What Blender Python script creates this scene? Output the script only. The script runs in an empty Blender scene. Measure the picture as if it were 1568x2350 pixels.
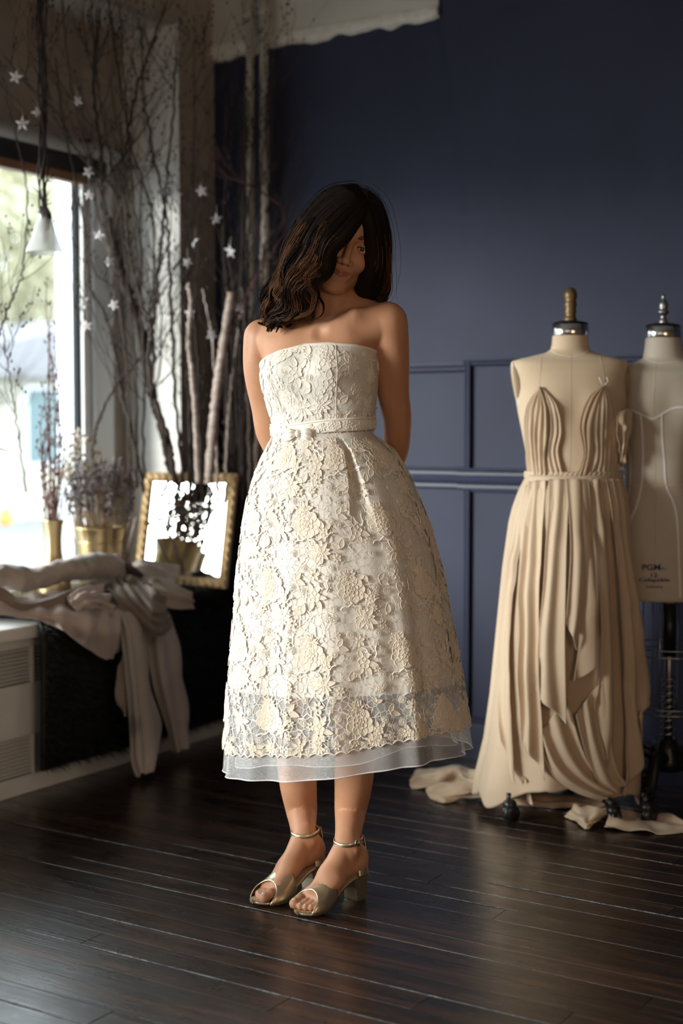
import bpy, bmesh, math, random
import numpy as np
from mathutils import Matrix, Vector

# ------------------------------------------------------------------ camera, world, light, exposure
SC = bpy.context.scene
COL = SC.collection
YAW = math.radians(32.0)
PITCH = math.atan(190/3264.0)
FPX = 2350*50/36.0
CAMZ = 1.10
cd = bpy.data.cameras.new('camera'); cam = bpy.data.objects.new('camera', cd); COL.objects.link(cam)
cam.location = (0, 0, CAMZ); cam.rotation_euler = (math.pi/2-PITCH, 0, YAW)
cd.sensor_fit = 'VERTICAL'; cd.sensor_height = 36; cd.lens = 50; cd.clip_start = 0.05; cd.clip_end = 200
cd.dof.use_dof = True; cd.dof.focus_distance = 3.22; cd.dof.aperture_fstop = 1.9
SC.camera = cam
SC.view_settings.view_transform = 'Standard'
SC.view_settings.look = 'None'
SC.view_settings.gamma = 1
SC.view_settings.use_curve_mapping = False
SC.view_settings.exposure = 0.0
W_ = bpy.data.worlds.new('world'); SC.world = W_; W_.use_nodes = True
bg = W_.node_tree.nodes['Background']; bg.inputs[0].default_value = (0.86, 0.93, 1.0, 1); bg.inputs[1].default_value = 5.8

def add_light(name, kind, loc, energy, color, direction=None, **kw):
    l = bpy.data.lights.new(name, kind); l.energy = energy; l.color = color
    for k, v in kw.items(): setattr(l, k, v)
    o = bpy.data.objects.new(name, l); COL.objects.link(o); o.location = loc
    if direction is not None:
        o.rotation_euler = Vector(direction).to_track_quat('-Z', 'Y').to_euler()
    return o
SUN_EL = math.radians(9.5)
sd = Vector((0.52*math.cos(SUN_EL), 0.854*math.cos(SUN_EL), -math.sin(SUN_EL)))
add_light('sun', 'SUN', (-6, -3, 4), 5.4, (1.0, 0.95, 0.89), sd, angle=math.radians(19))
# daylight sampling portal in the shop window
pl = add_light('window_portal', 'AREA', (-3.60, 0.58, 1.31), 1.0, (1, 1, 1), (1, 0, 0), shape='RECTANGLE', size=6.5, size_y=1.5)
pl.data.cycles.is_portal = True
pl.rotation_euler = Matrix(((0, 0, -1), (1, 0, 0), (0, -1, 0))).to_euler()
# added warm fill beside the camera, not a lamp of the shop
add_light('warm_fill', 'AREA', (1.3, 0.6, 1.25), 17.0, (1.0, 0.68, 0.42), (-0.85, 0.5, -0.40), shape='DISK', size=0.9)
# added soft fill from behind the camera; no window is there
add_light('rear_fill', 'AREA', (-0.3, -2.7, 1.4), 23.0, (1.0, 0.86, 0.72), (0, 1, -0.30), shape='RECTANGLE', size=3.2, size_y=1.8)

# ------------------------------------------------------------------ helpers
cy, sy = math.cos(YAW), math.sin(YAW)
def c2w(p):                      # camera-heading frame (x right, y ahead, z up) -> world
    p = np.asarray(p, float); q = p.copy()
    q[..., 0] = p[..., 0]*cy - p[..., 1]*sy
    q[..., 1] = p[..., 0]*sy + p[..., 1]*cy
    return q
cp_, sp_ = math.cos(PITCH), math.sin(PITCH)
def W(px, py, yc):               # photo pixel at forward distance yc, in the camera-heading frame
    a = (px-784)/FPX; b = (1175-py)/FPX
    dy = cp_ + b*sp_; dz = -sp_ + b*cp_
    s = yc/dy
    return np.array([a*s, yc, CAMZ + dz*s])
def WW(px, py, yc): return c2w(W(px, py, yc))
def ray(px, py):
    a = (px-784)/FPX; b = (1175-py)/FPX
    return c2w(np.array([a, cp_+b*sp_, -sp_+b*cp_]))
def on_z(px, py, z=0.0):
    d = ray(px, py); return np.array([0, 0, CAMZ]) + d*((z-CAMZ)/d[2])
def on_x(px, py, X):
    d = ray(px, py); return np.array([0, 0, CAMZ]) + d*(X/d[0])
def on_y(px, py, Y):
    d = ray(px, py); return np.array([0, 0, CAMZ]) + d*(Y/d[1])

MW = {}
def tag(o, label=None, cat=None, group=None, kind=None):
    if label: o['label'] = label
    if cat: o['category'] = cat
    if group: o['group'] = group
    if kind: o['kind'] = kind
    return o
def thing(name, loc, label, cat, group=None, rz=0.0, kind=None):
    o = bpy.data.objects.new(name, None); COL.objects.link(o)
    o.empty_display_size = 0.1
    o.location = tuple(float(v) for v in loc); o.rotation_euler = (0, 0, rz)
    MW[o.name] = Matrix.Translation(o.location) @ Matrix.Rotation(rz, 4, 'Z')
    return tag(o, label, cat, group, kind)
def mesh_obj(name, V, F, mat, parent=None, smooth=True, uv=None, col=None, solid=0, sub=0, origin=None, **t):
    """V are world coordinates; converted to the parent's frame."""
    V = np.asarray(V, float).reshape(-1, 3)
    M = MW[parent.name] if parent is not None else None
    o_name = name
    me = bpy.data.meshes.new(name)
    if M is not None:
        Mi = np.array(M.inverted()); Vl = V @ Mi[:3, :3].T + Mi[:3, 3]
    else:
        if origin is None: origin = np.array([V[:, 0].mean(), V[:, 1].mean(), V[:, 2].min()])
        origin = np.asarray(origin, float)
        Vl = V - origin
    if isinstance(F, np.ndarray):
        n, k = F.shape
        me.vertices.add(len(Vl)); me.vertices.foreach_set('co', Vl.astype(np.float32).ravel())
        me.loops.add(n*k); me.loops.foreach_set('vertex_index', F.astype(np.int32).ravel())
        me.polygons.add(n); me.polygons.foreach_set('loop_start', np.arange(0, n*k, k, dtype=np.int32))
        me.polygons.foreach_set('loop_total', np.full(n, k, dtype=np.int32))
        me.update(calc_edges=True); me.validate()
    else:
        me.from_pydata(Vl.tolist(), [], F); me.update()
    if uv is not None and len(me.vertices) == len(uv):
        a = me.attributes.new('uvm', 'FLOAT_VECTOR', 'POINT')
        u3 = np.zeros((len(uv), 3), np.float32); u3[:, :uv.shape[1]] = uv
        a.data.foreach_set('vector', u3.ravel())
    if col is not None and len(me.vertices) == len(col):
        a = me.attributes.new('mask', 'FLOAT_COLOR', 'POINT')
        c4 = np.ones((len(col), 4), np.float32); c4[:, :col.shape[1]] = col
        a.data.foreach_set('color', c4.ravel())
    if smooth: me.polygons.foreach_set('use_smooth', np.ones(len(me.polygons), bool))
    for m in (mat if isinstance(mat, (list, tuple)) else [mat]): me.materials.append(m)
    o = bpy.data.objects.new(o_name, me); COL.objects.link(o)
    if parent is not None:
        o.parent = parent; MW[o.name] = MW[parent.name]
    else:
        o.location = tuple(origin); MW[o.name] = Matrix.Translation(o.location)
    if solid:
        s = o.modifiers.new('thick', 'SOLIDIFY'); s.thickness = solid; s.offset = 0
    if sub:
        s = o.modifiers.new('sub', 'SUBSURF'); s.levels = sub; s.render_levels = sub
    return tag(o, t.get('label'), t.get('cat'), t.get('group'), t.get('kind'))

class MB:
    """collects shapes into one mesh"""
    def __init__(s): s.V = []; s.F = []; s.n = 0
    def add(s, V, F):
        V = np.asarray(V, float).reshape(-1, 3); s.V.append(V)
        for f in F: s.F.append([int(i)+s.n for i in f])
        s.n += len(V); return s
    def box(s, x0, x1, y0, y1, z0, z1, bev=0.0):
        if bev <= 0:
            V = [(x, y, z) for z in (z0, z1) for y in (y0, y1) for x in (x0, x1)]
            return s.add(V, [(0, 2, 3, 1), (4, 5, 7, 6), (0, 1, 5, 4), (2, 6, 7, 3), (0, 4, 6, 2), (1, 3, 7, 5)])
        b = min(bev, (x1-x0)/2.1, (y1-y0)/2.1, (z1-z0)/2.1)
        bm = bmesh.new(); bmesh.ops.create_cube(bm, size=1)
        for v in bm.verts: v.co = Vector(((x0+x1)/2+v.co.x*(x1-x0), (y0+y1)/2+v.co.y*(y1-y0), (z0+z1)/2+v.co.z*(z1-z0)))
        bmesh.ops.bevel(bm, geom=bm.edges[:], offset=b, segments=2, affect='EDGES', profile=0.7)
        bm.verts.index_update()
        s.add([v.co[:] for v in bm.verts], [[v.index for v in f.verts] for f in bm.faces]); bm.free(); return s
    def tube(s, P, R, n=6, cap=True, flat=1.0):
        P = np.asarray(P, float); m = len(P)
        R = np.full(m, R) if np.isscalar(R) else np.asarray(R, float)
        T = np.gradient(P, axis=0); T /= np.linalg.norm(T, axis=1)[:, None]+1e-12
        up = np.array([0, 0, 1.0]) if abs(T[0][2]) < 0.9 else np.array([1.0, 0, 0])
        N = np.zeros_like(P); N[0] = np.cross(T[0], up); N[0] /= np.linalg.norm(N[0])
        for i in range(1, m):
            v = N[i-1]-T[i]*np.dot(N[i-1], T[i]); N[i] = v/(np.linalg.norm(v)+1e-12)
        B = np.cross(T, N)
        a = np.arange(n)*2*math.pi/n
        V = P[:, None, :] + R[:, None, None]*(np.cos(a)[None, :, None]*N[:, None, :] + flat*np.sin(a)[None, :, None]*B[:, None, :])
        F = []
        for i in range(m-1):
            for j in range(n):
                k = (j+1) % n
                F.append((i*n+j, i*n+k, (i+1)*n+k, (i+1)*n+j))
        if cap: F.append(tuple(range(n))[::-1]); F.append(tuple((m-1)*n+j for j in range(n)))
        return s.add(V.reshape(-1, 3), F)
    def lathe(s, c, prof, n=28, cap=True, sq=None, ax=None):
        """prof: list of (radius, z offset)"""
        a = np.arange(n)*2*math.pi/n; V = []
        for r, z in prof:
            for t in a: V.append((c[0]+r*math.cos(t), c[1]+r*math.sin(t), c[2]+z))
        F = []
        for i in range(len(prof)-1):
            for j in range(n):
                k = (j+1) % n; F.append((i*n+j, i*n+k, (i+1)*n+k, (i+1)*n+j))
        if cap: F.append(tuple(range(n))[::-1]); F.append(tuple((len(prof)-1)*n+j for j in range(n)))
        if ax is not None:
            q = Vector((0, 0, 1)).rotation_difference(Vector(ax)); c_ = Vector(c)
            V = [tuple(c_ + q @ (Vector(v)-c_)) for v in V]
        return s.add(V, F)
    def ball(s, c, r, n=12, m=8):
        r = np.array([r]*3 if np.isscalar(r) else r)
        V = []; F = []
        for i in range(m+1):
            p = math.pi*i/m
            for j in range(n):
                t = 2*math.pi*j/n
                V.append((c[0]+r[0]*math.sin(p)*math.cos(t), c[1]+r[1]*math.sin(p)*math.sin(t), c[2]+r[2]*math.cos(p)))
        for i in range(m):
            for j in range(n):
                k = (j+1) % n; F.append((i*n+j, (i+1)*n+j, (i+1)*n+k, i*n+k))
        return s.add(V, F)
    def build(s, name, mat, parent=None, **k):
        V = np.concatenate(s.V) if s.V else np.zeros((0, 3))
        return mesh_obj(name, V, s.F, mat, parent, **k)

def grid_faces(nu, nv, closed_u=False):
    """vertices laid out [v][u]"""
    i = np.arange(nv-1)[:, None]; j = np.arange(nu if closed_u else nu-1)[None, :]
    k = (j+1) % nu
    return np.stack([i*nu+j, i*nu+k, (i+1)*nu+k, (i+1)*nu+j], -1).reshape(-1, 4)
def spline(pts, n, closed=False):
    P = np.asarray(pts, float); m = len(P)
    if m == 2: return P[0]+(P[1]-P[0])*np.linspace(0, 1, n)[:, None]
    E = np.vstack([2*P[0]-P[1], P, 2*P[-1]-P[-2]])
    t = np.linspace(0, m-1-1e-9, n); i = t.astype(int); f = (t-i)[:, None]
    p0, p1, p2, p3 = E[i], E[i+1], E[i+2], E[i+3]
    return 0.5*((2*p1)+(-p0+p2)*f+(2*p0-5*p1+4*p2-p3)*f**2+(-p0+3*p1-3*p2+p3)*f**3)
def interp(x, xs, ys):
    xs = np.asarray(xs, float); ys = np.asarray(ys, float); o = np.argsort(xs)
    return np.interp(x, xs[o], ys[o])
def smooth_interp(x, xs, ys, n=200):
    """catmull through the table, then sampled"""
    xs = np.asarray(xs, float); ys = np.asarray(ys, float); o = np.argsort(xs); xs = xs[o]; ys = ys[o]
    S = spline(np.stack([xs, ys], 1), n); X = np.maximum.accumulate(S[:, 0])
    return np.interp(x, X, S[:, 1])
def vnoise(p, seed=0):
    """smooth value noise, p (...,3)"""
    p = np.asarray(p, float); i = np.floor(p).astype(np.int64); f = p-i; f = f*f*(3-2*f)
    def h(a):
        n = (a[..., 0]*374761393 + a[..., 1]*668265263 + a[..., 2]*2147483647 + seed*974634777) & 0xffffffff
        n = ((n ^ (n >> 13))*1274126177) & 0xffffffff
        return ((n ^ (n >> 16)) & 0xffff)/65535.0*2-1
    r = 0
    for dx in (0, 1):
        for dy in (0, 1):
            for dz in (0, 1):
                w = (f[..., 0] if dx else 1-f[..., 0])*(f[..., 1] if dy else 1-f[..., 1])*(f[..., 2] if dz else 1-f[..., 2])
                r = r + w*h(i+np.array([dx, dy, dz]))
    return r

# ------------------------------------------------------------------ materials
def mat(name, color, rough=0.6, metal=0.0, **k):
    m = bpy.data.materials.new(name); m.use_nodes = True
    b = m.node_tree.nodes['Principled BSDF']
    b.inputs['Base Color'].default_value = (*color, 1); b.inputs['Roughness'].default_value = rough
    b.inputs['Metallic'].default_value = metal
    for kk, v in k.items():
        kk = {'sheen': 'Sheen Weight', 'sheen_rough': 'Sheen Roughness', 'sss': 'Subsurface Weight', 'trans': 'Transmission Weight', 'ior': 'IOR', 'alpha': 'Alpha', 'coat': 'Coat Weight', 'spec': 'Specular IOR Level', 'em': 'Emission Strength', 'emc': 'Emission Color', 'aniso': 'Anisotropic'}[kk]
        b.inputs[kk].default_value = v
    return m
def nd(m, t, **k):
    n = m.node_tree.nodes.new(t)
    for a, v in k.items(): setattr(n, a, v)
    return n
def lk(m, a, b): m.node_tree.links.new(a, b)
def bsdf(m): return m.node_tree.nodes['Principled BSDF']
def coords(m, scale=(1, 1, 1), src='Object', rot=(0, 0, 0)):
    mp = nd(m, 'ShaderNodeMapping'); mp.inputs['Scale'].default_value = scale; mp.inputs['Rotation'].default_value = rot
    if src == 'uvm':
        a = nd(m, 'ShaderNodeAttribute', attribute_name='uvm'); lk(m, a.outputs['Vector'], mp.inputs[0])
    elif src == 'World':
        g = nd(m, 'ShaderNodeNewGeometry'); lk(m, g.outputs['Position'], mp.inputs[0])
    else:
        c = nd(m, 'ShaderNodeTexCoord'); lk(m, c.outputs[src], mp.inputs[0])
    return mp.outputs[0]
def ramp(m, fac, stops):
    r = nd(m, 'ShaderNodeValToRGB'); lk(m, fac, r.inputs[0]); e = r.color_ramp.elements
    while len(e) < len(stops): e.new(0.5)
    for x, (p, c) in zip(e, stops): x.position = p; x.color = (*c, 1) if len(c) == 3 else c
    return r.outputs[0]
def noise(m, vec, scale=5, detail=4, rough=0.55, dist=0.0):
    n = nd(m, 'ShaderNodeTexNoise'); lk(m, vec, n.inputs['Vector']); n.inputs['Scale'].default_value = scale
    n.inputs['Detail'].default_value = detail; n.inputs['Roughness'].default_value = rough; n.inputs['Distortion'].default_value = dist
    return n.outputs[0]
def bump(m, h, strength=0.3, dist=0.01):
    b = nd(m, 'ShaderNodeBump'); b.inputs['Strength'].default_value = strength; b.inputs['Distance'].default_value = dist
    lk(m, h, b.inputs['Height']); lk(m, b.outputs[0], bsdf(m).inputs['Normal']); return b
def math_(m, op, a, b=None, clamp=False):
    n = nd(m, 'ShaderNodeMath', operation=op, use_clamp=clamp)
    for i, v in enumerate((a, b)):
        if v is None: continue
        if isinstance(v, (int, float)): n.inputs[i].default_value = v
        else: lk(m, v, n.inputs[i])
    return n.outputs[0]
def varied(name, c0, c1, scale=6, rough=0.6, src='Object', stretch=(1, 1, 1), bumpk=0.0, bd=0.01, detail=5, **k):
    m = mat(name, c0, rough, **k)
    f = noise(m, coords(m, stretch, src), scale, detail)
    lk(m, ramp(m, f, [(0.3, c0), (0.7, c1)]), bsdf(m).inputs['Base Color'])
    if bumpk: bump(m, f, bumpk, bd)
    return m

M = {}
M['navy'] = varied('navy wall paint', (0.025, 0.0285, 0.054), (0.031, 0.035, 0.067), 3.0, 0.6, 'World', bumpk=0.12, bd=0.01, spec=0.22)
M['navy_trim'] = varied('navy gloss trim paint', (0.029, 0.033, 0.062), (0.035, 0.039, 0.073), 8.0, 0.45, 'World', bumpk=0.1, spec=0.35)
M['plaster'] = varied('old white plaster', (0.52, 0.49, 0.44), (0.62, 0.59, 0.53), 4.0, 0.8, 'World', bumpk=0.3, bd=0.02)
M['plaster_edge'] = varied('torn plaster edge', (0.66, 0.62, 0.55), (0.8, 0.76, 0.7), 30.0, 0.9, 'World', bumpk=0.6)
M['white_wall'] = varied('white painted wall', (0.82, 0.81, 0.78), (0.89, 0.875, 0.85), 5.0, 0.7, 'World', stretch=(1, 1, 5), bumpk=0.25, bd=0.01)
M['taupe'] = varied('taupe wall', (0.37, 0.315, 0.275), (0.43, 0.37, 0.325), 5.0, 0.7, 'World', bumpk=0.15)
M['ceiling'] = varied('ceiling paint', (0.58, 0.56, 0.53), (0.66, 0.64, 0.6), 3.0, 0.8, 'World')
M['room_wall'] = varied('room wall paint', (0.30, 0.22, 0.15), (0.36, 0.27, 0.19), 3.0, 0.8, 'World')
M['white_metal'] = varied('white enamelled metal', (0.66, 0.64, 0.61), (0.72, 0.70, 0.67), 6.0, 0.4, 'World')
M['white_frame'] = varied('white window frame paint', (0.78, 0.80, 0.82), (0.84, 0.86, 0.88), 8.0, 0.45, 'World')
M['grey_frame'] = mat('grey aluminium window frame', (0.30, 0.33, 0.37), 0.35, 0.5)
M['dark_metal'] = mat('dark iron', (0.02, 0.02, 0.021), 0.35, 0.6)
M['black_plastic'] = mat('black plastic', (0.012, 0.012, 0.013), 0.3)
M['chrome'] = mat('brushed steel', (0.62, 0.62, 0.62), 0.18, 1.0)
M['steel_dark'] = mat('dull steel', (0.33, 0.33, 0.34), 0.35, 1.0)
M['copper_trim'] = mat('brown wooden blind trim', (0.30, 0.17, 0.10), 0.5)
M['pipe'] = varied('old cream pipe paint', (0.44, 0.40, 0.34), (0.56, 0.52, 0.45), 9.0, 0.5, 'World')

# dark stained floor boards
def wood_floor():
    m = mat('dark stained floor board', (0.02, 0.013, 0.01), 0.3)
    oi = nd(m, 'ShaderNodeObjectInfo')
    g = nd(m, 'ShaderNodeNewGeometry')
    off = nd(m, 'ShaderNodeVectorMath', operation='MULTIPLY_ADD')
    cx = nd(m, 'ShaderNodeCombineXYZ'); lk(m, oi.outputs['Random'], cx.inputs[0]); lk(m, oi.outputs['Random'], cx.inputs[2])
    lk(m, cx.outputs[0], off.inputs[0]); off.inputs[1].default_value = (37, 0, 91); lk(m, g.outputs['Position'], off.inputs[2])
    mp = nd(m, 'ShaderNodeMapping'); mp.inputs['Scale'].default_value = (1.6, 26, 4); lk(m, off.outputs[0], mp.inputs[0])
    n1 = noise(m, mp.outputs[0], 1.0, 5, 0.6, 1.6)
    mp2 = nd(m, 'ShaderNodeMapping'); mp2.inputs['Scale'].default_value = (5, 170, 4); lk(m, off.outputs[0], mp2.inputs[0])
    n2 = noise(m, mp2.outputs[0], 1.0, 4, 0.6, 0.6)
    mix = math_(m, 'ADD', math_(m, 'MULTIPLY', n1, 0.72), math_(m, 'MULTIPLY', n2, 0.28))
    c = ramp(m, mix, [(0.38, (0.0065, 0.0052, 0.0055)), (0.50, (0.017, 0.0105, 0.0085)), (0.60, (0.052, 0.024, 0.014)), (0.72, (0.085, 0.038, 0.02))])
    hv = nd(m, 'ShaderNodeHueSaturation'); lk(m, c, hv.inputs['Color'])
    lk(m, math_(m, 'ADD', math_(m, 'MULTIPLY', oi.outputs['Random'], 0.7), 0.62), hv.inputs['Value'])
    lk(m, hv.outputs[0], bsdf(m).inputs['Base Color'])
    w = noise(m, coords(m, (1, 3, 1), 'World'), 5.0, 6, 0.65)
    lk(m, ramp(m, w, [(0.35, (0.22,)*3), (0.7, (0.42,)*3)]), bsdf(m).inputs['Roughness'])
    bsdf(m).inputs['Coat Weight'].default_value = 0.35; bsdf(m).inputs['Coat Roughness'].default_value = 0.22
    bump(m, math_(m, 'ADD', math_(m, 'MULTIPLY', n2, 0.7), math_(m, 'MULTIPLY', n1, 0.6)), 0.28, 0.0035)
    return m
M['floor'] = wood_floor()
M['gap'] = mat('dark gap under the boards', (0.004, 0.004, 0.004), 0.9)
M['joint_glint'] = varied('grey joint glint', (0.05, 0.052, 0.06), (0.26, 0.27, 0.29), 60, 0.5, 'World', bumpk=0.6)  # pale colour painted for the light that board edges catch

M['brass'] = varied('aged brass', (0.56, 0.42, 0.22), (0.68, 0.54, 0.32), 8, 0.34, metal=1.0)
M['gilt'] = varied('antique gilt', (0.50, 0.33, 0.16), (0.76, 0.56, 0.32), 40, 0.5, metal=0.4, bumpk=0.5)
M['mirror'] = mat('mirror glass', (0.66, 0.68, 0.68), 0.02, 1.0)
M['bark'] = varied('grey brown bark', (0.030, 0.022, 0.018), (0.080, 0.057, 0.046), 40, 0.85, stretch=(1, 1, .3), bumpk=0.5)
M['twig'] = varied('dry brown twig', (0.030, 0.019, 0.016), (0.062, 0.040, 0.032), 30, 0.8)
M['twig_red'] = varied('reddish dry twig', (0.10, 0.035, 0.03), (0.17, 0.07, 0.06), 30, 0.75)
M['birch'] = varied('pale birch bark', (0.30, 0.22, 0.19), (0.60, 0.50, 0.45), 22, 0.7, stretch=(1, 1, 3), bumpk=0.3)
M['cut'] = mat('fresh cut wood', (0.42, 0.22, 0.11), 0.8)
M['paper'] = mat('white paper', (0.80, 0.77, 0.80), 0.75, sss=0.0)
M['leaf'] = varied('dark green leaf', (0.02, 0.07, 0.03), (0.04, 0.13, 0.06), 8, 0.4)
M['straw'] = varied('dry straw stems', (0.30, 0.19, 0.10), (0.44, 0.30, 0.17), 20, 0.8)
M['lavender'] = varied('faded lavender', (0.17, 0.14, 0.145), (0.33, 0.28, 0.29), 40, 0.9)
M['dry_white'] = varied('dried cream blossom', (0.52, 0.46, 0.38), (0.72, 0.66, 0.58), 20, 0.85)
M['dry_orange'] = varied('dried ochre blossom', (0.32, 0.17, 0.06), (0.50, 0.29, 0.13), 20, 0.85)
M['fur'] = mat('black long pile', (0.006, 0.006, 0.007), 0.55)

def cloth_mat(name, c0, c1, rough=0.55, sheen=0.4, scale=700, sssw=0.0, spec=0.4):
    m = varied(name, c0, c1, 3.0, rough, 'World', sheen=sheen, spec=spec)
    f = noise(m, coords(m, (1, 1, 1), 'World'), scale, 1)
    bump(m, f, 0.15, 0.0006)
    return m
def translucent(m, fac, color):
    nt = m.node_tree; out = nt.nodes['Material Output']; t = nd(m, 'ShaderNodeBsdfTranslucent'); t.inputs[0].default_value = (*color, 1)
    mx = nd(m, 'ShaderNodeMixShader'); mx.inputs[0].default_value = fac
    lk(m, bsdf(m).outputs[0], mx.inputs[1]); lk(m, t.outputs[0], mx.inputs[2]); lk(m, mx.outputs[0], out.inputs[0])
    return m
M['champagne'] = translucent(cloth_mat('champagne silk chiffon', (0.60, 0.455, 0.325), (0.66, 0.51, 0.37), 0.6, 0.2, spec=0.2), 0.14, (0.64, 0.47, 0.32))
M['champagne_sheer'] = translucent(cloth_mat('champagne sheer chiffon', (0.58, 0.42, 0.28), (0.62, 0.46, 0.31), 0.5, 0.3), 0.2, (0.62, 0.44, 0.28))
bsdf(M['champagne_sheer']).inputs['Alpha'].default_value = 0.72
M['linen'] = cloth_mat('natural linen cover', (0.61, 0.465, 0.325), (0.66, 0.51, 0.365), 0.8, 0.1, 900)
M['linen_grey'] = cloth_mat('pale linen cover', (0.50, 0.44, 0.37), (0.56, 0.50, 0.42), 0.8, 0.1, 900)
M['tape'] = mat('white cotton tape', (0.82, 0.78, 0.76), 0.8)
M['blush'] = cloth_mat('blush beige silk', (0.60, 0.47, 0.40), (0.67, 0.54, 0.47), 0.5, 0.35)
M['taupe_silk'] = cloth_mat('brown taupe silk', (0.24, 0.17, 0.13), (0.31, 0.225, 0.17), 0.45, 0.3)
M['print_silk'] = cloth_mat('pale printed silk', (0.54, 0.445, 0.38), (0.60, 0.50, 0.43), 0.55, 0.3)
def add_blots(m, cols, scale=5.5):
    b = bsdf(m); src = b.inputs['Base Color'].links[0].from_socket
    for i, (c, w) in enumerate(cols):
        mp = coords(m, (1, 1, 0.6), 'World'); mpn = mp.node; mpn.inputs['Location'].default_value = (i*7.3, i*3.1, i)
        v = nd(m, 'ShaderNodeTexVoronoi'); v.inputs['Scale'].default_value = scale; lk(m, mp, v.inputs['Vector'])
        f = ramp(m, v.outputs['Distance'], [(w*0.6, (0.6,)*3), (w, (0, 0, 0))])
        mx = nd(m, 'ShaderNodeMix', data_type='RGBA'); lk(m, f, mx.inputs[0]); lk(m, src, mx.inputs[6]); mx.inputs[7].default_value = (*c, 1)
        src = mx.outputs[2]
    lk(m, src, b.inputs['Base Color'])
add_blots(M['print_silk'], [((0.12, 0.16, 0.11), 0.16), ((0.38, 0.17, 0.15), 0.15)])

def skin_mat():
    m = mat('warm tan skin', (0.50, 0.27, 0.165), 0.48, sss=0.0, spec=0.4)
    b = bsdf(m)
    a = nd(m, 'ShaderNodeAttribute', attribute_name='mask')
    sep = nd(m, 'ShaderNodeSeparateColor'); lk(m, a.outputs['Color'], sep.inputs[0])
    n = noise(m, coords(m, (1, 1, 1), 'Object'), 14, 4)
    base = ramp(m, n, [(0.35, (0.52, 0.258, 0.150)), (0.65, (0.58, 0.30, 0.18))])
    src = base
    for ch, c in ((0, (0.36, 0.11, 0.09)), (1, (0.03, 0.018, 0.012)), (2, (0.62, 0.30, 0.22))):
        mx = nd(m, 'ShaderNodeMix', data_type='RGBA'); lk(m, sep.outputs[ch], mx.inputs[0]); lk(m, src, mx.inputs[6]); mx.inputs[7].default_value = (*c, 1)
        src = mx.outputs[2]
    lk(m, src, b.inputs['Base Color'])
    b.inputs['Subsurface Weight'].default_value = 0.12; b.inputs['Subsurface Radius'].default_value = (0.012, 0.005, 0.003); b.inputs['Subsurface Scale'].default_value = 1.0
    f = noise(m, coords(m, (1, 1, 1), 'Object'), 900, 2); bump(m, f, 0.06, 0.0005)
    return m
M['skin'] = skin_mat()
M['hair'] = mat('dark brown hair', (0.014, 0.009, 0.007), 0.55, spec=0.10)
M['hair_hi'] = mat('chestnut hair ends', (0.13, 0.058, 0.028), 0.5, spec=0.12)
M['gold_leather'] = varied('champagne gold leather', (0.62, 0.50, 0.33), (0.72, 0.60, 0.43), 60, 0.33, metal=0.85, bumpk=0.25, bd=0.0006)
M['insole'] = mat('tan insole', (0.55, 0.40, 0.28), 0.5)
M['nail'] = mat('toe nail', (0.66, 0.42, 0.35), 0.2)

M['lining'] = translucent(cloth_mat('ivory satin lining', (0.87, 0.82, 0.765), (0.89, 0.845, 0.79), 0.5, 0.2), 0.12, (0.85, 0.75, 0.62))
M['lace_thread'] = mat('ivory embroidery', (0.79, 0.695, 0.585), 0.55, sheen=0.4, spec=0.25)
M['lace_bodice'] = mat('ivory bodice embroidery', (0.86, 0.80, 0.71), 0.55, sheen=0.3, spec=0.25)
M['lace_cord'] = mat('pale lace cord', (0.88, 0.82, 0.73), 0.5, sheen=0.5)
def alpha_of(m, sock):
    lk(m, sock, bsdf(m).inputs['Alpha'])
def lace_net(name, scale, base_alpha, thread_w=0.055, color=(0.88, 0.82, 0.74)):
    m = mat(name, color, 0.55, sheen=0.5)
    v = nd(m, 'ShaderNodeTexVoronoi', feature='DISTANCE_TO_EDGE'); v.inputs['Scale'].default_value = scale; v.inputs['Randomness'].default_value = 0.75
    lk(m, coords(m, (1, 0.8, 1), 'uvm'), v.inputs['Vector'])
    t = ramp(m, v.outputs['Distance'], [(thread_w*0.7, (1, 1, 1)), (thread_w, (0, 0, 0))])
    alpha_of(m, math_(m, 'ADD', math_(m, 'MULTIPLY', t, 0.95-base_alpha), base_alpha))
    bump(m, t, 0.6, 0.001)
    return m
M['net'] = lace_net('ivory hexagon lace net', 72, 0.07, 0.045)
def organza():
    m = mat('white sheer organza', (0.88, 0.88, 0.90), 0.4, sheen=0.6)
    c = coords(m, (30, 55, 1), 'uvm')
    n = noise(m, c, 1.0, 3, 0.6, 3.5)
    t = ramp(m, n, [(0.47, (0, 0, 0)), (0.495, (1, 1, 1)), (0.52, (0, 0, 0))])
    c2 = coords(m, (9, 12, 1), 'uvm'); n2 = noise(m, c2, 1.0, 2)
    k = ramp(m, n2, [(0.42, (0, 0, 0)), (0.55, (1, 1, 1))])
    alpha_of(m, math_(m, 'ADD', math_(m, 'MULTIPLY', math_(m, 'MULTIPLY', t, k), 0.42), 0.33))
    return m
M['organza'] = organza()
M['organza_in'] = mat('white plain organza', (0.88, 0.88, 0.91), 0.4, sheen=0.6, alpha=0.24)
M['horsehair'] = mat('white hem braid', (0.90, 0.89, 0.90), 0.4, alpha=0.75)
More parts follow.
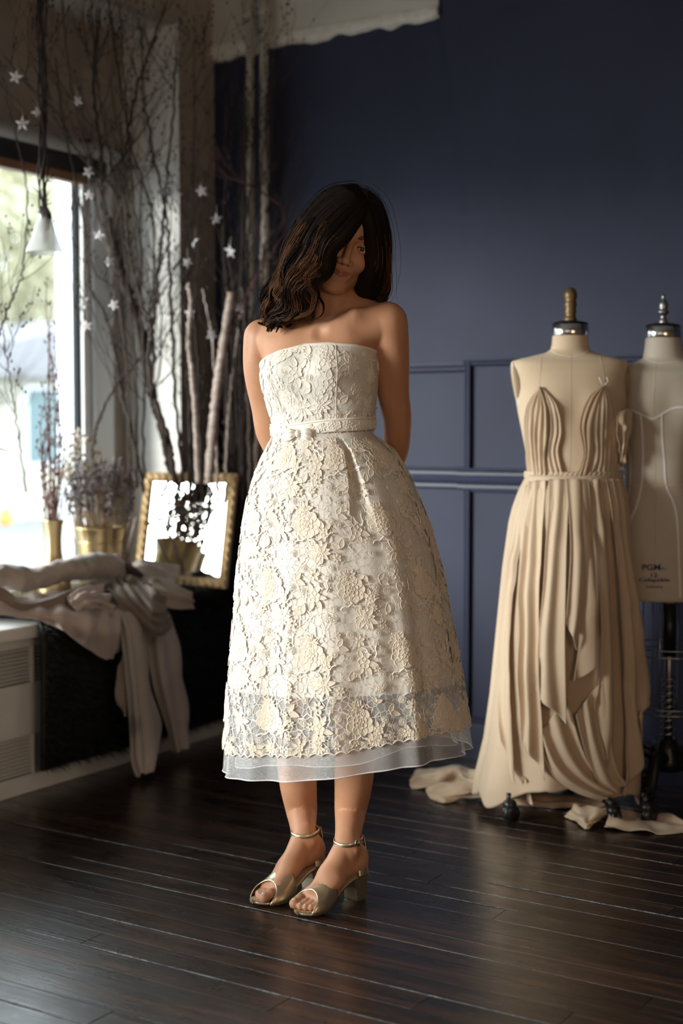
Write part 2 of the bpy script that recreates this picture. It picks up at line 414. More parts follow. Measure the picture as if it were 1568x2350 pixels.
# ------------------------------------------------------------------ the setting
rng = random.Random(7); NR = np.random.RandomState(7)
def struct(o): o['kind'] = 'structure'; return o
def box_struct(name, b, m, bev=0, parent=None):
    o = MB().box(*b, bev).build(name, m, parent, smooth=False)
    return struct(o) if parent is None else o
YB = 4.28       # back wall
XW = -3.49      # window wall
XP = -3.23      # pilaster / fascia face
H = 3.2
floor = thing('floor', (-1.4, 2.9, 0), None, None, kind='structure')
box_struct('subfloor', (-3.6, 2.6, -2.8, 4.4, -0.12, -0.018), M['gap'], parent=floor)
box_struct('outer_boards', (-3.6, 2.6, -2.8, 1.475, -0.018, 0.0), M['floor'], parent=floor)
box_struct('outer_boards', (0.3, 2.6, 1.475, 4.28, -0.018, 0.0), M['floor'], parent=floor)
y = 1.475; PW = 0.076
while y < YB-0.001:
    x = -3.3 - rng.random()*1.2
    y1 = min(y+PW, YB)
    while x < 0.3:
        L = rng.uniform(1.3, 2.8); x0 = max(x, -3.3); x1 = min(x+L, 0.3)
        if x1-x0 > 0.05:
            dz = rng.uniform(-0.0007, 0.0002)
            MB().box(x0+0.0006, x1-0.0006, y+0.0006, y1-0.0006, -0.017, dz, 0.0007).build('floor_board', M['floor'], floor, smooth=False)
        x += L
    y = y1
# ragged pale strips standing in for light caught on some joint lips
for (jy, xa, xb) in ((19, -2.35, -1.35), (15, -2.6, -1.55), (12, -2.25, -1.0), (10, -2.6, -0.9), (16, -2.5, -2.0), (6, -2.5, -1.6), (21, -1.5, -0.9), (7, -1.7, -1.0), (18, -2.9, -2.2)):
    yy = 1.475+jy*PW; n = 90
    xs = np.linspace(xa, xb, n); V = []; 
    wv = (np.abs(vnoise(np.stack([xs*18, xs*0+jy, xs*0], 1), 3))**0.7)*0.0042*np.clip(np.minimum(np.arange(n), n-np.arange(n))/15.0, 0, 1)+0.0002
    V = np.concatenate([np.stack([xs, yy-wv, xs*0+0.0003], 1), np.stack([xs, yy+wv*0, xs*0+0.0010+wv*0.3], 1), np.stack([xs, yy+wv, xs*0+0.0003], 1)])
    mesh_obj('joint_glint_strip', V, grid_faces(n, 3), M['joint_glint'], floor)

# back wall, blue below, bare plaster above
XR = 2.4
struct(MB().box(-3.6, XR, YB, YB+0.15, 0, H).build('wall_back', M['navy'], smooth=False))
xe = on_y(1011, 40, YB)[0]; zp = on_y(1005, 50, YB)[2]
n = 120; xs = np.linspace(XP-0.02, xe, n)
up = thing('wall_upper', (-2.9, YB-0.02, zp), None, None, kind='structure')
zb = zp + 0.012*vnoise(np.stack([xs*5, xs*0, xs*0], 1), 5)+0.010*vnoise(np.stack([xs*19, xs*0, xs*0], 1), 6)
MB().box(XP-0.26, xe, YB-0.012, YB, zp+0.02, H).build('plaster', M['plaster'], up, smooth=False)
th = 0.014+0.012*np.abs(vnoise(np.stack([xs*23, xs*0, xs*0], 1), 8))
rows = [np.stack([xs, xs*0+YB, zb], 1), np.stack([xs, YB-th, zb+0.004], 1), np.stack([xs, YB-th-0.004, zb+0.022], 1), np.stack([xs, YB-0.014+xs*0, zb*0+zp+0.05], 1)]
mesh_obj('broken_plaster_edge', np.concatenate(rows), grid_faces(n, 4), M['plaster_edge'], up)
# projecting right-hand section with its flared top corner
edge = [(1063, 1745), (1063, 1400), (1065, 1100), (1068, 830), (1076, 700), (1074, 520), (1068, 400), (1058, 320), (1045, 250), (1030, 160), (1016, 60), (1010, -60), (1006, -160)]
E = [on_y(px, py, YB-0.05) for px, py in edge]; E[0][2] = 0.0
poly = [(e[0], e[2]) for e in E]; poly = [(x, min(z, H)) for x, z in poly]; poly.append((poly[-1][0], H)); poly += [(XR, H), (XR, 0.0)]
k = len(poly)
V = [(x, YB-0.05, z) for x, z in poly]+[(x, YB, z) for x, z in poly]
F = [list(range(k))]+[[i, i+k, (i+1) % k+k, (i+1) % k] for i in range(k)]
struct(mesh_obj('wall_projection', V, F, M['navy'], smooth=False))
xs0 = poly[3][0]           # left edge of the projection
def moulding(mb, x0, x1, yf, z, prof, vertical=False, zz=None):
    """prof: list of (offset across, out).  Horizontal along X, or vertical along Z"""
    P = np.array(prof); V = []
    for e in (0, 1):
        for a, o in P:
            if vertical: V.append((x0+a, yf-o, zz[e]))
            else: V.append(((x0, x1)[e], yf-o, z+a))
    k = len(P); F = [(i, i+1, k+i+1, k+i) for i in range(k-1)]+[tuple(range(k))[::-1], tuple(range(k, 2*k))]
    mb.add(V, F)
small = [(-0.012, 0), (-0.012, 0.006), (-0.007, 0.014), (0.0, 0.011), (0.006, 0.018), (0.012, 0.016), (0.013, 0.0)]
big = [(-0.035, 0), (-0.035, 0.008), (-0.028, 0.014), (-0.018, 0.012), (-0.012, 0.024), (0.0, 0.030), (0.010, 0.024), (0.014, 0.016), (0.024, 0.014), (0.030, 0.03), (0.037, 0.026), (0.038, 0)]
zt = on_y(1000, 845, YB)[2]; zc = on_y(1000, 1097, YB)[2]; zt2 = on_y(1110, 832, YB-0.05)[2]; zlo = on_y(1110, 1122, YB-0.05)[2]
zbase = on_y(1100, 1645, YB-0.05)[2]
def trim(name, *calls):
    mb = MB()
    for c in calls: moulding(mb, *c[0], **c[1])
    return struct(mb.build(name, M['navy_trim'], smooth=False))
trim('trim_1', ((XP, xs0, YB, zt, [(a*1.3, o) for a, o in small]), {}))
trim('trim_2', ((XP, xs0, YB, zc, big), {}))
trim('trim_3', ((xs0-0.02, XR, YB-0.05, zc, big), {}))
trim('trim_4', ((xs0, XR, YB-0.05, zt2, small), {}))
sm_v = small
trim('trim_5', ((xs0+0.013, 0, YB-0.05, 0, sm_v), dict(vertical=True, zz=(zc+0.038, zt2+0.012))))
trim('trim_6', ((xs0+0.013, 0, YB-0.05, 0, sm_v), dict(vertical=True, zz=(zbase, zc-0.036))))
trim('trim_7', ((xs0, XR, YB-0.05, zlo-0.004, [(a*0.6, o*0.8) for a, o in small]), {}))
for i, px in enumerate((1585,)):
    xx = on_y(px, 1000, YB-0.05)[0]+0.25
    trim('trim_8', ((xx, 0, YB-0.05, 0, sm_v), dict(vertical=True, zz=(zc+0.038, zt2+0.012))))
bprof = [(0, 0), (0, 0.018), (zbase-0.03, 0.018), (zbase-0.022, 0.013), (zbase-0.008, 0.016), (zbase, 0.004), (zbase, 0)]
for nm, x0, x1, yf in (('baseboard_back', XP+0.15, xs0, YB), ('baseboard_right_section', xs0-0.012, XR, YB-0.05)):
    mb = MB(); moulding(mb, x0, x1, yf, 0, bprof); struct(mb.build(nm, M['navy_trim'], smooth=False))

# pilaster, fascia, soffit and window wall
pb = MB().box(XW-0.12, XP, 4.07, YB, 0, H)
o = struct(pb.build('wall_pilaster', [M['white_wall'], M['taupe']], smooth=False))
for f in o.data.polygons:
    if f.normal.x > 0.5: f.material_index = 1  # the room-facing side takes the darker taupe
struct(MB().box(XP-0.06, XP, -2.8, 4.07, 2.545, H).build('wall_fascia', M['taupe'], smooth=False))
struct(MB().box(XW-0.12, XP-0.06, -2.8, 4.07, 2.545, 2.60).build('ceiling_bay', M['ceiling'], smooth=False))
WY0, WY1, WZ0, WZ1 = -2.65, 3.86, 0.56, 2.06
mb = MB(); mb.box(XW-0.12, XW, -2.8, 4.07, -0.6, WZ0); mb.box(XW-0.12, XW, -2.8, 4.07, WZ1, 2.545)
mb.box(XW-0.12, XW, WY1, 4.07, WZ0, WZ1); mb.box(XW-0.12, XW, -2.8, WY0, WZ0, WZ1)
struct(mb.build('wall_left', M['taupe'], smooth=False))
win = thing('window_1', (XW-0.05, 1.2, WZ0), None, None, kind='structure')
mb = MB(); t = 0.055
mb.box(XW-0.10, XW-0.015, WY1-t, WY1, WZ0, WZ1, 0.006); mb.box(XW-0.10, XW-0.015, WY0, WY0+t, WZ0, WZ1, 0.006)
mb.box(XW-0.10, XW-0.015, WY0, WY1, WZ1-0.04, WZ1, 0.006); mb.box(XW-0.10, XW-0.015, WY0, WY1, WZ0, WZ0+0.05, 0.006)
mb.box(XW-0.10, XW-0.015, 0.9, 0.96, WZ0, WZ1, 0.006)
mb.build('window_frame', M['grey_frame'], win, smooth=False)
glass = bpy.data.materials.new('window glass'); glass.use_nodes = True
nt = glass.node_tree; nt.nodes.remove(nt.nodes['Principled BSDF'])
tr = nd(glass, 'ShaderNodeBsdfTransparent'); gl = nd(glass, 'ShaderNodeBsdfGlossy'); gl.inputs['Roughness'].default_value = 0.02
tr.inputs[0].default_value = (0.96, 0.985, 0.97, 1)
mx = nd(glass, 'ShaderNodeMixShader'); mx.inputs[0].default_value = 0.035
lk(glass, tr.outputs[0], mx.inputs[1]); lk(glass, gl.outputs[0], mx.inputs[2]); lk(glass, mx.outputs[0], nt.nodes['Material Output'].inputs[0])
M['glass'] = glass
MB().box(XW-0.062, XW-0.056, 0.96, WY1-t, WZ0+0.05, WZ1-0.04).build('pane', glass, win, smooth=False)
MB().box(XW-0.062, XW-0.056, WY0+t, 0.9, WZ0+0.05, WZ1-0.04).build('pane', glass, win, smooth=False)
mb = MB(); mb.box(XW, XW+0.028, WY1+0.012, WY1+0.115, WZ0, WZ1+0.05, 0.005); mb.box(XW, XW+0.014, WY1-0.03, WY1+0.012, WZ0, WZ1, 0.003)
mb.build('casing', M['white_frame'], win, smooth=False)
MB().box(XW-0.10, XW+0.05, WY0, WY1+0.05, WZ0-0.03, WZ0, 0.004).build('window_sill', M['white_frame'], win, smooth=False)
bl = thing('window_blind', (XW+0.05, 1.5, 2.08), 'rolled-up white blind with a dark cassette above the shop window', 'blind')
z0 = on_x(200, 343, XW+0.06)[2]
MB().tube([(XW+0.06, -1.5, z0), (XW+0.06, WY1+0.10, z0)], 0.026, 14).build('roller', M['white_metal'], bl)
MB().box(XW+0.012, XW+0.05, -1.5, WY1+0.06, z0-0.085, z0-0.025, 0.004).build('cassette', mat('dark blind cassette', (0.03, 0.03, 0.033), 0.5), bl, smooth=False)
MB().box(XW+0.010, XW+0.045, -1.5, WY1-0.02, z0-0.118, z0-0.086, 0.004).build('bottom_rail', M['copper_trim'], bl, smooth=False)
for yy in (3.8, 1.6, -0.6):
    MB().box(XW, XW+0.075, yy, yy+0.012, z0-0.03, z0+0.035, 0.003).build('bracket', M['dark_metal'], bl, smooth=False)

struct(MB().box(-3.7, XR+0.2, -2.9, YB+0.2, H, H+0.1).build('ceiling', M['ceiling'], smooth=False))
struct(MB().box(XR, XR+0.12, -2.8, YB+0.15, 0, H).build('wall_right', M['room_wall'], smooth=False))
struct(MB().box(XW-0.12, XR+0.12, -2.92, -2.8, 0, H).build('wall_front', M['room_wall'], smooth=False))

# cream pipes standing before the back wall
for i, (px, lab, rr) in enumerate(((575, 'left cream heating pipe running up the dark wall', 0.0145), (607, 'right cream heating pipe, slightly thicker, by the dark wall', 0.0165))):
    x = on_y(px+2, 985, YB-0.06)[0]
    tp = thing('heating_pipe', (x, YB-0.06, 0), lab, 'pipe')
    MB().tube([(x, YB-0.06, 0.0), (x, YB-0.06, H)], rr, 16).build('pipe', M['pipe'], tp)
    for z in (0.42, 1.72, 2.58):
        mb = MB(); mb.tube([(x, YB-0.06, z-0.012), (x, YB-0.06, z+0.012)], rr+0.004, 16); mb.tube([(x, YB-0.045, z), (x, YB+0.005, z)], 0.005, 8)
        mb.build('clamp', M['pipe'], tp)

# radiator cover / window seat
ht = thing('convector_heater', (-3.27, 2.0, 0), 'long white metal convector heater with louvred grilles under the window', 'heater')
XH = -3.06
MB().box(XW+0.002, XH-0.02, -1.5, 4.065, 0.0, 0.485).build('body', M['white_metal'], ht, smooth=False)
MB().box(XW+0.002, XH+0.035, -1.5, 4.065, 0.475, 0.515, 0.008).build('top_plate', M['white_metal'], ht, smooth=False)
MB().box(XP+0.002, XH-0.02, 4.066, 4.262, 0.0, 0.485).build('end_panel', M['white_metal'], ht, smooth=False)
MB().box(XP+0.002, XH+0.035, 4.067, 4.262, 0.475, 0.515, 0.008).build('end_top', M['white_metal'], ht, smooth=False)
zs = [0.0, 0.055, 0.185, 0.345, 0.44, 0.475]
MB().box(XH-0.02, XH, -1.5, 4.262, 0.0, 0.055, 0.003).build('bottom_rail', M['white_metal'], ht, smooth=False)
MB().box(XH-0.02, XH, -1.5, 4.262, 0.175, 0.335, 0.004).build('front_panel', M['white_metal'], ht, smooth=False)
MB().box(XH-0.02, XH, -1.5, 4.262, 0.445, 0.476, 0.003).build('top_rail', M['white_metal'], ht, smooth=False)
for (za, zb_) in ((0.055, 0.175), (0.335, 0.445)):
    mb = MB(); mb.box(XH-0.0195, XH-0.0185, -1.5, 4.262, za, zb_); mb.build('grille_back', M['black_plastic'], ht, smooth=False)
    mb = MB(); z = za+0.008
    while z < zb_-0.004:
        V = [(XH-0.017, -1.5, z+0.004), (XH-0.002, -1.5, z-0.002), (XH-0.002, -1.5, z), (XH-0.017, -1.5, z+0.0055)]
        V += [(a, 4.262, c) for a, b, c in V]
        mb.add(V, [(0, 1, 5, 4), (1, 2, 6, 5), (2, 3, 7, 6), (3, 0, 4, 7)]); z += 0.0118
    mb.build('louvre', M['white_metal'], ht, smooth=False, kind='stuff')
    yy = 0.05
    while yy < 4.2:
        MB().box(XH-0.018, XH+0.001, yy, yy+0.012, za, zb_, 0.002).build('grille_bar', M['white_metal'], ht, smooth=False); yy += 0.205

# ------------------------------------------------------------------ the street outside
GZ = -0.5
M['asphalt'] = varied('grey asphalt', (0.22, 0.22, 0.22), (0.30, 0.30, 0.30), 20, 0.9, 'World')
M['pave'] = varied('pale concrete pavement', (0.40, 0.40, 0.38), (0.46, 0.46, 0.44), 3, 0.9, 'World')
M['white_paint'] = mat('white car paint', (0.62, 0.66, 0.67), 0.25, coat=0.6)
M['silver_paint'] = mat('silver blue car paint', (0.28, 0.34, 0.42), 0.3, 0.35, coat=0.6)
M['car_glass'] = mat('car window glass', (0.10, 0.17, 0.19), 0.08)
M['tyre'] = mat('tyre rubber', (0.02, 0.02, 0.02), 0.8)
M['siding'] = varied('pale blue house siding', (0.38, 0.44, 0.48), (0.43, 0.49, 0.53), 4, 0.8, 'World')
M['cream_siding'] = varied('cream house siding', (0.50, 0.48, 0.40), (0.55, 0.53, 0.45), 4, 0.8, 'World')
M['roof'] = varied('grey shingle roof', (0.22, 0.22, 0.24), (0.28, 0.28, 0.30), 20, 0.9, 'World')
M['foliage'] = varied('pale spring foliage', (0.36, 0.35, 0.24), (0.55, 0.53, 0.38), 3, 0.9, 'World')
M['amber'] = mat('amber lamp lens', (0.8, 0.3, 0.06), 0.3)
struct(MB().box(-6.6, XW-0.12, -8, 24, GZ-0.1, GZ+0.1).build('pavement', M['pave'], smooth=False))
struct(MB().box(-40, -6.6, -8, 40, GZ-0.12, GZ).build('road', M['asphalt'], smooth=False))
aw = thing('added_awning', (-4.1, 1.2, 2.35), 'added unseen awning outside the shop window, cutting off the high sky', 'awning')  # out of view, added to block light from the upper sky
V = [(-3.62, y, 2.62) for y in (-2.4, 4.3)]+[(-4.55, y, 2.42) for y in (-2.4, 4.3)]+[(-4.56, y, 2.36) for y in (-2.4, 4.3)]
mesh_obj('canvas', V, [(0, 1, 3, 2), (2, 3, 5, 4)], mat('dark canvas', (0.06, 0.06, 0.07), 0.9), aw, solid=0.006, smooth=False)
MB().tube([(-4.55, -2.4, 2.42), (-4.55, 4.3, 2.42)], 0.012, 8).build('front_bar', M['dark_metal'], aw)

def car(name, x, y, prof, cabin, width, body, label, cat, wheels):
    """side profile along world Y; x is the near side face"""
    r = thing(name, (x-width/2, y, GZ), label, cat)
    def side(pr, x0, x1, m, nm, taper=0.0, parent=r):
        P = spline(pr, 48) if len(pr) > 4 else np.array(pr, float)
        k = len(P); V = []
        for xx, s in ((x0, 1), ((x0+x1)/2, 1.0), (x1, 1)):
            for (a, z) in P:
                tz = max(0, z-0.75)*taper
                V.append((xx-(tz if xx == x0 else (-tz if xx == x1 else 0)), y+a, GZ+z))
        F = [list(range(k)), list(range(2*k, 3*k))[::-1]]
        for e in (0, 1):
            for i in range(k): F.append([e*k+i, (e+1)*k+i, (e+1)*k+(i+1) % k, e*k+(i+1) % k])
        return mesh_obj(nm, V, F, m, parent, smooth=False)
    side(prof, x, x-width, body, 'body', 0.10)
    for c in cabin:
        V = []; k = len(c)
        for dx in (0.004, -0.012):
            for a, z in c: V.append((x+dx-max(0, z-0.75)*0.10, y+a, GZ+z))
        mesh_obj('window', V, [list(range(k))]+[[i, i+k, (i+1) % k+k, (i+1) % k] for i in range(k)], M['car_glass'], r, smooth=False)
    for w in wheels:
        for xx in (x+0.01, x-width-0.01):
            o = MB().lathe((xx-0.1 if xx > x-0.5 else xx+0.1, y+w, GZ+0.32), [(0.2, -0.11), (0.30, -0.11), (0.32, -0.08), (0.32, 0.08), (0.30, 0.11), (0.2, 0.11)], 24, ax=(1, 0, 0)).build('wheel', M['tyre'], r)
            MB().lathe((xx-0.1 if xx > x-0.5 else xx+0.1, y+w, GZ+0.32), [(0.19, -0.115), (0.2, 0.0), (0.19, 0.115)], 18, ax=(1, 0, 0)).build('hubcap', M['chrome'], o)
    return r
sedan = [(-2.2, 0.28), (-2.3, 0.55), (-2.2, 0.82), (-1.5, 0.93), (-1.1, 1.0), (-0.5, 1.33), (0.2, 1.40), (0.9, 1.34), (1.5, 1.02), (2.1, 0.98), (2.25, 0.7), (2.2, 0.3), (1.0, 0.24), (-1.0, 0.24)]
c1 = car('parked_car', -7.1, 4.6, sedan, [[(-0.95, 0.98), (-0.45, 1.27), (0.15, 1.33), (0.15, 0.98)], [(0.22, 0.98), (0.22, 1.33), (0.85, 1.27), (1.35, 1.0)]], 1.75, M['silver_paint'],
    'silver blue car parked just outside the window', 'car', (-1.35, 1.35))
MB().box(-7.1, -7.085, 4.6-2.15, 4.6-2.02, GZ+0.62, GZ+0.72, 0.004).build('indicator', M['amber'], c1)
MB().ball(on_x(14, 1188, -7.06), (0.02, 0.06, 0.06)).build('side_lamp', M['amber'], c1)
van = [(-2.6, 0.3), (-2.7, 0.8), (-2.55, 1.15), (-1.9, 1.35), (-1.35, 2.1), (-1.0, 2.25), (0.5, 2.32), (2.4, 2.3), (2.6, 2.1), (2.65, 0.9), (2.6, 0.3), (1.2, 0.28), (-1.0, 0.28)]
car('parked_van', -11.2, 7.6, van, [[(-1.6, 1.4), (-1.2, 1.95), (-0.4, 1.98), (-0.4, 1.4)], [(-0.2, 1.4), (-0.2, 1.98), (0.9, 1.98), (0.9, 1.4)], [(1.1, 1.4), (1.1, 1.98), (2.3, 1.98), (2.3, 1.4)]], 1.95, M['white_paint'],
    'white van parked across the street', 'van', (-1.7, 1.7))
def house(x, y0, y1, h, m, label, rows=2):
    r = thing('house', (x-3, (y0+y1)/2, GZ), label, 'house')
    MB().box(x-6, x, y0, y1, GZ, GZ+h).build('wall', m, r, smooth=False)
    ym = (y0+y1)/2
    V = [(x+0.4, y0-0.3, GZ+h), (x+0.4, y1+0.3, GZ+h), (x-6.4, y0-0.3, GZ+h), (x-6.4, y1+0.3, GZ+h), (x+0.4, ym, GZ+h+1.1), (x-6.4, ym, GZ+h+1.1)]
    mesh_obj('roof', V, [(0, 4, 5, 2), (4, 1, 3, 5), (0, 1, 4), (2, 5, 3), (0, 2, 3, 1)], M['roof'], r, smooth=False)
    nwin = int((y1-y0)/1.8)
    for k in range(rows):
        for j in range(nwin):
            yy = y0+0.9+j*(y1-y0-0.8)/nwin; z = GZ+1.0+k*2.7
            w = MB().box(x, x+0.05, yy-0.08, yy+0.88, z-0.08, z+1.38, 0.01).build('window', M['white_frame'], r, smooth=False)
            MB().box(x+0.03, x+0.06, yy, yy+0.8, z, z+1.3).build('pane', M['car_glass'], w, smooth=False)
    MB().box(x, x+0.06, y1-1.1, y1-0.2, GZ, GZ+2.1, 0.01).build('door', M['white_frame'], r, smooth=False)
    return r
house(-17, 6, 14.5, 2.4, M['siding'], 'pale blue house across the street behind the white van', 1)
house(-18, 15.5, 24, 2.5, M['cream_siding'], 'cream house across the street further right', 1)
house(-17.5, -6, 4.5, 2.4, M['cream_siding'], 'cream house across the street further left', 1)

def grow(mb, p, d, L, r, depth, R, upk=0.15, spread=0.6, sides=5, segs=7, box=None, wander=0.25, kids=(2, 4), buds=None, shrink=0.62):
    P = [np.array(p, float)]; rr = [r]; d = np.array(d, float); d /= np.linalg.norm(d); ds = []
    for i in range(segs):
        d = d + np.array([R.gauss(0, wander), R.gauss(0, wander), R.gauss(0, wander)*0.6+upk]); d /= np.linalg.norm(d)
        q = P[-1]+d*L/segs
        if box is not None: q = box(q)
        P.append(q); rr.append(r*(1-0.62*(i+1)/segs)); ds.append(d.copy())
    mb.tube(P, rr, sides, cap=False)
    if buds is not None and depth == 0:
        for i in range(1, len(P)): buds.append((P[i], ds[i-1]))
    if depth > 0:
        for _ in range(R.randint(*kids)):
            i = R.randint(1, segs-1)
            a = np.array([R.gauss(0, 1), R.gauss(0, 1), R.gauss(0, 0.5)]); a -= ds[i-1]*a.dot(ds[i-1]); a /= np.linalg.norm(a)+1e-9
            grow(mb, P[i], ds[i-1]+a*spread, L*R.uniform(0.45, 0.75), rr[i]*shrink, depth-1, R, upk, spread, sides, max(4, segs-1), box, wander, kids, buds, shrink)
# pale trees beyond the street
for i, (tx, ty, s) in enumerate(((-28, 17, 1.25), (-29, 27, 1.4), (-19, 30, 0.9), (-33, 9, 1.5), (-14.9, 13.6, 0.6), (-29, 1.0, 1.2), (-31, -8, 1.1), (-36, 35, 1.5))):
    R = random.Random(50+i)
    r = thing('street_tree', (tx, ty, GZ), ['pale budding tree behind the blue house', 'tall pale tree behind the gap between the houses', 'pale tree at the far end of the street', 'pale tree above the van roof', 'thin bare young tree beside the van', 'pale tree above the left house', 'pale tree far left up the street', 'tallest pale tree in the far distance'][i], 'tree')
    mb = MB(); grow(mb, (tx, ty, GZ), (0, 0, 1), 5*s, 0.14*s, 3, R, 0.12, 0.8, 4, 6, kids=(3, 4), wander=0.12)
    mb.build('trunk', M['bark'], r)
    if i != 4:
        n = 4200; c = np.array([tx, ty, GZ+5.2*s]); u = NR.normal(size=(n, 3)); u /= np.linalg.norm(u, axis=1)[:, None]
        rad = NR.uniform(0.35, 1, n)[:, None]**0.5; c3 = c+u*rad*np.array([2.9, 2.9, 3.0])*s
        a = NR.normal(size=(n, 3)); a /= np.linalg.norm(a, axis=1)[:, None]; b = np.cross(a, u); sz = 0.16*s
        V = np.stack([c3-a*sz, c3+b*sz*0.6, c3+a*sz, c3-b*sz*0.6], 1).reshape(-1, 3)
        mesh_obj('foliage', V, np.arange(4*n).reshape(n, 4), M['foliage'], r, smooth=False, kind='stuff')
# ------------------------------------------------------------------ window corner: seat, cloths, vases, mirror, branches
def ycX(px, X):
    r = (px-784)/FPX/cp_; return X/(cy*r-sy)
def cloth(name, rails, m, parent=None, nu=40, nv=60, amp=0.0, nf=5, ph=0.0, namp=0.006, nfreq=9, solid=0.0018, seed=0, ramp_v=(1, 1), wcs=False, drift=1.5, **t):
    """loft through rails; each rail runs down the cloth, u goes across the rails"""
    Rl = [spline(np.array(r, float), nv) for r in rails]
    G = np.stack(Rl, 1)                                    # nv, nr, 3
    G = np.stack([spline(G[i], nu) for i in range(nv)])    # nv, nu, 3
    u = np.linspace(0, 1, nu)[None, :]; v = np.linspace(0, 1, nv)[:, None]
    du = np.gradient(G, axis=1); dv = np.gradient(G, axis=0); N = np.cross(du, dv); N /= np.linalg.norm(N, axis=2)[..., None]+1e-9
    q = np.stack([u*nf*0.8+0*v, v*drift+0*u, 0*u*v+seed], 2)
    w = vnoise(q, seed)
    f = amp*np.sin(2*math.pi*(nf*u+ph)+w*2.2)*(ramp_v[0]+(ramp_v[1]-ramp_v[0])*v)
    f = f+namp*vnoise(G*nfreq+seed*3.1, seed+1)+namp*0.5*vnoise(G*nfreq*2.3+seed, seed+2)
    G = G+N*f[..., None]
    V = G.reshape(-1, 3)
    if not wcs: V = c2w(V)
    return mesh_obj(name, V, grid_faces(nu, nv), m, parent, solid=solid, **t)
def pr(pts, X=None, yc=None):
    """pixel rail -> camera-heading-frame points; third entry may give its own depth or X plane"""
    out = []
    for p in pts:
        if len(p) == 3: d = ycX(p[0], p[2]) if p[2] < 0 else p[2]
        else: d = ycX(p[0], X) if X is not None else yc
        out.append(W(p[0], p[1], d))
    return out
# fur throw over the seat
ft = thing('fur_throw', (-3.15, 3.7, 0.03), 'long-haired black fur throw spread over the window seat beside the mirror', 'throw')
XF = -2.995
path = [(-3.44, 0.528), (-3.3, 0.535), (-3.12, 0.538), (XF-0.03, 0.535), (XF-0.004, 0.515), (XF, 0.47), (XF-0.002, 0.3), (XF-0.006, 0.15), (XF-0.008, 0.075)]
P = spline([(x, 0, z) for x, z in path], 70)
Y = np.linspace(3.10, 4.255, 80)
G = np.zeros((70, 80, 3)); G[..., 0] = P[:, 0:1]; G[..., 2] = P[:, 2:3]; G[..., 1] = Y[None, :]
vv = np.linspace(0, 1, 70)[:, None]
G[..., 1] += 0.03*(1-vv)*(Y[None, :] < 3.3)*0; G[..., 0] += 0.010*np.sin(Y*17)[None, :]*np.clip(vv-0.45, 0, 1)
back = G[..., 1] > 4.04; G[..., 0] = np.where(back & (G[..., 0] < XP+0.01), XP+0.01, G[..., 0])
FV = G.reshape(-1, 3)
mesh_obj('hide', FV, grid_faces(80, 70), M['fur'], ft, solid=0.012)
nf_ = 30000; iu = NR.uniform(0, 78.99, nf_); iv = NR.uniform(4, 68.99, nf_)
a = G[iv.astype(int), iu.astype(int)]; b = G[np.minimum(iv.astype(int)+1, 69), np.minimum(iu.astype(int)+1, 79)]
fr_ = NR.uniform(0, 1, (nf_, 1)); root = a*(1-fr_)+b*fr_; root[:, 1] += NR.uniform(-.007, .007, nf_)
dn = np.gradient(G, axis=0); nn = np.stack([dn[..., 2]*-1, dn[..., 1]*0, dn[..., 0]], 2); nn = -nn/(np.linalg.norm(nn, axis=2)[..., None]+1e-9); nn *= np.sign((nn[..., 0]+nn[..., 2]))[..., None]
nr = nn[iv.astype(int), iu.astype(int)]
tip = root+nr*NR.uniform(0.012, 0.034, (nf_, 1))+NR.normal(0, 0.010, (nf_, 3))+np.array([0.004, 0, -0.010])
sd_ = np.cross(tip-root, NR.normal(size=(nf_, 3))); sd_ /= np.linalg.norm(sd_, axis=1)[:, None]; sd_ *= 0.0011
mid = (root+tip)/2+np.array([0, 0, 0.002])
V = np.stack([root-sd_, root+sd_, mid+sd_*.8, mid-sd_*.8, tip], 1).reshape(-1, 3)
b5 = (np.arange(nf_)*5)[:, None]
F = [list(x) for x in (b5+np.array([[0, 1, 2, 3]]))]+[list(x) for x in (b5+np.array([[3, 2, 4]]))]
mesh_obj('pile', V, F, M['fur'], ft, smooth=False, kind='stuff')

# cream quilted cloth rolled along the seat
rl = thing('rolled_cloth', WW(120, 1345, 4.5), 'puffy cream cloth roll lying on top of the fabric heap', 'cloth')
P = spline(pr([(-60, 1330, -3.13), (0, 1322, -3.13), (62, 1328, -3.13), (140, 1314, -3.12), (205, 1300, -3.12), (252, 1303, -3.12), (272, 1312, -3.12)]), 70)
R_ = interp(np.arange(70)/69, [0, .2, .42, .7, .88, .96, 1], [.036, .037, .034, .042, .048, .04, .008])
mb = MB(); mb.tube(c2w(P), R_, 36); V = np.concatenate(mb.V)
cen = np.repeat(c2w(P), 36, 0); d = V-cen; d *= (1+0.22*vnoise(V*24, 4)+0.16*vnoise(V*60, 5))[:, None]; V = cen+d
mesh_obj('roll', V, mb.F, M['print_silk'], rl)
bl_ = thing('blush_cloth', WW(150, 1420, 4.4), 'blush beige cloth twisted and sagging over the seat edge in a pouch', 'cloth')
P = spline(pr([(-60, 1345, -3.02), (0, 1368, -3.0), (40, 1392, -2.98), (100, 1388, -2.98), (160, 1366, -3.0), (215, 1345, -3.03), (262, 1338, -3.06)]), 60)
mb = MB(); mb.tube(c2w(P), interp(np.arange(60)/59, [0, .3, .6, 1], [.022, .02, .017, .012]), 28); V = np.concatenate(mb.V)
cen = np.repeat(c2w(P), 28, 0); d = V-cen; a_ = np.tile(np.arange(28), 60); i_ = np.repeat(np.arange(60), 28)
d *= (1+0.22*np.sin(a_/28*2*math.pi*4+i_*0.16)+0.15*vnoise(V*20, 14))[:, None]
mesh_obj('twist', cen+d, mb.F, M['taupe_silk'], bl_)
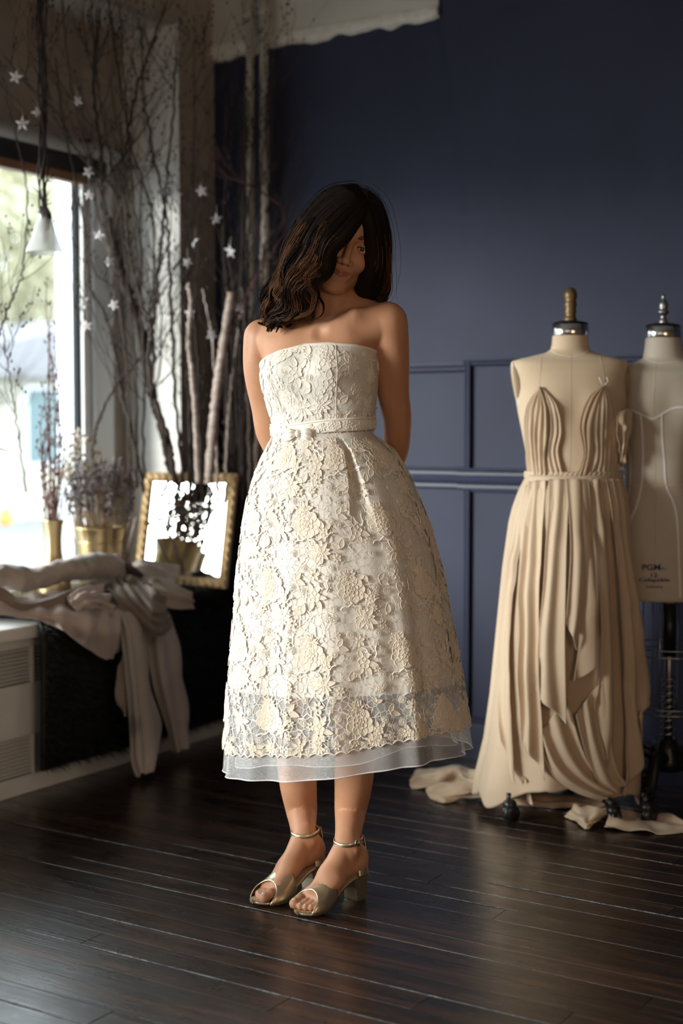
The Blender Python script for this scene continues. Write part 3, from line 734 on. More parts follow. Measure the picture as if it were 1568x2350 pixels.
cloth('pouch', [pr([(-60, 1352, -3.06), (-60, 1390, -2.97), (-60, 1412, -2.95)]), pr([(40, 1366, -3.05), (50, 1400, -2.95), (55, 1416, -2.94)]), pr([(120, 1362, -3.05), (130, 1410, -2.93), (130, 1440, -2.93)]),
      pr([(180, 1352, -3.06), (185, 1420, -2.91), (190, 1482, -2.93)]), pr([(232, 1350, -3.06), (240, 1430, -2.90), (238, 1512, -2.93)]), pr([(262, 1362, -3.05), (276, 1430, -2.92), (262, 1508, -2.95)]), pr([(258, 1372, -3.05), (280, 1435, -2.97), (274, 1470, -2.98)])],
      M['blush'], bl_, nu=90, nv=60, amp=0.007, nf=7, namp=0.012, nfreq=11, seed=3)
cloth('fold', [pr([(150, 1365, -2.99), (190, 1352, -2.99), (235, 1348, -3.0)]), pr([(165, 1390, -2.93), (205, 1372, -2.93), (250, 1376, -2.95)]), pr([(175, 1400, -2.95), (215, 1390, -2.94), (268, 1420, -2.94)])],
      M['blush'], bl_, nu=40, nv=50, amp=0.010, nf=3, namp=0.010, nfreq=20, seed=5)
# printed silk length falling to the floor
ps = thing('printed_silk', WW(350, 1740, 4.6), 'pale printed silk hanging in two long tails from the seat to the floor', 'cloth')
cloth('tail', [pr([(250, 1352, -3.06), (262, 1400, -2.95), (276, 1450, -2.93), (288, 1560, -2.92), (296, 1680, -2.92), (300, 1745, -2.90), (312, 1782, -2.86)]),
      pr([(275, 1350, -3.06), (290, 1400, -2.93), (305, 1450, -2.90), (318, 1560, -2.89), (328, 1680, -2.88), (332, 1745, -2.86), (335, 1776, -2.83)]),
      pr([(300, 1352, -3.06), (318, 1400, -2.94), (334, 1455, -2.92), (346, 1560, -2.91), (372, 1650, -2.91), (372, 1700, -2.90), (358, 1768, -2.86)])],
      M['print_silk'], ps, nu=44, nv=90, amp=0.008, nf=2.5, namp=0.006, seed=7, ramp_v=(0.4, 1.2))
cloth('tail', [pr([(330, 1420, -2.99), (338, 1490, -2.95), (346, 1545, -2.94), (368, 1620, -2.94), (402, 1722, -2.94)]),
      pr([(358, 1400, -2.98), (368, 1490, -2.92), (380, 1560, -2.91), (398, 1640, -2.91), (414, 1722, -2.92)]),
      pr([(384, 1398, -2.99), (403, 1460, -2.95), (420, 1545, -2.94), (441, 1620, -2.94), (432, 1714, -2.94)])],
      M['print_silk'], ps, nu=44, nv=80, amp=0.009, nf=2, namp=0.007, seed=9, ramp_v=(0.5, 1.2))
cloth('corner', [pr([(272, 1530, -2.96), (264, 1590, -2.96), (270, 1622, -2.96)]), pr([(284, 1500, -2.95), (284, 1590, -2.94), (288, 1645, -2.94)]), pr([(300, 1520, -2.95), (298, 1590, -2.95), (296, 1640, -2.95)])],
      M['champagne'], ps, nu=16, nv=30, amp=0.004, nf=1.5, seed=12)
cloth('crest', [pr([(290, 1296, -3.20), (320, 1283, -3.2), (352, 1293, -3.18), (410, 1303, -3.12)]), pr([(300, 1318, -3.10), (330, 1300, -3.08), (360, 1305, -3.08), (412, 1318, -3.06)]), pr([(305, 1350, -3.03), (345, 1338, -3.0), (380, 1340, -3.0), (404, 1338, -3.01)])],
      M['print_silk'], ps, nu=40, nv=60, amp=0.008, nf=2, namp=0.010, nfreq=16, seed=13)
ts = thing('taupe_silk', WW(360, 1400, 4.55), 'brown taupe silk looped over the seat edge above the printed tails', 'cloth')
cloth('loop', [pr([(235, 1336, -3.06), (262, 1380, -2.95), (310, 1440, -2.91), (350, 1462, -2.89), (378, 1455, -2.89), (389, 1425, -2.92)]),
      pr([(258, 1325, -3.08), (285, 1360, -2.96), (322, 1400, -2.89), (350, 1430, -2.86), (372, 1435, -2.87), (384, 1410, -2.9)]),
      pr([(285, 1325, -3.08), (310, 1348, -2.97), (335, 1372, -2.90), (352, 1392, -2.86), (366, 1400, -2.87), (380, 1392, -2.9)]),
      pr([(300, 1325, -3.08), (325, 1335, -3.0), (345, 1345, -2.93), (360, 1358, -2.9), (370, 1368, -2.9), (388, 1372, -2.92)])],
      M['taupe_silk'], ts, nu=60, nv=70, amp=0.006, nf=4, namp=0.009, nfreq=14, seed=17)
cloth('end', [pr([(345, 1325, -3.03), (395, 1338, -3.0), (438, 1360, -2.95)]), pr([(350, 1350, -2.95), (398, 1362, -2.91), (447, 1378, -2.91)]), pr([(362, 1385, -2.91), (400, 1398, -2.90), (447, 1397, -2.91)])],
      M['champagne'], ts, nu=30, nv=40, amp=0.004, nf=2, namp=0.007, nfreq=14, seed=19)
cloth('tuck', [pr([(268, 1300, -3.12), (290, 1318, -3.08), (320, 1330, -3.05)]), pr([(285, 1290, -3.11), (300, 1305, -3.06), (326, 1322, -3.03)]), pr([(300, 1284, -3.13), (315, 1300, -3.08), (340, 1318, -3.04)])],
      mat('dark brown silk', (0.07, 0.04, 0.035), 0.45), ts, nu=20, nv=24, amp=0.006, nf=1.5, namp=0.008, nfreq=20, seed=21)

# brass vase and pot
LZ = 0.516
v0 = on_x(122, 1250, -3.33); v0[2] = LZ
vs = thing('brass_vase', v0, 'slim-necked brass vase with dark red stems, nearest the window', 'vase')
MB().lathe(v0, [(0.040, 0), (0.055, 0.004), (0.058, 0.012), (0.062, 0.03), (0.056, 0.085), (0.046, 0.115), (0.034, 0.145), (0.029, 0.175), (0.028, 0.22), (0.032, 0.262), (0.036, 0.278), (0.037, 0.282), (0.034, 0.282), (0.027, 0.24), (0.025, 0.18)], 40, cap=False).build('body', M['brass'], vs)
MB().lathe(v0, [(0.0, 0.001), (0.05, 0.001)], 24, cap=False).build('base', M['brass'], vs)
p0 = on_x(229, 1250, -3.31); p0[2] = LZ
pt = thing('brass_pot', p0, 'round brass pot packed with dried lavender and blossoms', 'pot')
MB().lathe(p0, [(0.0, 0.004), (0.060, 0.0), (0.066, 0.01), (0.074, 0.10), (0.081, 0.20), (0.088, 0.238), (0.091, 0.246), (0.089, 0.250), (0.083, 0.244), (0.076, 0.20), (0.06, 0.03), (0.0, 0.03)], 44, cap=False).build('body', M['brass'], pt)
MB().lathe(p0, [(0.079, 0.19), (0.0815, 0.193), (0.0815, 0.197), (0.079, 0.2)], 44, cap=False).build('band', M['brass'], pt)
# red stems in the vase: every stem is a thing standing in the vase
def stem_paths(base, tips, n=14, w=0.008, R=rng):
    out = []
    for t_ in tips:
        P = spline([base+np.array([R.uniform(-.018, .018), R.uniform(-.018, .018), 0.0]), base*0.5+t_*0.5+np.array([R.gauss(0, w*2), R.gauss(0, w*2), 0.02]), t_], n)
        P += np.array([[R.gauss(0, w*0.35)*k/n for _ in range(3)] for k in range(n)]); out.append(P)
    return out
tips = [(118, 700, -3.33), (112, 760, -3.3), (100, 880, -3.3), (125, 740, -3.35), (95, 930, -3.28), (135, 860, -3.37), (140, 990, -3.36), (105, 650, -3.33), (85, 1010, -3.3), (128, 1060, -3.3), (115, 940, -3.35), (150, 1040, -3.35), (120, 820, -3.3), (108, 1000, -3.33)]
base = v0+np.array([0, 0, 0.20])
for i, P in enumerate(stem_paths(base, [WW(a, b, ycX(a, X)) for a, b, X in tips])):
    mb = MB(); mb.tube(P, np.linspace(0.0030, 0.0012, len(P)), 5)
    for k in range(4, len(P)):
        for _ in range(3):
            c = P[k]+NR.normal(0, 0.007, 3); mb.ball(c, (0.0028, 0.0028, 0.0055), 5, 3)
    o = mb.build('red_dried_flower', M['twig_red'], label='dark red budded dry stem standing in the slim brass vase', cat='dried flower', group='red stems in the slim brass vase')
tips = [(165, 1030, -3.33), (175, 1045, -3.33), (160, 1090, -3.33), (178, 1010, -3.36), (150, 1075, -3.38)]
for P in stem_paths(base, [WW(a, b, ycX(a, X)) for a, b, X in tips]):
    mb = MB(); mb.tube(P, 0.0016, 5)
    for _ in range(24): mb.ball(P[-1]+NR.normal(0, 0.016, 3), 0.006, 5, 4)
    mb.build('dried_seed_flower', M['dry_white'], label='pale fluffy seed head leaning out of the slim brass vase', cat='dried flower', group='seed heads in the slim brass vase')
# dried bunch in the pot
pc = p0+np.array([0, 0, 0.22])
kinds = []
for i in range(62):
    a = rng.uniform(0, 2*math.pi); rr = 0.072*math.sqrt(rng.random()); b = p0+np.array([rr*0.8*math.cos(a), rr*0.8*math.sin(a), 0.10])
    hgt = rng.uniform(0.30, 0.44); tp = p0+np.array([rr*1.55*math.cos(a), rr*1.55*math.sin(a), hgt])
    kinds.append((b, tp, 'lav'))
for i, (b, tp, k) in enumerate(kinds):
    P = spline([b, (b+tp)/2+NR.normal(0, 0.006, 3), tp], 8); mb = MB(); mb.tube(P, 0.0021, 4)
    o = mb.build('dried_lavender', M['straw'], label='faded lavender stem standing in the round brass pot', cat='dried flower', group='lavender stems in the round brass pot')
    mb = MB(); d = (P[-1]-P[-2]); d /= np.linalg.norm(d)
    for q in range(16): mb.ball(tp-d*0.03+d*q*0.0055+NR.normal(0, 0.005, 3), (0.0052, 0.0052, 0.006), 5, 3)
    mb.build('flower_spike', M['lavender'], o, kind='stuff')
blos = [((205, 1075), 0.022, 'dry_white'), ((214, 1108), 0.016, 'dry_white'), ((196, 1130), 0.017, 'lavender'), ((260, 1088), 0.026, 'dry_white'), ((281, 1105), 0.033, 'dry_orange'), ((283, 1140), 0.024, 'dry_white'),
        ((246, 1120), 0.02, 'dry_white'), ((236, 1062), 0.018, 'dry_white'), ((222, 1040), 0.016, 'dry_orange'), ((206, 1012), 0.013, 'dry_orange'), ((190, 1095), 0.014, 'lavender'), ((210, 1060), 0.014, 'dry_white'), ((300, 1120), 0.018, 'dry_orange')]
for i, ((px, py), r_, mk) in enumerate(blos):
    c = WW(px, py, ycX(px, -3.27)); mb = MB(); mb.tube(spline([pc+NR.normal(0, 0.012, 3)*[1, 1, 0], (pc+c)/2+NR.normal(0, .008, 3), c], 8), 0.0018, 4)
    lab = 'dried blossom of papery petals in the brass pot'
    o = mb.build('dried_blossom', M['straw'], label={'dry_white': 'cream papery dried blossom on a stem in the brass pot', 'dry_orange': 'ochre dried blossom on a stem in the brass pot', 'lavender': 'grey violet dried blossom on a stem in the brass pot'}[mk], cat='dried flower', group='dried blossoms, '+mk.replace('dry_', '').replace('lavender', 'violet')+' ones')
    mb = MB()
    for q in range(34):
        u = NR.normal(size=3); u /= np.linalg.norm(u); u[2] = abs(u[2])*0.8-0.2; s = np.cross(u, NR.normal(size=3)); s /= np.linalg.norm(s); a_ = c+u*r_*0.25; b_ = c+u*r_*NR.uniform(0.8, 1.2)
        m_ = (a_+b_)/2; mb.add([a_, m_+s*r_*0.34, b_, m_-s*r_*0.34], [(0, 1, 2), (0, 2, 3)])
    mb.build('petals', M[mk], o, smooth=False, kind='stuff')

# gilt mirror leaning on the pilaster
mir = thing('gilt_mirror', (-3.14, 3.95, 0.54), 'small gilt-framed mirror leaning on the white pilaster, reflecting the window', 'mirror')
bl0 = np.array([-3.335, 3.935, 0.545]); dirx = np.array([0.995, 0.095, 0]); dirx /= np.linalg.norm(dirx)
Wm, Hm = 0.385, 0.405
up_ = np.array([-0.02, 0.20, 1.0]); up_ -= dirx*up_.dot(dirx); up_ /= np.linalg.norm(up_); nrm = np.cross(dirx, up_)   # toward -Y
def mp_(u, v, w=0): return bl0+dirx*u+up_*v+nrm*w
fw = 0.034
prof = [(0.0, -0.004), (0.0, 0.012), (0.006, 0.018), (0.014, 0.015), (0.022, 0.019), (0.030, 0.012), (fw, 0.006), (fw, -0.004)]
def frame_bar(name, c0, c1, inx, iny):
    V = []
    n = 24
    for e in range(n+1):
        f = e/n
        for a, h in prof:
            u0 = c0[0]+inx[0]*a; v0_ = c0[1]+iny[0]*a; u1 = c1[0]+inx[1]*a; v1 = c1[1]+iny[1]*a
            hh = h+(0.0035*(1 if e % 2 else -1) if 0.005 < a < 0.03 else 0)
            V.append(mp_(u0*(1-f)+u1*f, v0_*(1-f)+v1*f, hh))
    k = len(prof); F = [(e*k+i, e*k+i+1, (e+1)*k+i+1, (e+1)*k+i) for e in range(n) for i in range(k-1)]
    mesh_obj(name, V, F, M['gilt'], mir, smooth=False)
frame_bar('frame_bar', (0, 0), (Wm, 0), (1, -1), (1, 1)); frame_bar('frame_bar', (Wm, 0), (Wm, Hm), (-1, -1), (1, -1))
frame_bar('frame_bar', (Wm, Hm), (0, Hm), (-1, 1), (-1, -1)); frame_bar('frame_bar', (0, Hm), (0, 0), (1, 1), (-1, 1))
mesh_obj('glass', [mp_(fw*.8, fw*.8, 0.004), mp_(Wm-fw*.8, fw*.8, 0.004), mp_(Wm-fw*.8, Hm-fw*.8, 0.004), mp_(fw*.8, Hm-fw*.8, 0.004)], [(0, 1, 2, 3)], M['mirror'], mir, smooth=False)
mesh_obj('backing', [mp_(0.004, 0.004, -0.006), mp_(Wm-.004, .004, -0.006), mp_(Wm-.004, Hm-.004, -0.006), mp_(.004, Hm-.004, -0.006)], [(0, 3, 2, 1)], M['bark'], mir, smooth=False, solid=0.004)
# loose pale sticks leaning between pot and mirror
for i, (a, b) in enumerate((((300, 1185, -3.30), (280, 1285, -3.24)), ((312, 1190, -3.33), (290, 1290, -3.26)))):
    mb = MB(); mb.tube([WW(a[0], a[1], ycX(a[0], a[2])), WW(b[0], b[1], ycX(b[0], b[2]))], 0.006, 6)
    mb.build('pale_stick', M['birch'], label='short pale stick leaning between brass pot and mirror', cat='stick', group='pale sticks beside the mirror')

# leafy plant at the left end of the window (its leaf reaches into frame and the mirror)
def leaf(mb, p, d, L, w, droop=0.3, n=8):
    d = np.array(d, float); d /= np.linalg.norm(d); s = np.cross(d, (0, 0, 1.0)); s /= np.linalg.norm(s)+1e-9
    V = []
    for i in range(n+1):
        f = i/n; c = np.array(p)+d*L*f+np.array([0, 0, -droop*L*f*f]); ww = w*math.sin(math.pi*min(1, f**0.8))*(1-0.15*f)+0.0006
        V += [c-s*ww+np.array([0, 0, ww*.25]), c, c+s*ww+np.array([0, 0, ww*.25])]
    F = []
    for i in range(n):
        for j in (0, 1): F.append((3*i+j, 3*i+j+1, 3*i+4+j, 3*i+3+j))
    mb.add(V, F)
for (pc_, lab, nl, seed, hgt) in ((np.array([-3.36, 3.02, LZ]), 'leafy potted plant standing at the left end of the window seat', 8, 3, 0.42),):
    tp = thing('potted_plant', pc_, lab, 'plant'); R = random.Random(seed)
    MB().lathe(pc_, [(0, 0), (0.055, 0), (0.075, 0.12), (0.08, 0.125), (0.078, 0.13), (0.07, 0.12), (0, 0.115)], 28, cap=False).build('pot', mat('grey ceramic', (0.35, 0.35, 0.36), 0.4), tp)
    for i in range(nl):
        a = R.uniform(0, 2*math.pi); h = hgt*R.uniform(0.5, 1); tipb = pc_+np.array([0.10*math.cos(a), 0.10*math.sin(a), h])
        mb = MB(); mb.tube(spline([pc_+np.array([0, 0, 0.1]), (pc_+tipb)/2+np.array([0, 0, 0.05]), tipb], 8), 0.0025, 5); o = mb.build('stem', M['leaf'], tp)
        mb = MB(); leaf(mb, tipb, (math.cos(a), math.sin(a), 0.25), R.uniform(0.12, 0.19), R.uniform(0.022, 0.034)); mb.build('leaf', M['leaf'], o)
    if seed == 3:
        e = WW(32, 1040, ycX(32, -3.2)); s_ = WW(-40, 1022, ycX(-40, -3.25))
        mb = MB(); mb.tube(spline([pc_+np.array([0, 0, 0.1]), (pc_+s_)/2+np.array([0, 0, .06]), s_], 8), 0.0025, 5); o = mb.build('stem', M['leaf'], tp)
        mb = MB(); leaf(mb, s_, e-s_, np.linalg.norm(e-s_), 0.02, 0.0); mb.build('leaf', M['leaf'], o)

# glass bell lamp on a twig-wound cord
yb = 4.42; lc = WW(102, 560, yb)
gl_ = thing('glass_pendant_lamp', WW(102, 580, yb), 'clear bell-shaped glass pendant lamp hanging in front of the window', 'lamp')
zt_ = lambda py: WW(102, py, yb)[2]
def rel(py): return zt_(py)-lc[2]
gm = mat('frosted clear glass', (0.9, 0.92, 0.92), 0.15, trans=0.0, alpha=0.38)
MB().lathe(lc, [(0.018, rel(492)), (0.024, rel(505)), (0.030, rel(520)), (0.038, rel(540)), (0.049, rel(562)), (0.058, rel(578)), (0.0595, rel(581)), (0.057, rel(579)), (0.036, rel(541)), (0.022, rel(506))], 36, cap=False).build('shade', gm, gl_)
MB().lathe(lc, [(0.006, rel(470)), (0.014, rel(478)), (0.022, rel(490)), (0.024, rel(500)), (0.018, rel(515)), (0.014, rel(530)), (0.0, rel(531))], 24, cap=False).build('socket', M['steel_dark'], gl_)
MB().ball(lc+np.array([0, 0, rel(545)]), (0.013, 0.013, 0.02)).build('bulb', mat('unlit bulb glass', (0.5, 0.5, 0.48), 0.1), gl_)
MB().tube([lc+np.array([0, 0, rel(472)]), (lc[0], lc[1], H)], 0.004, 6).build('cord', M['dark_metal'], gl_)
gv = tag(None or thing('twig_garland', WW(100, 480, yb), 'dark twig garland wound round the lamp cord up to the ceiling', 'garland'))
zlo_, zhi_ = zt_(480), H-0.002
for k in range(5):
    n = 60; z = np.linspace(zlo_, zhi_, n); ph = k*1.3+z*14*(1 if k % 2 else -1); rr = 0.012+0.006*vnoise(np.stack([z*9, z*0+k, z*0], 1), k)
    P = np.stack([lc[0]+rr*np.cos(ph), lc[1]+rr*np.sin(ph), z], 1); MB().tube(P, 0.0032, 5).build('twig', M['twig'], gv)
mb = MB(); R = random.Random(4)
for k in range(60):
    z = R.uniform(zlo_, zhi_); a = R.uniform(0, 6.28); p = np.array([lc[0]+0.012*math.cos(a), lc[1]+0.012*math.sin(a), z])
    q = p+np.array([math.cos(a)*R.uniform(.01, .035), math.sin(a)*R.uniform(.01, .035), R.uniform(-.01, .04)]); mb.tube([p, q], [0.0018, 0.0008], 4)
mb.build('side_twig', M['twig'], gv, kind='stuff')

# ------------------------------------------------------------------ branches in the corner
def keep(q):
    q = np.array(q); q[2] = min(q[2], H-0.01)
    q[0] = max(q[0], XW+0.045)
    if q[0] < XP+0.04 or q[1] < 3.8:
        q[1] = min(q[1], 4.055)
        if q[1] > 4.03 and q[0] < XP+0.04: q[1] = 4.05
    q[1] = min(q[1], YB-0.015)
    if q[0] < XP+0.02 and q[1] > 4.05: q[1] = 4.05
    return q
def branch(px_path, X=None, r0=0.012, r1=0.003, m='bark', seed=0, twigs=12, L=(0.25, 0.6), label='', depth=2, name='dry_branch', group=None, sides=8, wob=0.006, up=0.12, spread=0.75, buds=0.0):
    R = random.Random(seed)
    P = [WW(p[0], p[1], ycX(p[0], p[2]) if p[2] < 0 else p[2]) for p in px_path]
    P = [keep(p) for p in P]; n = 12*len(P); C = spline(P, n)
    C[1:] += np.array([[R.gauss(0, wob*0.4), R.gauss(0, wob*0.4), 0] for _ in range(n-1)]); C = np.array([keep(p) for p in C])
    Rr = np.linspace(r0, r1, n)*(1+0.10*np.array([R.gauss(0, 1) for _ in range(n)]))
    mb = MB(); mb.tube(C, Rr, sides)
    o = mb.build(name, M[m], label=label, cat='branch', group=group)
    tb = MB(); bd = []
    D = np.gradient(C, axis=0)
    for k in range(twigs):
        i = R.randint(int(n*0.18), n-2); d = D[i]/np.linalg.norm(D[i]); a = np.array([R.gauss(0, 1), R.gauss(0, 0.6), R.gauss(0, 0.4)]); a -= d*a.dot(d); a /= np.linalg.norm(a)+1e-9
        grow(tb, C[i], d+a*spread, R.uniform(*L), min(0.0042, max(0.0016, Rr[i]*0.42)), depth, R, up, 0.8, 4, 8, keep, 0.14, (1, 3), bd, 0.72)
    if twigs:
        for (p, d) in bd:
            if R.random() < buds:
                tb.ball(p+np.array([R.gauss(0, .002) for _ in range(3)]), (0.0035, 0.0035, 0.006), 5, 3)
        tb.build('twigs', M['twig'] if m != 'twig_red' else M['twig_red'], o, kind='stuff')
    return o
B = branch
B([(395, 1090, -3.20), (372, 990, -3.22), (345, 880, -3.26), (318, 740, -3.30), (285, 650, -3.34), (262, 580, -3.36), (242, 505, -3.36)], r0=0.013, r1=0.023, seed=1, twigs=8, label='thickest gnarled grey branch leaning left across the white pilaster', name='gnarled_branch', sides=10, buds=.3)
B([(402, 1110, -3.16), (388, 1010, -3.2), (352, 900, -3.2), (342, 820, -3.2), (352, 720, -3.2), (370, 560, -3.2), (382, 420, -3.18), (398, 250, -3.2), (405, 90, -3.2)], r0=0.011, r1=0.003, seed=2, twigs=10, label='upright branch rising along the edge of the white pilaster', buds=.5)
B([(330, 1130, -3.3), (312, 1030, -3.3), (280, 900, -3.34), (262, 800, -3.36), (240, 720, -3.38), (205, 650, -3.4), (190, 500, -3.4), (150, 300, -3.4), (125, 130, -3.36)], r0=0.008, r1=0.003, seed=3, twigs=6, label='branch curving left in front of the window jamb', buds=.4)
B([(210, 1060, -3.36), (222, 980, -3.36), (262, 890, -3.34), (330, 800, -3.28), (352, 640, -3.24), (345, 480, -3.24), (300, 330, -3.26), (270, 150, -3.28), (250, 0, -3.28)], r0=0.006, r1=0.003, seed=4, twigs=7, label='slim branch forking across the middle of the pilaster', buds=.4)
B([(345, 900, -3.22), (350, 780, -3.2), (300, 600, -3.24), (285, 400, -3.27), (310, 220, -3.27), (350, 100, -3.24), (380, 10, -3.2)], r0=0.007, r1=0.003, seed=5, twigs=11, label='branch with the highest fan of twigs near the ceiling', buds=.3)
B([(-40, 900, -3.3), (0, 760, -3.3), (30, 680, -3.3), (55, 600, -3.3), (60, 420, -3.3), (20, 250, -3.3), (0, 140, -3.2)], r0=0.004, r1=0.002, seed=6, twigs=10, L=(.15, .35), label='thin twig at the far left crossing the window glass', buds=.5)
B([(60, 1130, -3.3), (40, 980, -3.3), (25, 880, -3.3), (10, 780, -3.3), (0, 700, -3.28)], r0=0.003, r1=0.0015, seed=16, twigs=8, L=(.1, .25), label='thin pale twig low at the left edge of the window', buds=.5)
B([(300, 500, -3.3), (250, 420, -3.34), (180, 350, -3.34), (130, 260, -3.34), (60, 190, -3.3), (10, 130, -3.3)], r0=0.006, r1=0.002, seed=7, twigs=9, label='branch reaching left above the window blind', buds=.3)
B([(440, 1120, -3.12), (432, 900, -3.12), (428, 700, -3.14), (440, 500, -3.12), (445, 300, -3.12), (447, 90, -3.14)], r0=0.005, r1=0.002, seed=8, twigs=7, L=(.2, .45), label='thin branch standing along the taupe side of the pilaster', buds=.6)
B([(420, 1110, -3.13), (400, 860, -3.16), (390, 620, -3.18), (380, 480, -3.2), (350, 350, -3.22), (330, 210, -3.22), (325, 60, -3.22)], r0=0.007, r1=0.003, seed=9, twigs=5, label='branch with crossing side shoots left of the pilaster edge', buds=.4)
for i in range(3):
    B([(300+14*i, 1120, -3.27), (290+20*i, 850, -3.30+.02*i), (250+30*i, 520, -3.34+.04*i), (170+60*i, 230, -3.35+.04*i), (140+66*i, -10, -3.33+.04*i)], r0=0.005, r1=0.002, seed=20+i, twigs=4, label='thin dry branch in the tangle before the white pilaster', group='thin dry branches before the white pilaster', buds=.5)
# pale birch sticks and the dark bundle before the black wall
B([(478, 1110, 4.93), (487, 1000, 4.93), (497, 900, 4.93), (514, 780, 4.93), (531, 672, 4.93)], r0=0.017, r1=0.014, m='birch', seed=31, twigs=0, label='thick pale birch log with a sawn orange top', name='birch_log', sides=14, wob=0.001)
t_ = WW(531, 672, 4.93); b_ = WW(530, 678, 4.93)
MB().tube([b_, t_+np.array([0, 0, 0.001])], 0.0148, 14).build('sawn_end', M['cut'], bpy.data.objects['birch_log'])
B([(455, 1110, 4.92), (447, 940, 4.92), (440, 850, 4.92), (433, 780, 4.92), (438, 700, 4.92), (432, 650, 4.92)], r0=0.010, r1=0.007, m='birch', seed=32, twigs=0, label='crooked tan stick left of the birch log', name='birch_stick', sides=12, wob=0.003)
B([(250, 540, -3.36), (236, 470, -3.36), (232, 350, -3.36), (215, 200, -3.34), (230, 20, -3.3)], r0=0.010, r1=0.004, seed=15, twigs=10, label='upper continuation of the gnarled branch, forking toward the ceiling', buds=.4)
R = random.Random(77)
for i in range(26):
    px = R.uniform(425, 600); lean = R.uniform(-45, 50); top = R.uniform(130, 720) if i % 2 else R.uniform(520, 900)
    yy = R.uniform(4.98, 5.06) if px < 505 else R.uniform(5.0, 5.18)
    pts = [(px, 1150, yy), (px+lean*0.2, 950, yy), (px+lean*0.5+R.uniform(-8, 8), (950+top)/2, yy), (px+lean, top, yy)]
    B(pts, r0=R.uniform(0.004, 0.0085), r1=R.uniform(0.002, 0.004), m=R.choice(['bark', 'twig', 'birch', 'bark']), seed=100+i, twigs=3 if i % 2 else 0, L=(.2, .5), depth=1,
      label='dry stick in the dense upright bundle right of the pilaster', group='sticks in the bundle right of the pilaster', wob=0.004, buds=.5)
for i in range(6):
    px = R.uniform(530, 640); pts = [(px-30+R.uniform(-20, 20), 1250, 5.16), (px, 900, 5.16), (px+R.uniform(-25, 25), 500, 5.14), (px+R.uniform(-30, 35), R.uniform(140, 300), 5.12)]
    B(pts, r0=0.004, r1=0.002, m='twig', seed=200+i, twigs=9, L=(.2, .45), depth=1, label='dark leafy-budded branch standing in front of the black wall by the pipes', group='dark branches by the pipes', buds=.8)
B([(640, 470, 5.1), (600, 440, 5.05), (560, 420, 5.0), (520, 405, 4.98)], r0=0.004, r1=0.002, m='twig_red', seed=40, twigs=5, L=(.1, .25), depth=1, label='reddish brown twig reaching across the two pipes', buds=.2)
B([(500, 830, 4.95), (560, 690, 4.95), (620, 590, 5.0), (660, 520, 5.05)], r0=0.003, r1=0.0015, m='twig_red', seed=41, twigs=4, L=(.1, .25), depth=1, label='thin red twig slanting right across the left pipe')

# folded paper stars hung on the branches
stars = [(463, 438, 'by the dark stripe of the pilaster, highest on the taupe side', 1.0), (497, 503, 'beside the black wall edge'), (529, 577, 'in front of the left pipe'), (430, 603, 'on the taupe pilaster side, mid height'), (448, 556, 'small one between twigs on the taupe side'),
         (550, 710, 'just left of the bare shoulder'), (436, 718, 'above the crooked tan stick'), (404, 447, 'at the pilaster corner'), (203, 395, 'at the top right corner of the window'), (178, 232, 'above the window blind'), (88, 258, 'above the blind, left'), (52, 284, 'lying on the blind at left', 1), (36, 176, 'highest, at far left'),
         (195, 695, 'over the window jamb'), (262, 700, 'against the thick branch'), (200, 748, 'folded, hanging before the jamb'), (205, 448, 'below the window corner'), (228, 540, 'over the grey window frame'), (486, 770, 'blurred, beside the birch log'), (250, 600, 'near the gnarled branch bend')]
for i, s in enumerate(stars):
    px, py = s[0], s[1]; X = -3.22 if px < 300 else -3.12
    yc_ = min(ycX(px, X), 4.95) if px > 400 else ycX(px, X)
    c = WW(px, py, yc_); R = random.Random(300+i); sz = 0.022*R.uniform(0.8, 1.1)
    o = thing('paper_star', c, 'white five-petalled paper star '+s[2], 'paper star', 'paper stars hung on the branches')
    ax = np.array([0.6+R.gauss(0, .7), -0.8, R.gauss(0, .7)]); ax /= np.linalg.norm(ax); e1 = np.cross(ax, (0, 0, 1)); e1 /= np.linalg.norm(e1); e2 = np.cross(ax, e1)
    for k in range(5):
        a = k*2*math.pi/5+R.uniform(-.1, .1)+i; d = e1*math.cos(a)+e2*math.sin(a); s_ = -e1*math.sin(a)+e2*math.cos(a); bend = ax*R.uniform(-.25, .35)*sz
        V = [c+ax*0.003, c+d*sz*0.5+s_*sz*0.26, c+d*sz*1.1+bend, c+d*sz*0.5-s_*sz*0.26, c+d*sz*0.55+ax*0.005]
        mesh_obj('petal', V, [(0, 4, 1), (1, 4, 2), (2, 4, 3), (3, 4, 0)], M['paper'], o, smooth=False, solid=0.0006)
    MB().tube([c, c+np.array([0, 0, 0.05])], 0.0006, 4).build('thread', M['tape'], o)
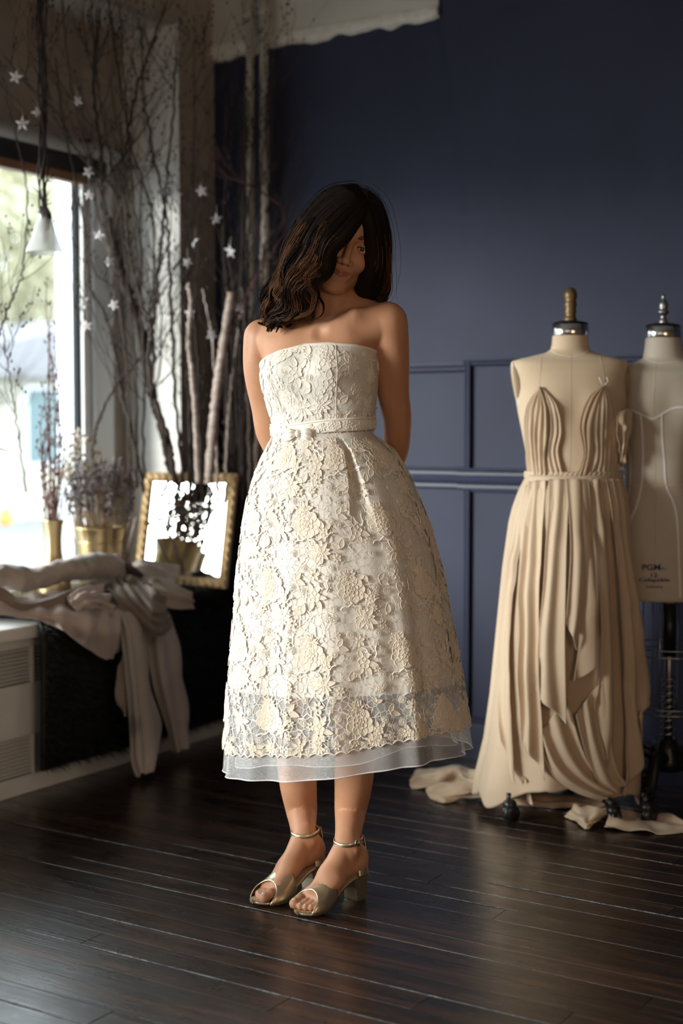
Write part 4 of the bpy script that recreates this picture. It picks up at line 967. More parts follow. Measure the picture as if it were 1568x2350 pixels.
# ------------------------------------------------------------------ the woman: one continuous body grown from a distance field
BX, BY = -0.055, 3.36
person = thing('person', c2w(np.array([BX, BY, 0.0])), 'woman with wavy dark hair in strapless ivory lace dress and gold heels, hands behind her', 'person', rz=YAW)
def grid_axis(segs):
    out = []
    for a, b, s in segs: out.append(np.arange(a, b-1e-9, s))
    return np.concatenate(out+[[segs[-1][1]]]).astype(np.float32)
class SDF:
    def __init__(s, xs, ys, zs):
        s.ax = (xs, ys, zs); s.D = np.full((len(xs), len(ys), len(zs)), 0.5, np.float32)
    def region(s, lo, hi):
        sl = tuple(slice(max(0, int(np.searchsorted(a, l))-1), int(np.searchsorted(a, h))+1) for a, l, h in zip(s.ax, lo, hi))
        X = s.ax[0][sl[0]][:, None, None]; Y = s.ax[1][sl[1]][None, :, None]; Z = s.ax[2][sl[2]][None, None, :]
        return sl, X, Y, Z
    def merge(s, sl, d, k, sub=False):
        A = s.D[sl]
        if sub:
            d = -d; h = np.clip(0.5-0.5*(d-A)/k, 0, 1); s.D[sl] = d*(1-h)+A*h+k*h*(1-h)
        else:
            h = np.clip(0.5+0.5*(d-A)/k, 0, 1); s.D[sl] = d*(1-h)+A*h-k*h*(1-h)
    def cap(s, a, b, ra, rb, k=0.015, sub=False, fl=None):
        a = np.asarray(a, float); b = np.asarray(b, float); m = max(ra, rb)+k+0.02
        sl, X, Y, Z = s.region(np.minimum(a, b)-m, np.maximum(a, b)+m)
        ba = b-a; L = ba.dot(ba)+1e-12
        h = np.clip(((X-a[0])*ba[0]+(Y-a[1])*ba[1]+(Z-a[2])*ba[2])/L, 0, 1)
        d = np.sqrt((X-a[0]-h*ba[0])**2+(Y-a[1]-h*ba[1])**2+(Z-a[2]-h*ba[2])**2)-(ra+(rb-ra)*h)
        s.merge(sl, d.astype(np.float32), k, sub)
    def limb(s, P, R, k=0.006, n=None):
        n = n or 7*len(P); Q = spline(np.array([list(p)+[r] for p, r in zip(P, R)], float), n)
        for i in range(n-1): s.cap(Q[i, :3], Q[i+1, :3], Q[i, 3], Q[i+1, 3], k)
    def path(s, P, R, k=0.012):
        for i in range(len(P)-1): s.cap(P[i], P[i+1], R[i], R[i+1], k)
    def ell(s, c, r, R=None, k=0.012, sub=False):
        c = np.asarray(c, float); r = np.asarray(r, float); m = r.max()+k+0.015
        sl, X, Y, Z = s.region(c-m, c+m)
        x, y, z = X-c[0], Y-c[1], Z-c[2]
        if R is not None:
            x, y, z = (R[0, 0]*x+R[1, 0]*y+R[2, 0]*z, R[0, 1]*x+R[1, 1]*y+R[2, 1]*z, R[0, 2]*x+R[1, 2]*y+R[2, 2]*z)
        l = np.sqrt((x/r[0])**2+(y/r[1])**2+(z/r[2])**2)+1e-9
        g = np.sqrt((x/r[0]**2)**2+(y/r[1]**2)**2+(z/r[2]**2)**2)+1e-9
        s.merge(sl, (l*(l-1)/g).astype(np.float32), k, sub)
    def mesh(s):
        D = s.D; S = D < 0; nx, ny, nz = D.shape
        cnt = np.zeros((nx-1, ny-1, nz-1), np.int8)
        for i in (0, 1):
            for j in (0, 1):
                for k in (0, 1): cnt += S[i:nx-1+i, j:ny-1+j, k:nz-1+k]
        act = (cnt > 0) & (cnt < 8); I = np.argwhere(act); ids = np.full(act.shape, -1, np.int32); ids[act] = np.arange(len(I))
        acc = np.zeros((len(I), 3)); n = np.zeros(len(I))
        cor = [(i, j, k) for i in (0, 1) for j in (0, 1) for k in (0, 1)]
        val = {c: D[I[:, 0]+c[0], I[:, 1]+c[1], I[:, 2]+c[2]] for c in cor}
        pos = {c: np.stack([s.ax[a][I[:, a]+c[a]] for a in range(3)], 1).astype(float) for c in cor}
        for c in cor:
            for a in range(3):
                if c[a] == 0:
                    e = list(c); e[a] = 1; e = tuple(e); va, vb = val[c], val[e]
                    m = (va < 0) != (vb < 0); t = np.where(m, va/(va-vb+1e-12), 0)[:, None]
                    acc += np.where(m[:, None], pos[c]*(1-t)+pos[e]*t, 0); n += m
        V = acc/n[:, None]; F = []
        for a in range(3):
            b, c = (a+1) % 3, (a+2) % 3
            sl0 = [slice(None)]*3; sl1 = [slice(None)]*3; sl0[a] = slice(0, -1); sl1[a] = slice(1, None)
            A = S[tuple(sl0)]; Bm = S[tuple(sl1)]; E = np.argwhere(A != Bm)
            ok = (E[:, b] > 0) & (E[:, c] > 0) & (E[:, b] < D.shape[b]-1) & (E[:, c] < D.shape[c]-1); E = E[ok]
            q = []
            for db, dc in ((1, 1), (0, 1), (0, 0), (1, 0)):
                e = E.copy(); e[:, b] -= db; e[:, c] -= dc; q.append(ids[e[:, 0], e[:, 1], e[:, 2]])
            q = np.stack(q, 1); fl = ~A[E[:, 0], E[:, 1], E[:, 2]]
            q[fl] = q[fl][:, ::-1]; F.append(q)
        return V, np.concatenate(F)

# torso section table: z -> centre x, centre y, half width, half depth
TY = math.radians(20)
tl = np.array([math.cos(TY), -math.sin(TY)]); tf = np.array([-math.sin(TY), -math.cos(TY)])   # lateral, front
def zpx(py, yc=3.3): return W(740, py, yc)[2]
TT = np.array([  # py, px centre, yc centre, a, b
    (728, 745, 3.345, 0.050, 0.040), (736, 744, 3.340, 0.092, 0.058), (748, 742, 3.335, 0.124, 0.070), (775, 738, 3.325, 0.134, 0.084), (800, 735, 3.32, 0.133, 0.092), (830, 733, 3.315, 0.1335, 0.097), (860, 733, 3.315, 0.1335, 0.099),
    (900, 735, 3.315, 0.129, 0.096), (940, 739, 3.32, 0.121, 0.088), (985, 741, 3.325, 0.1145, 0.083), (1010, 742, 3.325, 0.116, 0.085), (1050, 745, 3.33, 0.132, 0.096), (1110, 748, 3.335, 0.155, 0.112), (1180, 750, 3.34, 0.165, 0.12), (1260, 752, 3.345, 0.155, 0.112)])
TZ = np.array([zpx(r[0]) for r in TT]); TXc = np.array([W(r[1], r[0], 3.32)[0] for r in TT])
def tor(z):
    return interp(z, TZ, TXc), interp(z, TZ, TT[:, 2]), smooth_interp(z, TZ, TT[:, 3]), smooth_interp(z, TZ, TT[:, 4])
def tor_r(th, z, off=0.0):
    """radius of the torso at angle th (0 = her left / image right, -90deg = front) and height z"""
    cx, cyy, a, b = tor(z); a = a+off; b = b+off; e = 2.25
    r = (np.abs(np.cos(th)/a)**e+np.abs(np.sin(th)/b)**e)**(-1/e)
    for s in (-1, 1):
        dth = (th+math.pi/2+s*0.52+math.pi) % (2*math.pi)-math.pi
        r = r+0.019*np.exp(-(dth/0.40)**2)*np.exp(-((z-1.232)/0.045)**2)
    dth = (th+math.pi/2+math.pi) % (2*math.pi)-math.pi
    return r
def tor_p(th, z, off=0.0):
    r = tor_r(th, z, off); cx, cyy, a, b = tor(z)
    return np.stack([cx+r*(np.cos(th)*tl[0]-np.sin(th)*tf[0]), cyy+r*(np.cos(th)*tl[1]-np.sin(th)*tf[1]), z+0*r], -1)

hb = 0.0022
sd1 = SDF(grid_axis([(-0.275, 0.20, 0.0023)]), grid_axis([(3.14, 3.58, 0.0023)]), grid_axis([(-0.005, 0.17, 0.0024), (0.17, 1.05, 0.008), (1.05, 1.40, 0.0042), (1.40, 1.70, 0.0021)]))
# torso
sl, X, Y, Z = sd1.region((-0.26, 3.16, TZ.min()), (0.19, 3.52, TZ.max()))
zz = Z[0, 0, :].astype(float); cx, cyy, a_, b_ = tor(zz)
dx = X-cx[None, None, :]; dy = Y-cyy[None, None, :]; lx = dx*tl[0]+dy*tl[1]; ly = -(dx*tf[0]+dy*tf[1])
th = np.arctan2(ly, lx); rho = np.sqrt(lx*lx+ly*ly)
rr = tor_r(th, np.broadcast_to(zz[None, None, :], th.shape), -0.002)
d = (rho-rr)*0.92
d = np.maximum(d, (Z-(TZ.max()-0.012)))   # cap
sd1.D[sl] = d.astype(np.float32)
# head frame
Rh = np.array(Matrix.Rotation(math.radians(18), 3, 'Y') @ Matrix.Rotation(math.radians(12), 3, 'Z') @ Matrix.Rotation(math.radians(9), 3, 'X'))
HC = W(803, 562, 3.20)-Rh @ np.array([0, -0.08, 0])
hp = lambda *p: HC+Rh @ np.array(p, float)
# neck, clavicles, trapezius
nb = W(748, 735, 3.345)
sd1.cap(hp(0, 0.030, -0.05), nb, 0.046, 0.052, 0.02)
sd1.cap(hp(0, -0.005, -0.07), W(748, 735, 3.315), 0.036, 0.036, 0.02)
SL = W(600, 773, 3.375); SR = W(890, 738, 3.28)
sd1.path([W(738, 712, 3.355), W(680, 738, 3.37), SL+[0.012, 0, 0.010]], [0.036, 0.027, 0.030], 0.045)
sd1.path([W(758, 702, 3.34), W(820, 713, 3.315), SR+[-0.012, 0, 0.008]], [0.036, 0.026, 0.032], 0.045)
sd1.path([W(722, 762, 3.262), W(660, 755, 3.305), SL+[0.02, -0.02, 0.012]], [0.010, 0.0085, 0.014], 0.022)
sd1.path([W(745, 757, 3.25), W(815, 722, 3.245), SR+[-0.02, -0.02, 0.016]], [0.010, 0.0085, 0.014], 0.022)
sd1.cap(hp(-0.03, 0.02, -0.06), W(730, 760, 3.268), 0.010, 0.007, 0.02); sd1.cap(hp(0.045, 0.01, -0.05), W(742, 758, 3.262), 0.010, 0.007, 0.02)
sd1.ell(W(734, 757, 3.236), (0.010, 0.008, 0.012), None, 0.020, sub=True)
# chest to shoulder
sd1.cap(W(680, 785, 3.31), SL+[0.01, 0, -0.015], 0.045, 0.034, 0.03); sd1.cap(W(800, 768, 3.275), SR+[-0.01, 0, -0.015], 0.045, 0.036, 0.03)
# arms
sd1.limb([SL, W(596, 850, 3.385), W(610, 935, 3.42), W(622, 1000, 3.45), W(660, 1065, 3.49), W(712, 1100, 3.500)], [0.041, 0.0365, 0.033, 0.0315, 0.027, 0.020], 0.004)
sd1.limb([SR, W(899, 820, 3.30), W(903, 900, 3.33), W(912, 975, 3.37), W(900, 1055, 3.43), W(835, 1105, 3.485), W(782, 1120, 3.510)], [0.045, 0.040, 0.036, 0.032, 0.029, 0.024, 0.020], 0.004)
sd1.path([W(712, 1100, 3.500), W(735, 1106, 3.503)], [0.021, 0.021], 0.012); sd1.path([W(782, 1120, 3.510), W(758, 1124, 3.512)], [0.021, 0.020], 0.012)
for (bx, by, sgn, yy) in ((742, 1108, 1, 3.505), (750, 1126, -1, 3.518)):
    for j, (dz_, ln) in enumerate(((-0.017, .046), (-0.006, .054), (0.006, .051), (0.017, .042))):
        o0 = W(bx, by, yy)+[0, 0, dz_]; o1 = o0+[sgn*ln*0.55, 0.006, -0.004]; o2 = o1+[sgn*ln*0.45, -0.008, -0.010]
        sd1.path([o0, o1, o2], [0.0085, 0.0078, 0.0065], 0.003)
    o0 = W(bx, by, yy)+[-sgn*0.015, 0, 0.018]; sd1.path([o0, o0+[sgn*0.022, 0.004, 0.018], o0+[sgn*0.042, 0.002, 0.022]], [0.011, 0.009, 0.0075], 0.004)
# legs
ff = np.array([-0.715, -0.70, 0]); ff /= np.linalg.norm(ff); fs = np.array([-ff[1], ff[0], 0]); fs = -fs   # side: image right / nearer
fs = np.array([0.70, -0.715, 0.0])
FL = 0.208
feet = []
def solez(t): return interp(t, [-0.1, 0, .12, .28, .45, .60, .72, .9, 1.05], [.064, .064, .0625, .055, .036, .017, .0105, .0105, .013])
def solew(t): return interp(t, [-0.02, 0.0, .03, .08, .18, .35, .5, .62, .74, .84, .93, .98, 1.0, 1.012], [.001, .010, .018, .0245, .0275, .026, .029, .036, .0405, .038, .029, .0175, .010, .001])
for (tip, big) in ((on_z(682, 2092, 0.012), -1), (on_z(583, 2068, 0.012), 1)):
    # tip is a world point -> heading frame
    tw = np.array([tip[0]*cy+tip[1]*sy, -tip[0]*sy+tip[1]*cy, 0]); H0 = tw-ff*FL
    feet.append((H0, big))
def FTf(H0, t, s, h): return H0+ff*FL*t+fs*s+np.array([0, 0, h])
for (H0, big) in feet:
    f = lambda t, s, h: FTf(H0, t, s, h)
    sd1.ell(f(.11, 0, .096), (.028, .028, .033), None, 0.02)
    sd1.cap(f(.12, 0, .094), f(.46, big*-.004, .064), .026, .021, 0.02)
    sd1.cap(f(.26, 0, .132), f(.50, big*.006, .074), .026, .021, 0.025)
    sd1.cap(f(.48, big*.008, .072), f(.72, big*.014, .034), .020, .0165, 0.02); sd1.cap(f(.48, -big*.012, .060), f(.70, -big*.018, .030), .018, .014, 0.02)
    sd1.cap(f(.72, -big*.022, .026), f(.72, big*.024, .029), .0135, .0165, 0.014)
    A0 = f(.20, 0, .135)
    sd1.ell(f(.235, .026, .124), (.009, .009, .011), None, 0.012); sd1.ell(f(.235, -.025, .128), (.009, .009, .011), None, 0.012)
    for j, (so, te, r_, hh) in enumerate(((.0235, .945, .0118, .0225), (.0055, .935, .0082, .0195), (-.0070, .905, .0076, .0185), (-.0180, .87, .0071, .018), (-.0285, .83, .0068, .0175))):
        b0 = f(.72, big*so*1.0, .027); b1 = f(te-.09, big*so*1.0, hh+.0055); b2 = f(te, big*(so*0.93), hh)
        sd1.path([b0, b1, b2], [r_*1.05, r_*0.98, r_], 0.0025 if j else 0.003)
HR, HL = feet[0][0], feet[1][0]
def leg(H0, knee, hip, c1, m1, c2):
    A0 = FTf(H0, .235, 0, .128)
    sd1.cap(FTf(H0, .125, 0, .09), FTf(H0, .19, 0, .150), .018, .013, 0.025)
    Q = [FTf(H0, .20, 0, .095), A0, (A0+m1)/2, m1, c1, c2, knee]
    sd1.limb(Q, [.024, .0268, .0295, .0355, .0430, .0470, .0490], 0.006, n=60)
    sd1.path([knee, (knee+hip)/2, hip], [.049, .062, .075], 0.03)
    sd1.ell(knee+ff*0.026, (.025, .025, .03), None, 0.02)
leg(HR, W(806, 1575, 3.325), W(800, 1290, 3.33), W(812, 1792, 3.345), W(805, 1856, 3.362), W(815, 1700, 3.345))
leg(HL, W(688, 1575, 3.390), W(700, 1290, 3.36), W(684, 1792, 3.412), W(692, 1856, 3.432), W(680, 1700, 3.412))
# head
sd1.ell(hp(0, 0.014, 0.032), (.068, .088, .080), Rh, 0.02)
sd1.ell(hp(0, -0.022, -0.034), (.054, .062, .068), Rh, 0.025)
sd1.ell(hp(0, -0.060, -0.092), (.017, .018, .0165), Rh, 0.022)
for s in (-1, 1):
    sd1.cap(hp(s*.048, -.002, -.055), hp(s*.014, -.058, -.096), .014, .012, 0.025)
    sd1.ell(hp(s*.036, -.056, -.030), (.023, .022, .020), Rh, 0.02)
    sd1.cap(hp(s*.010, -.079, .021), hp(s*.038, -.070, .021), .0085, .0075, 0.014)
sd1.ell(hp(0, -0.058, 0.05), (.045, .028, .035), Rh, 0.02)
for s in (-1, 1): sd1.ell(hp(s*.030, -.094, .0), (.017, .014, .0115), Rh, 0.010, sub=True)
sd1.cap(hp(0, -.079, .012), hp(0, -.100, -.033), .0075, .0080, 0.010)
sd1.ell(hp(0, -.102, -.036), (.0095, .0085, .0080), Rh, 0.006)
for s in (-1, 1):
    sd1.ell(hp(s*.0125, -.092, -.038), (.0072, .009, .0068), Rh, 0.005); sd1.ell(hp(s*.0062, -.101, -.0455), (.0030, .0045, .0028), Rh, 0.002, sub=True)
sd1.ell(hp(0, -.074, -.064), (.028, .016, .017), Rh, 0.014)
# lips: shallow smile
for s in (-1, 1):
    sd1.cap(hp(s*.003, -.0915, -.0605), hp(s*.0285, -.0765, -.0570), .0036, .0018, 0.003)
    sd1.cap(hp(0, -.0905, -.0690), hp(s*.027, -.0775, -.0590), .0044, .0018, 0.003)
    sd1.cap(hp(0, -.0965, -.0648), hp(s*.0320, -.0785, -.0550), .0012, .0010, 0.0016, sub=True)
# eyelids
EC = [hp(s*.0305, -.0730, .0) for s in (-1, 1)]
for e in EC: sd1.ell(e, (.0133,)*3, None, 0.004)
for s, e in zip((-1, 1), EC):
    q = e+Rh @ np.array([s*0.001, -.0115, -.0002])
    sd1.ell(q, (.0108, .0085, .0040), Rh, 0.0012, sub=True)
for s in (-1, 1):
    sd1.ell(hp(s*.068, .012, -.008), (.006, .014, .026), Rh, 0.006)
BV, BF = sd1.mesh()
# masks: lips, brows, nails
loc = (BV-HC) @ Rh
mask = np.zeros((len(BV), 3), np.float32)
hd = (BV[:, 2] > 1.38)
lip = (np.abs(loc[:, 0]) < .0295) & (loc[:, 1] < -.066) & hd
zl = -.0648+0.008*(np.abs(loc[:, 0])/.030)**1.5
hu = 0.0056*(1-np.clip(np.abs(loc[:, 0])/.030, 0, 1)**1.6); hl_ = 0.0080*(1-np.clip(np.abs(loc[:, 0])/.030, 0, 1)**2)
dzl = loc[:, 2]-zl
m_ = lip & (dzl < hu) & (dzl > -hl_)
mask[m_, 0] = 0.85
bx_ = np.abs(loc[:, 0]); zb_ = .0205+.006*np.clip((bx_-.012)/.018, 0, 1)-.007*np.clip((bx_-.032)/.014, 0, 1)
br = hd & (loc[:, 1] < -.05) & (bx_ > .011) & (bx_ < .047) & (np.abs(loc[:, 2]-zb_) < .0050*(1-0.65*np.clip((bx_-.022)/.022, 0, 1))*np.clip((bx_-.009)/.007, 0.3, 1))
mask[br, 1] = 0.8
for e in EC:   # lash line
    q = (BV-e) @ Rh; r2 = np.sqrt((q[:, 0]/.0118)**2+((q[:, 2]+.0002)/.0050)**2)
    mask[(q[:, 1] < -.004) & (r2 > 0.72) & (r2 < 1.10) & (q[:, 2] > -.001) & (np.linalg.norm(q, axis=1) < .022), 1] = 0.95
print('body', len(BV), len(BF))
body = mesh_obj('body', c2w(BV), BF.astype(np.int32), M['skin'], person, col=mask)
em = mat('eye', (0.75, 0.72, 0.68), 0.15)
for e in EC:
    q = MB(); q.ball(e, .0118, 24, 18); V = np.concatenate(q.V); lv = (V-e); 
    look = np.array([0, 0, CAMZ])-e; look[2] += 0.0; look = look/np.linalg.norm(look)*0.7+(Rh @ np.array([0, -1, 0]))*0.3; look /= np.linalg.norm(look)
    ey = mesh_obj('eye', c2w(V), q.F, em, body)
    p = MB(); p.lathe((0, 0, 0), [(0, .0121), (.0028, .0120), (.0056, .0107)], 20, cap=False); 
    rq = Vector((0, 0, 1)).rotation_difference(Vector(look)); V = np.array([e+np.array(rq @ Vector(v)) for v in np.concatenate(p.V)])
    mesh_obj('iris', c2w(V), p.F, mat('dark brown iris', (0.025, 0.012, 0.008), 0.08), body)
# toe nails
for (H0, big) in feet:
    for so, te, r_, hh in ((.0235, .945, .0118, .0225), (.0055, .935, .0082, .0195), (-.0070, .905, .0076, .0185), (-.0180, .87, .0071, .018)):
        c = FTf(H0, te+0.006, big*so*.93, hh+r_*0.72); q = MB(); q.ball((0, 0, 0), (r_*.62, r_*.60, r_*.34), 10, 6)
        V = np.concatenate(q.V); V = c+V[:, 0:1]*fs+V[:, 1:2]*(ff*0.86+np.array([0, 0, -.5]))+V[:, 2:3]*(ff*.5+np.array([0, 0, .86]))
        mesh_obj('toenail', c2w(V), q.F, M['nail'], body)

# ---------------- hair
hg = [
 [(838, 470, 3.190), (815, 498, 3.160), (785, 540, 3.145), (755, 572, 3.150), (738, 606, 3.160), (713, 628, 3.165), (704, 650, 3.175), (716, 676, 3.19), (724, 702, 3.21)],
 [(836, 458, 3.200), (790, 482, 3.160), (745, 530, 3.145), (718, 585, 3.155), (702, 635, 3.170), (694, 680, 3.20), (688, 705, 3.22), (690, 722, 3.235)],
 [(830, 447, 3.220), (770, 468, 3.180), (715, 525, 3.165), (687, 590, 3.175), (672, 650, 3.190), (660, 700, 3.22), (650, 735, 3.25), (640, 756, 3.265)],
 [(822, 439, 3.250), (755, 456, 3.220), (703, 512, 3.210), (670, 572, 3.215), (650, 635, 3.225), (640, 690, 3.25), (632, 730, 3.27), (634, 752, 3.275)],
 [(815, 433, 3.290), (752, 449, 3.270), (700, 505, 3.270), (668, 570, 3.270), (643, 640, 3.270), (628, 690, 3.28), (622, 722, 3.295), (614, 735, 3.30)],
 [(805, 431, 3.330), (752, 450, 3.330), (708, 515, 3.350), (682, 600, 3.360), (665, 670, 3.365), (655, 705, 3.375), (650, 725, 3.38), (648, 735, 3.385)],
 [(800, 436, 3.360), (780, 470, 3.385), (765, 540, 3.400), (755, 620, 3.410), (750, 670, 3.410), (748, 700, 3.415), (748, 715, 3.415), (748, 725, 3.415)],
 [(815, 436, 3.350), (845, 465, 3.370), (856, 540, 3.385), (855, 610, 3.385), (846, 665, 3.375), (842, 690, 3.375), (840, 700, 3.375), (838, 708, 3.378)],
 [(832, 442, 3.310), (862, 470, 3.315), (877, 540, 3.325), (879, 610, 3.325), (872, 655, 3.330), (864, 682, 3.335), (860, 692, 3.338), (858, 700, 3.34)],
 [(840, 450, 3.260), (868, 482, 3.255), (882, 540, 3.265), (884, 600, 3.275), (880, 645, 3.295), (874, 672, 3.31), (870, 685, 3.318), (868, 694, 3.325)],
 [(843, 458, 3.220), (864, 492, 3.205), (874, 545, 3.215), (874, 600, 3.235), (868, 645, 3.265), (860, 672, 3.295), (856, 684, 3.308), (853, 694, 3.318)],
 [(842, 468, 3.195), (853, 500, 3.180), (860, 545, 3.185), (860, 590, 3.205), (852, 635, 3.240), (840, 665, 3.285), (834, 680, 3.305), (830, 690, 3.318)]]
NG = len(hg); NS = 26
G = np.stack([spline([W(*p) for p in g], NS) for g in hg])          # NG,NS,3
for i in range(NG):      # loose waves, coherent in every lock
    tt_ = np.linspace(0, 1, NS); T_ = np.gradient(G[i], axis=0); T_ /= np.linalg.norm(T_, axis=1)[:, None]
    sd_1 = np.cross(T_, [0, 1, 0.15]); sd_1 /= np.linalg.norm(sd_1, axis=1)[:, None]; e_ = np.clip((tt_-.22)/.4, 0, 1)*(1 if i < 7 else 0.35)
    G[i] += sd_1*(0.0145*e_*np.sin(2*math.pi*2.3*tt_+i*1.9))[:, None]+np.array([0, 1, 0])*(0.006*e_*np.cos(2*math.pi*2.1*tt_+i*1.3))[:, None]
hs = SDF(grid_axis([(-0.19, 0.13, 0.0036)]), grid_axis([(3.11, 3.46, 0.0036)]), grid_axis([(1.30, 1.69, 0.0036)]))
for i in range(NG*3):
    u = i/3.0; a = int(u) % NG; b = (a+1) % NG; w = u-int(u)
    if a == NG-1: continue
    g = G[a]*(1-w)+G[b]*w
    t = np.linspace(0, 1, NS); R_ = 0.019*np.clip(t/0.12+0.35, 0, 1)*(1-0.55*np.clip((t-.60)/.40, 0, 1))
    # pull the volume inwards so the strands lie on top of it
    ctr = HC+np.array([0, 0.01, 0]); inn = ctr-g; inn[:, 2] *= 0.3; inn /= np.linalg.norm(inn, axis=1)[:, None]
    g2 = g+inn*0.012
    kk = np.arange(0, int(NS*0.93), 1)
    hs.path(g2[kk], R_[kk], 0.012)
hs.ell(hp(0, 0.028, 0.040), (.070, .088, .078), Rh, 0.02)
# keep the face clear
hs.path([hp(.012, -.12, -.012), hp(.006, -.125, -.05), hp(0, -.12, -.085)], [.040, .038, .035], 0.012)
SV = hs
slf, X, Y, Z = hs.region((-0.19, 3.11, 1.30), (0.13, 3.46, 1.69))
# subtract a wedge in front of the visible part of the face
def carve(P, R, k):
    for i in range(len(P)-1): hs.cap(P[i], P[i+1], R[i], R[i+1], k, sub=True)
hs2 = SDF(*hs.ax)
for i in range(NG*3):
    u = i/3.0; a = int(u) % NG; b = (a+1) % NG; w = u-int(u)
    if a == NG-1: continue
    g = G[a]*(1-w)+G[b]*w; t = np.linspace(0, 1, NS); R_ = 0.0185*np.clip(t/0.12+0.35, 0, 1)*(1-0.6*np.clip((t-.58)/.42, 0, 1))
    ctr = HC+np.array([0, 0.01, 0]); inn = ctr-g; inn[:, 2] *= 0.3; inn /= np.linalg.norm(inn, axis=1)[:, None]
    g2 = g+inn*0.011; kk = np.arange(0, int(NS*0.92)); hs2.path(g2[kk], R_[kk], 0.010)
hs2.ell(hp(0, 0.030, 0.040), (.070, .086, .078), Rh, 0.02)
hair = mesh_obj('hair', *((lambda r: (c2w(r[0]), r[1].astype(np.int32)))(hs2.mesh())), M['hair'], person)
# fine strands following the guides, waving and curling towards the ends
def strands(n, seed, rad, spread, matn, curl, t0=0.0, name='strands', off=0.0):
    r = np.random.RandomState(seed); mv = []; mf = []; cnt = 0
    t = np.linspace(0, 1, 30)
    for q in range(n):
        u = r.uniform(0, NG-1); a = int(u); b = a+1; w = u-a
        g = G[a]*(1-w)+G[b]*w; g = spline(g, 30)
        clump = int(u*7); rc = np.random.RandomState(clump*13+5); ph = rc.uniform(0, 6.28); fr = rc.uniform(2.0, 3.0); amp = curl*rc.uniform(0.5, 1.2)*(1.0 if u < 5.5 else 0.22)
        T = np.gradient(g, axis=0); T /= np.linalg.norm(T, axis=1)[:, None]
        s1 = np.cross(T, [0, 1, 0.2]); s1 /= np.linalg.norm(s1, axis=1)[:, None]+1e-9; s2 = np.cross(T, s1)
        ctr = HC+np.array([0, 0.01, 0]); outw = g-ctr; outw[:, 2] *= 0.3; outw /= np.linalg.norm(outw, axis=1)[:, None]
        e = np.clip((t-0.30)/0.7, 0, 1)**1.3
        ang = ph+t*fr*2*math.pi+r.normal(0, .12)
        jit = r.normal(0, 1, 2)*spread
        sp = (0.45+0.55*t)[:, None]
        P = g+outw*(off+r.uniform(-0.004, 0.006))+s1*(amp*e*np.cos(ang))[:, None]+s2*(amp*e*np.sin(ang))[:, None]+s1*jit[0]*sp+s2*jit[1]*sp
        end = r.uniform(0.86, 1.0); m = max(8, int(30*end)); st = int(30*t0*r.uniform(.7, 1.4)); P = P[st:m]; m = len(P)
        # ends curl
        k = np.linspace(0, 1, m); R_ = rad*(1-0.75*k**3)
        T = np.gradient(P, axis=0); T /= np.linalg.norm(T, axis=1)[:, None]+1e-9
        n1 = np.cross(T, [0.1, 1, 0]); n1 /= np.linalg.norm(n1, axis=1)[:, None]+1e-9; n2 = np.cross(T, n1)
        ring = np.stack([P+R_[:, None]*(math.cos(x)*n1+math.sin(x)*n2) for x in (0, 2.094, 4.189)], 1)
        mv.append(ring.reshape(-1, 3)); f = grid_faces(3, m, True)+cnt; mf.append(f); cnt += 3*m
    return mesh_obj(name, c2w(np.concatenate(mv)), np.concatenate(mf).astype(np.int32), matn, hair, kind='stuff')
strands(2600, 1, 0.0011, 0.0050, M['hair'], 0.011, off=0.004)
strands(900, 2, 0.0009, 0.0060, M['hair_hi'], 0.013, t0=0.38, name='highlight_strands', off=0.008)
strands(260, 3, 0.0004, 0.013, M['hair'], 0.018, name='flyaway_strands', off=0.008)
# separate curled locks at the shoulder and beside the face
def lock(pts, n, seed, w, m, nm='curled_lock'):
    r = np.random.RandomState(seed); base = spline([W(*p) for p in pts], 34); mv = []; mf = []; cnt = 0
    for q in range(n):
        j = r.normal(0, 1, 3)*w; k = np.linspace(0, 1, 34); P = base+j*(1-0.75*k)[:, None]; R_ = 0.0010*(1-0.6*k)
        T = np.gradient(P, axis=0); T /= np.linalg.norm(T, axis=1)[:, None]+1e-9; n1 = np.cross(T, [0.1, 1, 0]); n1 /= np.linalg.norm(n1, axis=1)[:, None]+1e-9; n2 = np.cross(T, n1)
        ring = np.stack([P+R_[:, None]*(math.cos(x)*n1+math.sin(x)*n2) for x in (0, 2.094, 4.189)], 1); mv.append(ring.reshape(-1, 3)); mf.append(grid_faces(3, 34, True)+cnt); cnt += 102
    mesh_obj(nm, c2w(np.concatenate(mv)), np.concatenate(mf).astype(np.int32), m, hair)
lock([(745, 590, 3.155), (722, 618, 3.150), (706, 634, 3.150), (708, 655, 3.155), (722, 676, 3.17), (720, 698, 3.19), (712, 716, 3.20), (690, 727, 3.215), (660, 735, 3.24)], 60, 11, 0.0045, M['hair_hi'])
lock([(716, 660, 3.17), (732, 682, 3.185), (742, 700, 3.20), (740, 720, 3.215), (724, 732, 3.225), (700, 735, 3.235)], 9, 12, 0.0012, M['hair'])
lock([(655, 690, 3.22), (640, 712, 3.24), (628, 730, 3.26), (636, 748, 3.27), (642, 742, 3.265), (634, 762, 3.275)], 30, 13, 0.0030, M['hair'])
lock([(640, 690, 3.24), (622, 700, 3.26), (612, 716, 3.27), (616, 738, 3.285), (628, 752, 3.285)], 30, 14, 0.0032, M['hair_hi'])
lock([(675, 690, 3.21), (668, 715, 3.235), (650, 728, 3.25), (640, 745, 3.26), (648, 752, 3.262)], 34, 15, 0.0036, M['hair'])
lock([(690, 560, 3.165), (668, 590, 3.170), (676, 620, 3.175), (664, 648, 3.18), (645, 668, 3.20), (632, 690, 3.23)], 50, 16, 0.0045, M['hair_hi'])
lock([(700, 520, 3.165), (672, 560, 3.180), (655, 600, 3.19), (660, 635, 3.19), (690, 660, 3.18), (700, 640, 3.175)], 46, 17, 0.0040, M['hair_hi'])
